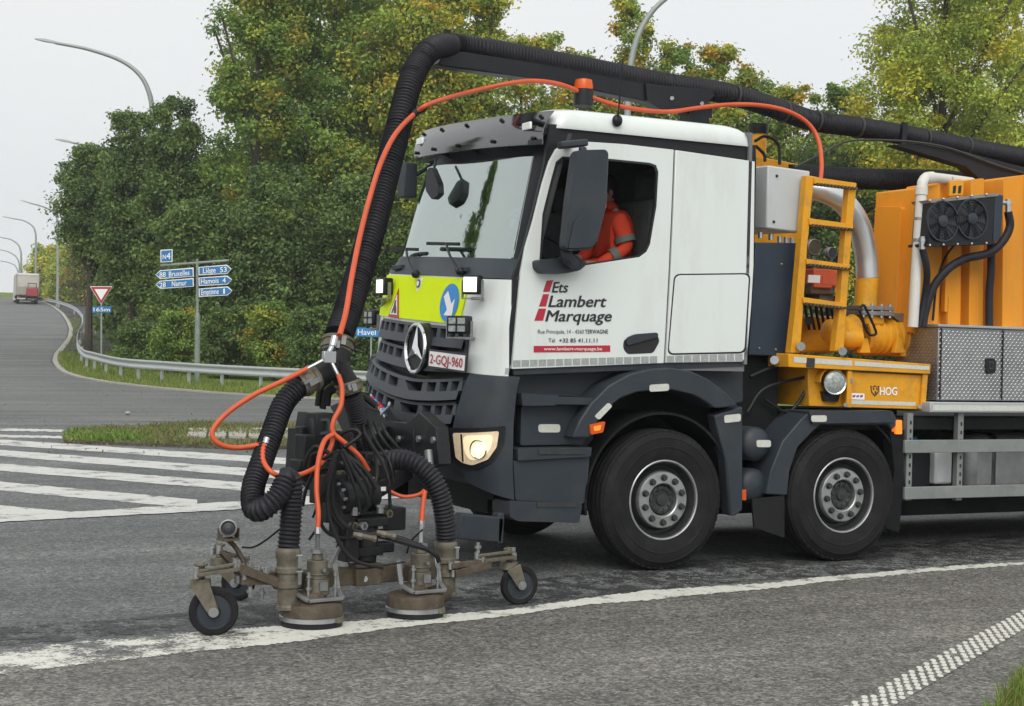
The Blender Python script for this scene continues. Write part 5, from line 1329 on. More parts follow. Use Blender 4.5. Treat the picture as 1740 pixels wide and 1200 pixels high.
m = MB(); m.sphere(hc+Vector((.02, 0, .03)), .103, 12, (1.0, .9, 1.12)); m.build('hair', 'hair', body)
def band(a, b, r, w, mt): 
    ax_ = (b-a).normalized(); m = MB(); mid = a.lerp(b, .5); m.cyl(mid-ax_*w, mid+ax_*w, r, r, 16); m.build('reflective_band', mt, body)
band(elL.lerp(haL, .25), elL.lerp(haL, .55), .066, .03, 'trouser'); band(shL.lerp(elL, .55), shL.lerp(elL, .75), .083, .025, 'trouser')
a = PY(1062, 375, .52); m = MB(); m.tube([PY(1044, 356, .70), PY(1058, 374, .66), PY(1068, 398, .66)], .022, 6, 4); m.build('reflective_band', 'reflective_grey', body)
def hand(w, to, s=1):
    d = (to-w).normalized(); side = d.cross(Vector((0, 0, 1))).normalized(); m = MB(); m.tube([w, w+d*.05, w+d*.09], lambda i: .036, 8, 3)
    for k in range(4):
        o_ = w+d*.085+side*((k-1.5)*.021); m.tube([o_, o_+d*.035+Vector((0, 0, -.01)), o_+d*.045+Vector((0, 0, -.04))], .009, 6, 3)
    m.tube([w+d*.03+side*.035*s, w+d*.06+side*.06*s, w+d*.08+side*.055*s+Vector((0, 0, -.02))], .010, 6, 3); m.build('hand', 'skin', body)
hand(haL, haL+Vector((-.3, .05, .02))); hand(haR, haR+Vector((-.3, -.05, 0)), -1)
# ================================================================== CLEANING HEAD IN FRONT OF THE TRUCK
def CD(u, v, e=0.0): return PD(u, v, 8.67+.00253*(u-362)+e)
head = thing('cleaning_head', 'wheeled road cleaning head with two brown discs pushed in front of the truck', 'cleaning head', (-3.0, -1.2, 0))
LONG = (CD(880, 990)-CD(362, 990)); LONG.z = 0; LONG.normalize(); PERP = Vector((-LONG.y, LONG.x, 0))   # away from the viewer
def hcyl(u0, v0, u1, v1, r, e=0, e1=None, r2=None, n=18):
    m = MB(); m.cyl(CD(u0, v0, e), CD(u1, v1, e if e1 is None else e1), r, r2, n); return m
# casters: wheel bottom pixel, wheel radius, axle direction, fork top pixel
def caster(u, v, r, yaw, top, e=0.0):
    g_ = PZ(u, v); c = Vector((g_.x, g_.y, r)); ax_ = Vector((math.cos(yaw), math.sin(yaw), 0)); dr = Vector((0, 0, 1)).cross(ax_)
    tv = depth_of(c); tp_ = PD(top[0], top[1], tv+e)
    m = MB(); m.cyl(tp_+Vector((0, 0, -.02)), tp_+Vector((0, 0, .03)), .06, .055, 24); m.cyl(tp_+Vector((0, 0, .03)), tp_+Vector((0, 0, .12)), .022, None, 12); m.cyl(tp_+Vector((0, 0, .10)), tp_+Vector((0, 0, .115)), .04, None, 8)
    w = .05
    for k in (-1, 1):
        o_ = ax_*(k*(w/2+.016)); d = c-tp_; d2 = (d-ax_*d.dot(ax_)); up = d2.normalized(); sd = ax_.cross(up)
        A, B = tp_+o_-ax_*d.dot(ax_)*0, c+o_
        A = B-up*(d2.length)
        m.plate([(-.05, 0), (.05, 0), (.028, d2.length+.015), (.012, d2.length+.03), (-.012, d2.length+.03), (-.028, d2.length+.015)], lambda a, b: A+sd*a+up*b, tuple(ax_*(k*.008)))
    cs = m.build('caster', 'dirty_alloy', head, bevel=.003)
    m = MB(); m.lathe(c, ax_, [(r*.72, -w*.45), (r*.80, -w*.5), (r*.95, -w*.46), (r, -w*.25), (r, w*.25), (r*.95, w*.46), (r*.80, w*.5), (r*.72, w*.45)], 40); m.build('caster_tyre', 'tyre', cs)
    m = MB(); m.lathe(c, ax_, [(.0005, -w*.3), (r*.25, -w*.5), (r*.3, -w*.3), (r*.66, -w*.22), (r*.74, -w*.46), (r*.74, w*.46), (r*.66, w*.22), (r*.3, w*.3), (r*.25, w*.5), (.0005, w*.3)], 32); m.build('caster_wheel', 'dark_plastic', cs)
    m = MB(); m.cyl(c-ax_*(w/2+.035), c+ax_*(w/2+.035), .018, None, 10); m.cyl(c-ax_*(w/2+.03), c-ax_*(w/2+.025), .028, None, 12); m.build('axle_bolt', 'dull_steel', cs)
    return tp_
camdir = math.atan2(-CF.y, -CF.x)
t1 = caster(362, 1080, .137, camdir+math.radians(190), (341, 992))
t2 = caster(404, 1020, .115, camdir+math.radians(160), (372, 955), .0)
t3 = caster(881, 1027, .128, camdir+math.radians(205), (865, 962))
# beam and outriggers
m = MB(); A, B = CD(470, 988, .12), CD(772, 965, .12); m.beam(A, B, .10, .10); m.build('cross_beam', 'brown_steel', head, bevel=.006)
m = MB(); m.box(CD(620, 975, .06), (.18, .10, .13), (LONG, PERP, Vector((0, 0, 1)))); m.build('beam_bracket', 'brown_steel', head, bevel=.006)
m = MB(); m.cyl(CD(620, 984, .0), CD(620, 984, .05), .02, None, 6); m.build('bolt', 'dull_steel', head)
def rod(a, b, w=.02, h=.014, mt='dirty_alloy', nm='link_arm', e=0):
    m = MB(); m.beam(CD(*a, e), CD(*b, e), w, h); o = m.build(nm, mt, head, bevel=.002)
    for q in (a, b):
        mm = MB(); mm.cyl(CD(*q, e)-Vector((0, 0, .02)), CD(*q, e)+Vector((0, 0, .025)), .016, None, 8); mm.build('pivot_bolt', 'dull_steel', o)
rod((333, 977), (410, 966), .045, .02); rod((333, 972), (400, 958), .025, .014); rod((360, 938), (405, 945), .03, .014, e=.15); rod((362, 932), (420, 952), .03, .02, e=.2)
rod((372, 935), (425, 990), .05, .025, 'brown_steel', e=.1); rod((405, 965), (470, 990), .06, .05, 'brown_steel', 'outrigger')
rod((405, 985), (468, 985), .09, .05, 'brown_steel', 'outrigger', .05); rod((418, 975), (466, 975), .10, .03, 'brown_steel', 'outrigger', .1)
rod((770, 975), (830, 958), .07, .045, 'brown_steel', 'outrigger'); rod((810, 945), (872, 937), .03, .016); rod((820, 953), (874, 946), .06, .02, 'dirty_alloy', 'link_arm')
rod((765, 962), (815, 955), .05, .03, 'brown_steel', 'outrigger')
for (u, v, e) in ((425, 962, .02), (440, 970, .05), (452, 972, .0), (415, 975, 0), (812, 930, 0), (425, 1005, 0), (445, 1008, .05)):
    m = MB(); m.cyl(CD(u, v-8, e), CD(u, v+10, e), .013, None, 8); m.cyl(CD(u, v-3, e), CD(u, v+2, e), .022, None, 6); m.build('adjuster_bolt', 'dull_steel', head)
# discs
def disc(u, vb, w, e):
    g_ = PZ(u, vb-9); d0 = depth_of(g_); r = w/2/FPX*d0; c = Vector((g_.x, g_.y, 0))
    m = MB(); m.lathe(c, (0, 0, 1), [(.0005, .055), (r*.98, .055), (r, .065), (r, .125), (r*.97, .135), (r*.86, .142), (r*.55, .150), (r*.45, .17), (r*.43, .20), (.0005, .20)], 48); b = m.build('cleaning_disc', 'brown_steel', head)
    m = MB(); m.lathe(c, (0, 0, 1), [(r*1.0, .036), (r*1.02, .038), (r*1.02, .062), (r*1.0, .064)], 48); m.build('clamp_ring', 'steel', b)
    m = MB(); m.lathe(c, (0, 0, 1), [(r*.93, .004), (r*.985, .004), (r*.985, .04), (r*.93, .04)], 48); m.build('brush_skirt', 'cable_rubber', b)
    q = Vector((math.cos(-.9), math.sin(-.9), 0)); m = MB(); m.box(c+q*(r*1.02)+Vector((0, 0, .05)), (.03, .05, .03), (q, Vector((-q.y, q.x, 0)), Vector((0, 0, 1)))); m.build('ring_clasp', 'dirty_alloy', b)
    return c, r, d0
cA, rA, dA = disc(529, 1072, 106, 0); cB, rB, dB = disc(705, 1056, 98, 0)
def up(c, dx, dy, z): return c+LONG*dx+PERP*dy+Vector((0, 0, z))
Z_ = Vector((0, 0, 1))
for c, r, s_ in ((cA, rA, 1), (cB, rB, 1)):
    # hydraulic motor
    m = MB(); m.cyl(up(c, .03, 0, .18), up(c, .03, 0, .27), .075, .07, 24); m.cyl(up(c, .03, 0, .27), up(c, .03, 0, .38), .060, None, 20); m.cyl(up(c, .03, 0, .38), up(c, .03, 0, .42), .035, .03, 14); m.cyl(up(c, .03, 0, .295), up(c, .03, 0, .305), .066, None, 20)
    mo = m.build('disc_motor', 'dirty_alloy', head, bevel=.004)
    m = MB(); m.cyl(up(c, .03, -.055, .33), up(c, .03, -.085, .33), .012, None, 8); m.build('motor_port', 'dull_steel', mo); m = MB(); m.cyl(up(c, .03, 0, .42), up(c, .03, 0, .44), .042, None, 6); m.build('motor_nut', 'dull_steel', mo); m = MB(); m.box(up(c, .03, -.075, .235), (.05, .012, .05), (LONG, PERP, Z_)); m.build('motor_plate', 'dull_steel', mo)
    # U-shaped guard
    m = MB(); pts = [up(c, -.12, .02, .34), up(c, -.12, -.02, .20), up(c, -.09, -.12, .165), up(c, .13, -.12, .165), up(c, .16, -.02, .20), up(c, .16, .02, .34)]
    for a, b in zip(pts, pts[1:]): m.beam(a, b, .03, .018)
    m.build('disc_yoke', 'dull_steel', head, bevel=.002)
    m = MB()
    for dx, dy in ((-.07, .05), (.12, .05), (.12, -.06), (-.06, -.06)): m.cyl(up(c, dx, dy, .15), up(c, dx, dy, .32), .009, None, 6); m.cyl(up(c, dx, dy, .22), up(c, dx, dy, .235), .017, None, 6); m.cyl(up(c, dx, dy, .29), up(c, dx, dy, .30), .017, None, 6)
    m.build('spring_bolts', 'dull_steel', head)
# cam-lock couplings up to the hoses
def coupling(u, v0, v1, e, r=.066):
    a, b = CD(u, v1, e), CD(u+1, v0, e); h = (b-a).length
    m = MB(); m.lathe(a, b-a, [(r*1.05, 0), (r*1.05, h*.05), (r*.92, h*.08), (r*.92, h*.34), (r*1.12, h*.36), (r*1.12, h*.44), (r*.98, h*.46), (r*.98, h*.58), (r*1.15, h*.60), (r*1.15, h*.67), (r, h*.70), (r, h*.80), (r*1.1, h*.84), (r*1.12, h*.93), (r*1.04, h*.97), (r*.9, h)], 28)
    o = m.build('pipe_coupling', 'dirty_alloy', head)
    m = MB(); nrm = -PERP
    for k in (.52, .78): q = a.lerp(b, k)+nrm*(r*1.1)+LONG*.03; m.box(q, (.022, .02, h*.20), (LONG, PERP, Z_)); m.cyl(q+Vector((0, 0, h*.1))-LONG*.02, q+Vector((0, 0, h*.1))+LONG*.02, .008, None, 6)
    m.build('cam_lever', 'dull_steel', o)
    return b
k1 = coupling(489, 930, 1035, -.02); k2 = coupling(757, 918, 1012, .10)
m = MB(); m.cyl(CD(488, 1030, -.02), up(cA, -.10, 0, .10), .062, None, 24); m.build('outlet_pipe', 'brown_steel', head)
m = MB(); m.cyl(CD(756, 1005, .10), up(cB, .10, 0, .10), .062, None, 24); m.build('outlet_pipe', 'brown_steel', head)
# centre column, rotary actuator
m = MB(); m.cyl(CD(622, 880, .15), CD(618, 955, .12), .085, .075, 20); m.box(CD(620, 885, .13), (.22, .2, .05), (LONG, PERP, Z_)); m.box(CD(617, 935, .12), (.18, .18, .05), (LONG, PERP, Z_)); m.cyl(CD(617, 950, .12), CD(618, 985, .12), .05, None, 14); m.build('centre_column', 'black_steel', head, bevel=.005)
m = MB(); a, b = CD(572, 846, .12), CD(652, 838, .20); m.lathe(a, b-a, [(.0005, -.02), (.06, -.02), (.075, 0), (.11, .005), (.11, .05), (.098, .055), (.098, .22), (.102, .24), (.102, .27), (.09, .285), (.0005, .29)], 32)
ac = m.build('rotary_actuator', 'black_steel', head)
X_, Y_, A_ = frame(b-a)
for k in range(10):
    m = MB(); q = 2*math.pi*k/10; p = a+X_*(.088*math.cos(q))+Y_*(.088*math.sin(q)); m.cyl(p-A_*.015, p+A_*.01, .011, None, 6); m.build('actuator_bolt', 'steel', ac)
m = MB(); m.box(CD(622, 815, .16), (.12, .05, .03), (LONG, PERP, Z_)); m.box(CD(612, 812, .16), (.05, .04, .03), (LONG, PERP, Z_)); m.build('actuator_ports', 'dirty_alloy', ac, bevel=.004)
m = MB(); m.box(a.lerp(b, .80)-PERP*.098+Z_*.04, (.035, .004, .025), (LONG, PERP, Z_)); m.build('label_tag', 'white_film', ac)
for (u, v) in ((602, 866), (646, 862), (604, 892), (645, 888)):
    m = MB(); m.cyl(CD(u, v, .05), CD(u, v+10, .05), .022, None, 8); m.cyl(CD(u, v-4, .05), CD(u, v, .05), .03, None, 6); m.build('clamp_bolt', 'dull_steel', head)
# folding lever between column and left disc
m = MB(); m.beam(CD(563, 958, .05), CD(580, 925, .05), .016, .02); m.beam(CD(570, 918, .05), CD(586, 928, .05), .03, .02); m.build('adjusting_lever', 'dull_steel', head)
# camera on a stalk
cc = CD(388, 898, .10); m = MB(); vd = (CAM_POS-cc).normalized(); vd = (vd+Vector((-.05, 0, .05))).normalized()
m.lathe(cc-vd*.10, vd, [(.0005, 0), (.04, .0), (.048, .02), (.048, .11), (.050, .12), (.042, .125), (.040, .105), (.0005, .10)], 28); cm_ = m.build('camera', 'dull_steel', head)
m = MB(); m.lathe(cc-vd*.10, vd, [(.040, .107), (.022, .112), (.02, .118), (.0005, .12)], 20); m.build('camera_lens', 'black_film', cm_)
m = MB(); m.box(cc-Z_*.062, (.10, .09, .012), (LONG, PERP, Z_))
for k in (-1, 1): m.box(cc-Z_*.03+LONG*(k*.054)-vd*.04, (.006, .05, .07), (LONG, PERP, Z_))
m.tube([cc-Z_*.065, CD(400, 930, .12), CD(412, 950, .10), CD(416, 965, .08)], .014, 6, 4); m.build('camera_stalk', 'brown_steel', cm_)
def chose(label, pts, r, mt='hose_rubber', name='hose', ribbed=None, cat='hose', n=10):
    m = MB(); (m.ribbed(pts, r, *ribbed) if ribbed else m.tube(pts, r, n, 8)); return tag(m.build(name, mt, None, angle=50 if ribbed else 70), label, cat)
# Y-junction
J0 = PD(572, 590, 9.72)
yj = thing('hose_junction', 'black Y-shaped hose junction with metal cam couplings in front of the truck', 'junction', PD(565, 640, 9.6))
m = MB(); m.cyl(PD(573, 596, 9.72), PD(566, 622, 9.66), .088, .085, 24); m.tube([PD(566, 612, 9.66), PD(556, 628, 9.62), PD(535, 642, 9.57)], .072, 20, 6); m.tube([PD(568, 612, 9.66), PD(578, 632, 9.68), PD(592, 655, 9.70)], .072, 20, 6); m.build('y_piece', 'cable_rubber', yj)
def ringc(a, b, r, mt='dirty_alloy', nm='cam_coupling'):
    h = (b-a).length; m = MB(); m.lathe(a, b-a, [(r, 0), (r*1.1, h*.1), (r*1.1, h*.25), (r, h*.3), (r, h*.5), (r*1.12, h*.55), (r*1.12, h*.8), (r*1.02, h*.85), (r, h)], 28); o = m.build(nm, mt, yj)
    x, y, z = frame(b-a); m = MB()
    for q in (0, math.pi): m.box(a.lerp(b, .5)+x*(r*1.13*math.cos(q)), (.02, .03, h*.6), (x, y, z))
    q = a.lerp(b, .5)+(CAM_POS-a).normalized()*(r*1.13); m.box(q, (.03, .02, h*.5), (x, y, z)); m.build('cam_lever', 'dull_steel', o)
ringc(PD(575, 574, 9.75), PD(572, 598, 9.72), .092); ringc(PD(537, 640, 9.57), PD(508, 655, 9.5), .078); ringc(PD(590, 648, 9.70), PD(596, 668, 9.71), .078)
m = MB(); p = PD(559, 607, 9.5); m.box(p, (.085, .03, .07), (LONG, PERP, Z_)); m.cyl(p+Z_*.03, PD(565, 588, 9.52), .016, None, 8); m.cyl(p-LONG*.04-Z_*.02, PD(520, 628, 9.45), .012, None, 8); m.cyl(p+LONG*.02-Z_*.03, PD(574, 637, 9.50), .012, None, 8); m.cyl(PD(565, 589, 9.52), PD(569, 572, 9.55), .022, None, 8); m.build('distributor_block', 'steel', yj, bevel=.003)
# ribbed branch hoses
chose('ribbed black branch hose looping left down to the near disc', [PD(510, 654, 9.5), PD(482, 686, 9.42), PD(463, 735, 9.3), PD(443, 790, 9.15), PD(430, 830, 9.05), PD(432, 864, 8.95), PD(452, 862, 8.9), PD(475, 840, 8.92), PD(490, 812, 8.97), PD(496, 830, 8.98), CD(494, 880, -.02), k1], .070, 'hose_rubber', 'branch_hose', (.024, .012, 20))
chose('ribbed black branch hose dropping from the junction behind the cable bundle', [PD(595, 664, 9.72), PD(606, 700, 9.85), PD(613, 745, 9.95), PD(618, 790, 9.98), PD(617, 830, 9.95)], .068, 'hose_rubber', 'branch_hose', (.024, .012, 20))
chose('ribbed black branch hose arching right down to the far disc', [PD(628, 812, 9.85), PD(645, 793, 9.80), PD(675, 781, 9.72), PD(708, 789, 9.68), PD(735, 815, 9.68), PD(750, 850, 9.70), PD(757, 890, 9.74), k2], .068, 'hose_rubber', 'branch_hose', (.024, .012, 20))
# orange hoses around the head
R_O = .0155
chose('orange hose making a wide loop left of the ribbed hose', [PD(522, 627, 9.45), PD(480, 648, 9.35), PD(430, 672, 9.25), PD(385, 703, 9.15), PD(361, 733, 9.1), PD(370, 753, 9.1), PD(400, 761, 9.15), PD(440, 756, 9.2), PD(452, 750, 9.2)], R_O, 'orange_hose', 'pressure_hose')
chose('orange hose curling under the bend of the near branch hose', [PD(452, 750, 9.2), PD(447, 765, 9.15), PD(448, 785, 9.1), PD(462, 803, 9.05), PD(482, 810, 9.1), PD(515, 805, 9.2), PD(545, 788, 9.3), PD(562, 760, 9.4), PD(567, 738, 9.42)], R_O, 'orange_hose', 'pressure_hose')
chose('orange hose dropping from the junction to the fork above the cables', [PD(575, 637, 9.5), PD(581, 660, 9.48), PD(579, 690, 9.45), PD(567, 715, 9.42), PD(566, 735, 9.41), PD(585, 752, 9.42), PD(610, 775, 9.45), PD(626, 800, 9.5)], R_O, 'orange_hose', 'pressure_hose')
chose('orange hose hanging vertically to the motor of the near disc', [PD(566, 738, 9.38), PD(551, 750, 9.3), PD(541, 785, 9.2), PD(538, 830, 9.1), PD(541, 870, 9.05), PD(540, 897, 9.03)], R_O, 'orange_hose', 'pressure_hose')
chose('short orange hose running right behind the black actuator', [PD(660, 834, 9.6), PD(685, 844, 9.6), PD(710, 841, 9.6), PD(722, 833, 9.6)], R_O*.8, 'orange_hose', 'pressure_hose')
chose('short orange hose hanging to the motor of the far disc', [PD(722, 834, 9.6), PD(719, 855, 9.58), PD(716, 888, 9.55)], R_O, 'orange_hose', 'pressure_hose')
for a, b in (((452, 752), (455, 745)),):
    m = MB(); m.cyl(PD(449, 762, 9.18), PD(454, 744, 9.2), .02, None, 10); tag(m.build('hose_fitting', 'steel', None), 'silver fitting joining two orange hoses on the ribbed branch hose', 'fitting')
m = MB(); m.cyl(PD(540, 895, 9.03), up(cA, .03, 0, .44), .014, None, 8); m.cyl(PD(540, 897, 9.03), PD(540, 908, 9.02), .02, None, 8); m.build('feed_lance', 'dull_steel', head)
m = MB(); m.cyl(PD(716, 886, 9.55), up(cB, .03, 0, .44), .014, None, 8); m.cyl(PD(716, 886, 9.55), PD(716, 897, 9.54), .02, None, 8); m.build('feed_lance', 'dull_steel', head)
# cable bundle
CB = [([(575, 765), (560, 800), (545, 860), (550, 900), (590, 915), (640, 905)], 9.15), ([(577, 765), (565, 815), (568, 870), (600, 900), (660, 915), (730, 935)], 9.1), ([(580, 765), (600, 800), (620, 840), (625, 860)], 9.12),
      ([(582, 766), (605, 795), (628, 830), (622, 868)], 9.15), ([(572, 768), (555, 820), (560, 870), (585, 905), (575, 930)], 9.2), ([(578, 770), (595, 810), (610, 845), (612, 870)], 9.1), ([(568, 768), (540, 790), (520, 830), (515, 860)], 9.3),
      ([(574, 772), (556, 840), (566, 900), (600, 950), (650, 965)], 9.05), ([(585, 760), (610, 740), (600, 730), (580, 740), (575, 765)], 9.4), ([(560, 770), (535, 760), (520, 790), (540, 800), (565, 785)], 9.35), ([(590, 775), (620, 800), (640, 830)], 9.25),
      ([(548, 768), (528, 775), (530, 800), (560, 795)], 9.33), ([(640, 905), (690, 918), (735, 940), (745, 955)], 9.3), ([(475, 900), (450, 920), (430, 930), (412, 930)], 9.0), ([(718, 900), (700, 920), (690, 940)], 9.5), ([(600, 880), (590, 920), (600, 965), (690, 955)], 9.1)]
for k, (pp, d) in enumerate(CB):
    thin = pp[0][0] in (475, 718, 600)
    m = MB(); m.tube([PD(u+random.uniform(-2, 2), v, d+i*.02) for i, (u, v) in enumerate(pp)], .006 if thin else random.choice((.011, .012, .014)), 8, 8); m.build('cable', 'cable_rubber', head)
for (a, b) in (((640, 905), (672, 912)), ((600, 908), (640, 916))):
    m = MB(); m.cyl(PD(*a, 9.12), PD(*b, 9.14), .017, None, 10); m.cyl(PD(a[0]+8, a[1]+2, 9.12), PD(a[0]+16, a[1]+4, 9.12), .022, None, 6); m.cyl(PD(b[0]-6, b[1]-1, 9.14), PD(b[0], b[1], 9.14), .021, None, 6); m.build('hose_fitting', 'dirty_alloy', head)
# black support frame of the head
m = MB()
m.plate([(505, 728), (517, 728), (522, 700), (548, 705), (560, 730), (600, 735), (615, 790), (610, 850), (560, 850), (520, 820), (500, 800)], lambda u, v: PD(u, v, 9.75), tuple(PERP*.12)); m.build('frame_plate', 'black_steel', head, bevel=.006)
m = MB(); m.box(PD(545, 722, 9.62), (.14, .12, .15), (LONG, PERP, Z_)); m.box(PD(535, 760, 9.60), (.22, .12, .16), (LONG, PERP, Z_)); m.box(PD(514, 755, 9.65), (.07, .08, .22), (LONG, PERP, Z_)); m.box(PD(512, 790, 9.5), (.10, .12, .07), (LONG, PERP, Z_)); m.build('control_housing', 'black_steel', head, bevel=.008)
m = MB(); m.plate(rnd([(530, 712), (560, 711), (562, 738), (533, 740)], 3), lambda u, v: PD(u, v, 9.55), tuple(PERP*.03), [rnd([(536, 716), (556, 716), (557, 733), (538, 735)], 2)]); m.build('housing_bezel', 'dark_plastic', head, bevel=.003)
m = MB(); m.box(PD(580, 870, 9.35), (.10, .12, .30), (LONG, PERP, Z_)); m.box(PD(560, 830, 9.4), (.2, .14, .18), (LONG, PERP, Z_)); m.box(PD(592, 925, 9.3), (.09, .1, .2), (LONG, PERP, Z_)); m.build('mast', 'black_steel', head, bevel=.006)
for pts in ([(540, 690), (545, 660), (560, 645)], [(548, 695), (555, 665), (575, 655), (600, 662)], [(556, 690), (560, 668), (580, 662), (615, 672), (640, 690)]):
    m = MB(); m.tube([PD(u, v, 9.85) for u, v in pts], .022, 8, 6); m.build('cable', 'cable_rubber', head)
# dark clutter of hydraulics behind the cable bundle
for (u, v, d, sx, sy, sz) in ((585, 800, 9.55, .30, .14, .12), (632, 790, 9.75, .22, .2, .16), (600, 900, 9.42, .16, .14, .10), (650, 880, 9.7, .22, .2, .14), (560, 870, 9.30, .10, .10, .12), (640, 930, 9.5, .2, .1, .06)):
    m = MB(); m.box(PD(u, v, d), (sx, sy, sz), (LONG, PERP, Z_)); m.build('hydraulic_block', 'black_steel', head, bevel=.008)
for (u, v, d) in ((590, 788, 9.42), (602, 796, 9.42), (575, 805, 9.42), (640, 783, 9.62), (655, 872, 9.55), (612, 893, 9.32), (595, 893, 9.32)):
    m = MB(); p = PD(u, v, d); m.cyl(p+PERP*.05, p-PERP*.05, .018, None, 8); m.cyl(p-PERP*.03, p-PERP*.05, .026, None, 6); m.build('hydraulic_fitting', random.choice(('dull_steel', 'dirty_alloy')), head)
for k in range(16):
    u0, v0 = random.uniform(548, 640), random.uniform(730, 800); u2, v2 = u0+random.uniform(-45, 60), v0+random.uniform(60, 150)
    m = MB(); m.tube([PD(u0, v0, 9.6), PD((u0+u2)/2+random.uniform(-25, 25), (v0+v2)/2, 9.4), PD(u2, v2, 9.4)], random.choice((.008, .011, .014)), 7, 8); m.build('cable', 'cable_rubber', head)
for k in range(5):
    u0 = 600+k*12; m = MB(); m.tube([PD(u0, 705+k*4, 9.9), PD(u0+10, 740, 9.8), PD(u0+18+k*4, 770, 9.85), PD(u0+40, 775+k*3, 10.1)], .013, 7, 8); m.build('cable', 'cable_rubber', head)
# linkage plate between truck and head
lk = thing('mounting_frame', 'black bolted steel frame linking the cleaning head to the bumper', 'frame', PX(680, 790, -1.9))
m = MB(); m.plate([(560, 690), (600, 672), (640, 690), (655, 715), (690, 718), (712, 700), (740, 726), (745, 790), (700, 800), (640, 800), (600, 770)], lambda u, v: PX(u, v, -1.86), (.10, 0, 0)); m.build('face_plate', 'black_steel', lk, bevel=.008)
for (u, v) in ((679, 746), (713, 746), (738, 748), (660, 770)):
    m = MB(); p = PX(u, v, -1.86); m.cyl(p-Vector((.02, 0, 0)), p, .026, None, 6); m.build('bolt', 'dull_steel', lk)
m = MB(); m.beam(PX(650, 740, -1.86), PD(560, 800, 9.5), .12, .16); m.beam(PX(690, 800, -1.86), PD(600, 850, 9.5), .10, .12); m.beam(PX(720, 760, -1.8), PX(720, 760, -1.2), .16, .25); m.build('link_beam', 'black_steel', lk, bevel=.01)
m = MB(); m.cyl(PX(728, 765, -1.9), PX(730, 790, -1.9), .03, None, 10); m.build('grease_fitting', 'dull_steel', lk)
# coloured hydraulic quick couplers
qc = thing('coupler_block', 'bundle of black hoses with red and blue quick couplers at the grille', 'couplers', PX(635, 690, -1.9))
m = MB()
for k in range(8): a = PX(630+k*3, 672+k*4, -1.80-.01*k); m.tube([PX(600-k, 664+k*2, -1.95), PX(615, 668+k*3, -1.9), a], .012, 6, 5)
m.build('hydraulic_lines', 'cable_rubber', qc)
m = MB()
for k in range(8): a = PX(630+k*3, 672+k*4, -1.82-.01*k); m.cyl(a, a+Vector((.0, -.06, -.04)), .015, None, 8)
m.build('coupler_body', 'steel', qc)
for k, cm in enumerate(('red_film', 'cyan_film', 'red_film', 'red_film', 'cyan_film')):
    a = PX(632+k*5, 676+k*5, -1.87); m = MB(); m.cyl(a, a+Vector((0, -.03, -.02)), .02, None, 8); m.build('coupler_cap', cm, qc)
m = MB(); m.tube([PX(662, 685, -1.88), PX(660, 692, -1.9), PX(648, 705, -1.9)], .012, 6, 4); m.build('coupler_bracket', 'steel', qc)
# ================================================================== TREES
PAL = {
 'dark': ([(0.132, 0.204, 0.059), (0.164, 0.242, 0.065), (0.112, 0.174, 0.057), (0.211, 0.288, 0.065)], [.35, .3, .2, .15]),
 'olive': ([(0.208, 0.319, 0.066), (0.264, 0.378, 0.070), (0.160, 0.261, 0.062), (0.402, 0.437, 0.061), (0.417, 0.336, 0.050)], [.3, .25, .22, .15, .08]),
 'yellow': ([(0.414, 0.448, 0.063), (0.299, 0.392, 0.068), (0.543, 0.481, 0.058), (0.214, 0.303, 0.063), (0.514, 0.353, 0.048)], [.26, .26, .18, .2, .1]),
 'ash': ([(0.460, 0.521, 0.076), (0.353, 0.439, 0.072), (0.596, 0.575, 0.067), (0.271, 0.356, 0.064), (0.596, 0.466, 0.050)], [.3, .28, .2, .14, .08]),
 'autumn': ([(0.230, 0.275, 0.055), (0.345, 0.213, 0.039), (0.161, 0.225, 0.055), (0.391, 0.312, 0.055)], [.35, .2, .25, .2]),
}
def leaf_mesh(name, C, Nn, S, col):
    """rhombic leaves: centres C, normals Nn, lengths S, colours col"""
    n = len(C); a = RNG.normal(size=(n, 3)); a -= Nn*(a*Nn).sum(1)[:, None]; a /= np.linalg.norm(a, axis=1)[:, None]+1e-9; b = np.cross(Nn, a)
    L = S[:, None]; bend = Nn*(S*.18)[:, None]
    V = np.stack([C-a*L*.5-bend, C+b*L*.30, C+a*L*.5-bend, C-b*L*.30], 1).reshape(-1, 3)
    me = bpy.data.meshes.new(name); me.vertices.add(4*n); me.vertices.foreach_set('co', V.astype(np.float32).ravel())
    me.loops.add(4*n); me.loops.foreach_set('vertex_index', np.arange(4*n, dtype=np.int32)); me.polygons.add(n); me.polygons.foreach_set('loop_start', np.arange(0, 4*n, 4, dtype=np.int32))
    me.update(calc_edges=True)
    at = me.attributes.new('col', 'FLOAT_COLOR', 'FACE'); at.data.foreach_set('color', np.concatenate([col, np.ones((n, 1))], 1).astype(np.float32).ravel())
    me.materials.append(MATS['leaf']); return me
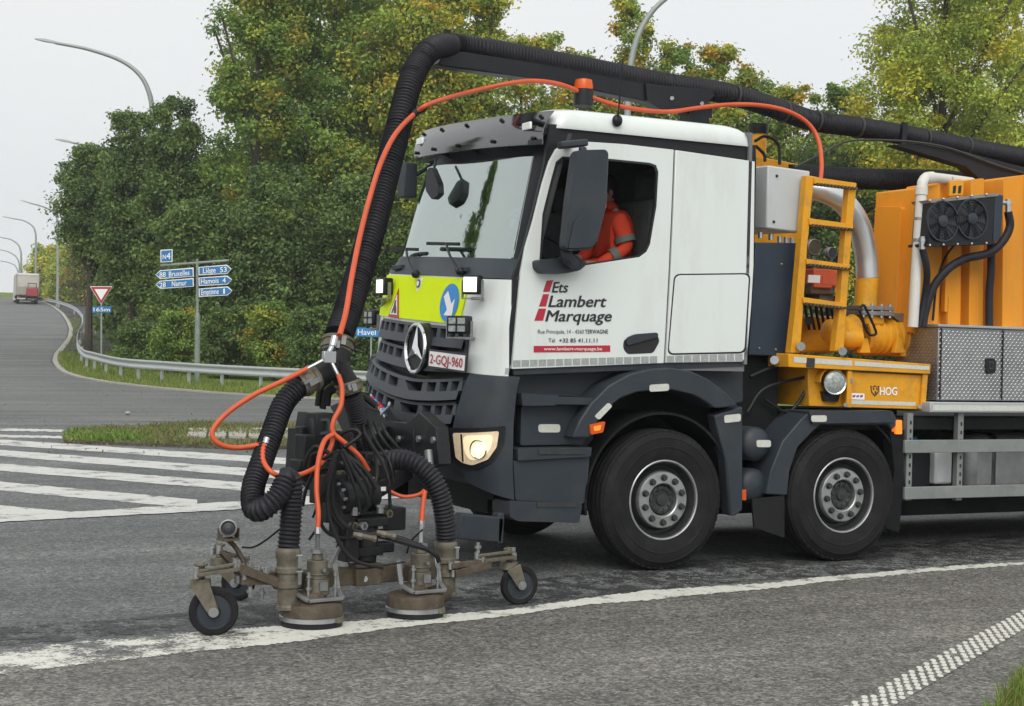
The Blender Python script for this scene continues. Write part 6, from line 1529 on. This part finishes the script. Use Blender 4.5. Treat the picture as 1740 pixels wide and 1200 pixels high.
def tree(u, d, vtop, hw, pal, label, cb=.12, n_cl=260, per=110, leaf=.17, name='broadleaf_tree', group='trees behind the guard rail', shape=1.0, spiky=.0, cat='tree', clr=.45):
    base = GD(u, d); H = PD(u, vtop, d).z-base.z; R = hw/FPX*d
    t = thing(name, label, cat, base, group)
    if spiky > 0:            # slim crowns: clumps up a pointed envelope
        h = RNG.random(n_cl)**.85*(1-cb)+cb; f = (h-cb)/(1-cb)
        env = np.sin(np.pi*np.clip(f, 0, 1)**(.62*shape))**.65*.95+.08
        ang = RNG.uniform(0, 2*np.pi, n_cl); ph = RNG.uniform(0, 6.28, 4)
        env = env*(1+.22*np.sin(3*ang+ph[0]+5*f)+.16*np.sin(5*ang+ph[1]-7*f))
        rr = R*env*RNG.random(n_cl)**.42
        C = np.stack([np.cos(ang)*rr, np.sin(ang)*rr, h*H], 1)
    else:                    # broad crowns: boughs, each a lobe with its leaves towards the outside
        nl = 36; lf = np.linspace(0, 1, nl)**.9+RNG.normal(size=nl)*.03; lf = np.clip(lf, 0, 1)
        lr = R*RNG.uniform(.26, .50, nl)*np.where(lf > .8, .75, 1); lr = np.minimum(lr, H*.22)
        la = np.arange(nl)*2.4+RNG.normal(size=nl)*.5; env = (lf+.12)**.30*np.clip(1.06-lf, 0, 1)**.45*1.2
        lc = np.stack([np.cos(la)*R*env*.68, np.sin(la)*R*env*.68, np.clip(cb*H+lf*(1-cb)*H, lr*.6, H-lr*.75)], 1)
        w = lr**2; li = RNG.choice(nl, n_cl, p=w/w.sum())
        dv = RNG.normal(size=(n_cl, 3))+np.array([0, 0, .35]); dv /= np.linalg.norm(dv, axis=1)[:, None]
        C = lc[li]+dv*(lr[li]*RNG.random(n_cl)**.55*1.1)[:, None]*np.array([1, 1, .9])
        ns = n_cl//4; sf = RNG.random(ns); sa = RNG.uniform(0, 6.283, ns); sr = R*((sf+.12)**.30*np.clip(1.05-sf, 0, 1)**.45*1.2)*RNG.random(ns)**.5
        C[:ns] = np.stack([np.cos(sa)*sr, np.sin(sa)*sr, cb*H+sf*(1-cb)*H*.98], 1); C[:, 2] = np.maximum(C[:, 2], .3)
        rr = np.hypot(C[:, 0], C[:, 1]); h = C[:, 2]/H; f = np.clip((h-cb)/(1-cb), 0, 1)
    sc = R*.11+clr
    crad = RNG.uniform(.5, 1.15, n_cl)*sc*np.where(f > .85, .6, 1)
    palc, pw = PAL[pal]; palc = np.array(palc); pick = RNG.choice(len(palc), n_cl, p=np.array(pw)/sum(pw))
    k = np.repeat(np.arange(n_cl), per); n = len(k)
    off = RNG.normal(size=(n, 3)); off /= np.linalg.norm(off, axis=1)[:, None]; rad = RNG.random(n)**.5*np.where(RNG.random(n) < .18, 1.7, 1.05)
    P = C[k]+off*(rad*crad[k])[:, None]*np.array([1.1, 1.1, .8+spiky])
    P[:, 2] = np.maximum(P[:, 2], .15)
    N = off*.7+RNG.normal(size=(n, 3))*.55+np.array([0, 0, .55]); N /= np.linalg.norm(N, axis=1)[:, None]
    S = RNG.uniform(.65, 1.3, n)*leaf
    col = palc[pick][k]*RNG.uniform(.75, 1.3, n)[:, None]*RNG.uniform(.85, 1.15, n_cl)[k][:, None]
    me = leaf_mesh('crown', P+np.array(base), N, S, col); o = bpy.data.objects.new('crown', me); COL.objects.link(o); attach(o, t)
    m = MB(); tr_ = .10+H*.012; lean = RNG.normal(size=2)*.25
    top = base+Vector((lean[0], lean[1], H*.86))
    m.tube([base-Vector((0, 0, .1)), base.lerp(top, .3)+Vector((RNG.normal()*.1, RNG.normal()*.1, 0)), base.lerp(top, .65), top], lambda i: tr_*(1-.85*i/15), 7, 5)
    order = np.argsort(-rr)[:40:2]
    for j in order:
        e = base+Vector(C[j]); s0 = base.lerp(top, min(.9, max(.1, h[j]*.72)))
        m.tube([s0, s0.lerp(e, .5)+Vector((0, 0, .15)), e], lambda i: tr_*.30*(1-.08*i), 5, 3)
    m.build('trunk', 'bark', t)
    return t
L_ = 'trees behind the guard rail'
# back row fills the wood
bu = [(215, 92, 300, 60), (260, 88, 260, 80), (360, 88, 260, 90), (470, 90, 230, 100), (580, 88, 210, 100), (690, 90, 200, 100), (800, 88, 190, 90), (900, 86, 210, 90), (1010, 88, 215, 90), (1110, 86, 220, 90), (1220, 88, 245, 90), (1330, 86, 260, 90), (1440, 88, 250, 90), (1550, 86, 230, 90), (1670, 88, 220, 100)]
bl_ = ['at the far left end of the wood, beyond the lamp', 'behind the yield sign', 'behind the blue direction signs', 'in the deep wood left of the ribbed hose', 'directly behind the tall ribbed hose', 'behind the cab windscreen corner', 'behind the front of the hose boom', 'behind the cab roof beacon', 'behind the middle of the hose boom', 'behind the lamp post beside the boom', 'low behind the rear of the cab roof', 'behind the yellow exhaust stack', 'behind the silver elbow pipe', 'behind the cream drain pipe', 'behind the oil cooler at the right']
for k, (u, d, v, hw) in enumerate(bu):
    tree(u, d, v, hw, 'dark' if k < 7 else 'olive', 'dark back-row tree '+bl_[k], .03, 170, 50, .37, clr=.8)
tree(150, 78, 250, 62, 'dark', 'lowest dark green tree at the left edge of the wood', .48, 260, 115, .175)
tree(222, 74, 190, 66, 'dark', 'dark green tree above the yield sign, left of the tall lamp pole', .20, 280, 115, .175)
tree(290, 72, 168, 72, 'dark', 'dark green tree standing above the blue N4 signs', .04, 300, 115, .175)
tree(425, 71, -110, 95, 'olive', 'tall olive green tree at the left of the high wood', .10, 470, 115, .20)
tree(550, 73, -160, 130, 'olive', 'tall olive and yellow tree left of the ribbed hose', .10, 560, 115, .20)
tree(680, 71, -140, 125, 'yellow', 'tall yellowing tree right behind the bend of the ribbed hose', .10, 520, 115, .20)
tree(790, 72, -30, 100, 'yellow', 'yellow green tree rising behind the start of the boom', .08, 360, 115, .20)
tree(345, 68, 330, 95, 'dark', 'dark bushy tree right behind the direction sign post', .02, 300, 115, .175)
tree(470, 67, 290, 105, 'dark', 'dark bushy tree between the sign post and the ribbed hose', .02, 320, 115, .175)
tree(610, 67, 300, 110, 'dark', 'dark bushy tree behind the lower part of the ribbed hose', .02, 320, 115, .175)
tree(735, 68, 230, 90, 'olive', 'olive bushy tree seen beside the windscreen', .02, 280, 115, .175)
tree(890, 71, 62, 100, 'yellow', 'yellowing tree behind the boom above the windscreen', .1, 300, 100, .20)
tree(985, 74, 88, 92, 'olive', 'olive tree behind the boom above the beacon', .1, 300, 100, .20)
tree(1062, 73, -2, 66, 'yellow', 'golden tree left of the lamp post beside the boom', .1, 300, 95, .19)
tree(1140, 74, 62, 72, 'olive', 'green tree just right of the lamp post beside the boom', .1, 280, 95, .19)
tree(1205, 72, 82, 56, 'yellow', 'yellow tree with an orange tip above the cab roof', .1, 240, 95, .19)
tree(1275, 74, 122, 80, 'olive', 'small green tree above the rear of the cab', .1, 260, 95, .20)
tree(1350, 72, 142, 80, 'yellow', 'small yellow green tree behind the middle of the rear hose', .1, 260, 95, .20)
tree(1425, 73, 150, 78, 'olive', 'small olive tree left of the large pale tree', .1, 260, 95, .20)
tree(1590, 64, -230, 175, 'ash', 'large pale green and yellow tree at the upper right', .12, 800, 150, .17, clr=.35)
tree(1755, 71, -30, 130, 'ash', 'pale green tree cut by the right edge of the picture', .08, 360, 105, .20)
tree(1500, 69, 215, 85, 'autumn', 'orange tinged tree under the large pale tree', .05, 260, 100, .19)
tree(1640, 68, 200, 85, 'autumn', 'autumn tree half hidden behind the orange tank top', .05, 260, 100, .19)
tree(1385, 68, 250, 95, 'dark', 'dark leafy tree seen between ladder and orange tank', .02, 260, 100, .19)
tree(1480, 67, 300, 80, 'dark', 'dark leafy tree behind the gap left of the orange tank', .02, 220, 100, .19)
for u, v, lb in ((470, -30, 'left'), (610, -90, 'middle'), (745, -50, 'right')):
    tree(u, 84, v, 115, 'olive', 'tall olive tree of the second row, '+lb+' one behind the ribbed hose', .1, 260, 70, .33, clr=.7)
# shrubs along the foot of the wood
SH = [(240, 66, 545, 42), (300, 63, 530, 50), (385, 61, 525, 55), (460, 60, 510, 52), (530, 59, 520, 52), (600, 58, 515, 52), (670, 58, 520, 55), (740, 58, 500, 55)]
sl_ = ['right of the yield sign', 'just left of the direction sign post', 'just right of the direction sign post', 'midway along the guard rail', 'left of the hose junction', 'behind the hose junction', 'behind the small blue sign', 'hidden behind the truck nose']
for k, (u, d, v, hw) in enumerate(SH):
    tree(u, d, v, hw, 'olive' if k in (1, 3) else 'dark', 'low dark shrub '+sl_[k], .0, 130, 90, .13, 'shrub', 'shrubs along the foot of the wood', cat='shrub', clr=.25)
tree(146, 176, 400, 40, 'autumn', 'orange tinged roadside tree beyond the bend', .02, 200, 80, .28, group='far roadside trees', clr=.6)
tree(108, 190, 428, 34, 'ash', 'yellow green roadside tree beside the far lorry', .02, 180, 70, .32, group='far roadside trees', clr=.7)
tree(205, 100, 345, 40, 'dark', 'dark tree closing the bend left of the wood', .10, 220, 90, .22, group='far roadside trees', clr=.6)
tree(92, 205, 418, 52, 'ash', 'distant pale tree behind the far lorry', .02, 220, 70, .42, group='far roadside trees', clr=.8)

# ================================================================== STREET LAMPS
def lamp(pts, d, r, label, head_len, up=True):
    P = [PD(u, v, d) for u, v in pts]; b = P[0].copy(); b.z = ground(b)
    t = thing('street_lamp', label, 'street lamp', b, 'curved lamp posts along the road')
    path = [b]+P; m = MB(); n = len(spline(path, 8)); m.tube(path, lambda i: r*(1.25-.7*i/n), 10, 8); m.build('post', 'pole_grey', t)
    e = P[-1]; dr = (P[-1]-P[-2]).normalized(); s_ = dr.cross(Vector((0, 0, 1))).normalized(); w = Vector((0, 0, 1))
    m = MB(); head_len *= 1.25; c = e+dr*(head_len/2)
    m.add([e-s_*.07-w*.04, e+s_*.07-w*.04, e+s_*.07+w*.09, e-s_*.07+w*.09, c-s_*.16-w*.05, c+s_*.16-w*.05, c+s_*.12+w*.10, c-s_*.12+w*.10, e+dr*head_len-s_*.10-w*.03, e+dr*head_len+s_*.10-w*.03, e+dr*head_len+s_*.08+w*.03, e+dr*head_len-s_*.08+w*.03],
          [(0, 1, 2, 3), (0, 4, 5, 1), (1, 5, 6, 2), (2, 6, 7, 3), (3, 7, 4, 0), (4, 8, 9, 5), (5, 9, 10, 6), (6, 10, 11, 7), (7, 11, 8, 4), (8, 11, 10, 9)])
    m.build('luminaire', 'pole_grey', t, bevel=.015)
lamp([(262, 420), (260, 250), (259, 195), (254, 160), (238, 128), (205, 103), (150, 84), (94, 73)], 80, .14, 'tall grey lamp post curving left above the dark trees', .85)
lamp([(168, 400), (166, 300), (163, 262), (154, 250), (135, 245), (120, 242)], 100, .10, 'lamp whose arm just clears the left treetops', .8)
lamp([(98, 480), (98, 400), (97, 372), (90, 360), (72, 351), (50, 345)], 168, .13, 'pale lamp post standing on the verge behind the bend', .8)
lamp([(61, 460), (61, 410), (60, 395), (55, 384), (40, 375), (18, 371)], 190, .12, 'slim lamp post behind the far lorry', .8)
lamp([(36, 480), (36, 440), (35, 426), (30, 415), (18, 407), (4, 404)], 205, .12, 'distant lamp post, third from the left edge', .8)
lamp([(33, 485), (33, 455), (32, 445), (26, 435), (14, 428), (2, 425)], 235, .12, 'distant lamp post, second from the left edge', .8)
lamp([(31, 490), (31, 468), (30, 460), (25, 451), (14, 446), (2, 444)], 258, .12, 'farthest and smallest lamp post at the left edge', .8)
lamp([(1066, 420), (1066, 250), (1067, 170), (1071, 115), (1083, 65), (1104, 25), (1135, -5), (1185, -35), (1260, -65)], 60, .13, 'grey lamp post rising behind the boom above the cab', .85)

# ================================================================== SIGNS
CFH = Vector((CF.x, CF.y, 0)).normalized()
def dplate(px, d, thick, holes=()):
    m = MB(); m.plate(px, lambda u, v: PD(u, v, d), tuple(CFH*thick), holes); return m
def dtext(body, u0, u1, vb, vt, d, m, parent, slope=0.0, bold=.0):
    a, b, c = PD(u0, vb, d), PD(u1, vb+slope*(u1-u0), d), PD(u0, vt, d)
    return letters(body, a, b-a, c-a, (b-a).length, (c-a).length, m, parent, 0, bold)
dS = 56.5
sg = thing('direction_sign', 'grey-green post with blue and white direction arrows and N4 plate', 'direction sign', GD(336, dS))
m = MB(); b = GD(336, dS); m.cyl(b-Vector((0, 0, .1)), PD(336, 540, dS), .105, .10, 20); m.cyl(PD(336, 540, dS), PD(335.6, 532, dS), .10, .055, 20); m.cyl(PD(335.6, 532, dS), PD(335, 440, dS), .055, .05, 16); m.build('post', 'pole_green', sg)
m = MB(); m.cyl(PD(273, 451.5, dS), PD(389, 442.7, dS), .045, None, 12); m.build('cross_bar', 'pole_green', sg)
def arrow(px, body, u0, u1, vb, vt, sl, extra=None):
    cx_ = sum(p[0] for p in px)/len(px); cy_ = sum(p[1] for p in px)/len(px)
    o = dplate(px, dS-.10, .07).build('arrow_panel', 'white_film', sg)
    inner = [(cx_+(p[0]-cx_)*.955, cy_+(p[1]-cy_)*.80) for p in px]
    q = dplate(inner, dS-.112, .01).build('arrow_field', 'sign_blue', o); dtext(body, u0, u1, vb, vt, dS-.125, 'white_film', o, sl, .01)
    if extra: dtext(*extra, dS-.125, 'white_film', o, sl, .01)
arrow([(264, 467), (272, 459.5), (328.5, 454.7), (329.3, 470), (272, 474)], 'Bruxelles', 287, 322, 470.5, 461.5, -.09, ('88', 271, 281.5, 471.5, 463))
arrow([(264.5, 484), (272, 477.3), (328.8, 472.5), (329, 487), (272.5, 491)], 'Namur', 292, 317, 487, 478, -.09, ('28', 271, 281.5, 489, 480.5))
arrow([(337.3, 453.9), (385.3, 449.9), (393, 457), (386, 465.3), (337.6, 468)], 'Liège', 345, 366.5, 464.8, 455.5, -.07, ('53', 374, 385, 463, 454.2))
arrow([(337.3, 472), (386, 468.5), (394, 475), (386.7, 483.5), (337.9, 486)], 'Hamois', 341.5, 371.5, 482.8, 474, -.07, ('4', 378, 383.5, 480.8, 472.3))
arrow([(337.6, 490.7), (386.7, 486.7), (394.7, 493.9), (387, 502), (337.9, 504.5)], 'Emptinne', 342, 371.5, 501.5, 492.3, -.07, ('1', 379.5, 382, 499.5, 490.5))
o = dplate([(272.5, 424.8), (293, 423.5), (293, 445), (272.8, 446)], dS-.10, .04).build('route_plate', 'white_film', sg); dplate([(274, 426.3), (291.5, 425), (291.5, 443.6), (274.2, 444.5)], dS-.112, .01).build('route_field', 'sign_blue', o)
dtext('N', 276.5, 282, 440.5, 433, dS-.125, 'white_film', o, -.05, .01); dtext('4', 283, 289.5, 440.5, 429.5, dS-.125, 'white_film', o, -.05, .01)
m = MB(); m.beam(PD(283, 446, dS), PD(283, 452, dS), .05, .05); m.build('plate_bracket', 'pole_green', sg)
# yield sign
dY = 65.5
ys = thing('yield_sign', 'red and white inverted triangle yield sign with blue distance plate', 'yield sign', GD(173, dY))
m = MB(); m.cyl(GD(173, dY)-Vector((0, 0, .1)), PD(172.5, 489, dY+.06), .04, None, 12); m.build('post', 'pole_grey', ys)
o = dplate(rnd([(152.6, 486.6), (190.6, 486.6), (171.8, 518)], 2), dY, .03).build('sign_face', 'white_film', ys)
dplate(rnd([(154, 487.6), (189.4, 487.6), (171.8, 516.6)], 1.5), dY-.012, .008).build('red_border', 'sign_red', ys)
dplate([(160.5, 491.4), (183.3, 491.4), (171.8, 510.2)], dY-.024, .008).build('white_field', 'white_film', ys)
o = dplate([(156.6, 521), (189, 520.5), (189, 531), (156.8, 531.5)], dY, .03).build('distance_plate', 'sign_blue', ys); dtext('165m', 159, 186.5, 529.3, 522.8, dY-.02, 'white_film', o, 0, .01)
# place name sign partly behind the nose
dH = 56.0
hv = thing('place_sign', 'light blue place name sign on a thin post half hidden by the grille', 'place sign', GD(631, dH))
m = MB(); m.cyl(GD(631, dH)-Vector((0, 0, .1)), PD(631, 556, dH+.06), .035, None, 10); m.build('post', 'pole_grey', hv)
o = dplate([(605, 556.5), (690, 559), (690, 574), (605, 571.5)], dH, .03).build('sign_panel', 'cyan_film', hv); dtext('Havel', 608, 638.5, 569, 559.5, dH-.02, 'white_film', o, .02, .01)
# ================================================================== LORRY FAR UP THE ROAD
dL = 178.0; Lb = GD(48, dL)
lo = thing('lorry', 'pale curtain-sided lorry driving away up the road at far left', 'lorry', Lb)
ex = RH.copy(); ey = FH*.94-RH*.34; ey.normalize(); ex = Vector((ey.y, -ey.x, 0)); ez = Vector((0, 0, 1))
def lbx(x, y, z, sx, sy, sz): return MB().box(Lb+ex*x+ey*y+ez*z, (sx, sy, sz), (ex, ey, ez))
lbx(-.2, 4.0, 2.25, 2.5, 8.0, 2.5).build('cargo_body', 'canvas', lo, bevel=.05)
lbx(-.2, -.02, 3.42, 2.5, .06, .18).build('rear_header', 'white_film', lo); lbx(-1.42, -.02, 2.25, .08, .06, 2.5).build('rear_pillar', 'dull_steel', lo); lbx(1.02, -.02, 2.25, .08, .06, 2.5).build('rear_pillar', 'dull_steel', lo)
lbx(-.2, -.03, 1.55, 2.3, .04, .9).build('tail_board', 'concrete', lo); lbx(-.2, 4, .9, 2.2, 8, .2).build('chassis', 'chassis', lo); lbx(-.2, .1, .62, 2.3, .1, .16).build('rear_bumper', 'reflective', lo); lbx(-.2, 9.3, 1.9, 2.4, 2.0, 2.6).build('cab', 'white_film', lo)
for x in (-1.2, .8):
    for y in (1.2, 2.5, 9.2):
        m = MB(); c = Lb+ex*x+ey*y+ez*.5; m.cyl(c-ex*.15, c+ex*.15, .5, None, 18); m.build('wheel', 'tyre', lo)
for x in (-1.2, .8): lbx(x, -.01, .85, .3, .08, .12).build('tail_light', 'sign_red', lo)
fk = thing('forklift', 'small red forklift hung on the back of the far lorry', 'forklift', Lb+ex*.25-ey*.8)
lbx(.25, -.7, 1.35, 1.3, .9, 1.0).build('body', 'lorry_red', fk, bevel=.1); lbx(.25, -.55, 2.35, 1.0, .06, .08).build('roof_guard', 'black_paint', fk)
for x in (-.2, .7): lbx(x, -.5, 1.95, .07, .07, .9).build('mast_post', 'black_paint', fk)
for x in (-.35, .85): m = MB(); c = Lb+ex*x-ey*.75+ez*.75; m.cyl(c-ex*.1, c+ex*.1, .34, None, 14); m.build('wheel', 'tyre', fk)

# tree beyond the left edge, mirrored in the windscreen
def tree_at(p, H, R, pal, label):
    d = (Vector(p)-CAM_POS).dot(FH); s_ = (Vector(p)-CAM_POS).dot(RH); u = 870+FPX*s_/d
    tree(u, d, 600-(H-1.6)*FPX/d, R*FPX/d, pal, label, .1, 240, 100, .2, group='roadside trees')
tree_at((-14.4, 29.4, 0), 15.5, 1.9, 'dark', 'roadside tree mirrored in the windscreen of the truck')

# ================================================================== AIR
m = MB(); hz0, hz1 = Vector((-1100, -900, -3.5)), Vector((1200, 1100, 60)); m.box((hz0+hz1)/2, tuple(hz1-hz0)); hz = m.build('haze', 'white_film', None, smooth=False); hz['kind'] = 'stuff'
hm = bpy.data.materials.new('haze_air'); hm.use_nodes = True; hn = hm.node_tree.nodes; hn.remove(hn['Principled BSDF'])
pv = hn.new('ShaderNodeVolumePrincipled'); pv.inputs['Color'].default_value = (.93, .95, .97, 1); pv.inputs['Density'].default_value = .00055; pv.inputs['Anisotropy'].default_value = .2
hm.node_tree.links.new(pv.outputs[0], hn['Material Output'].inputs['Volume']); hz.data.materials.clear(); hz.data.materials.append(hm)
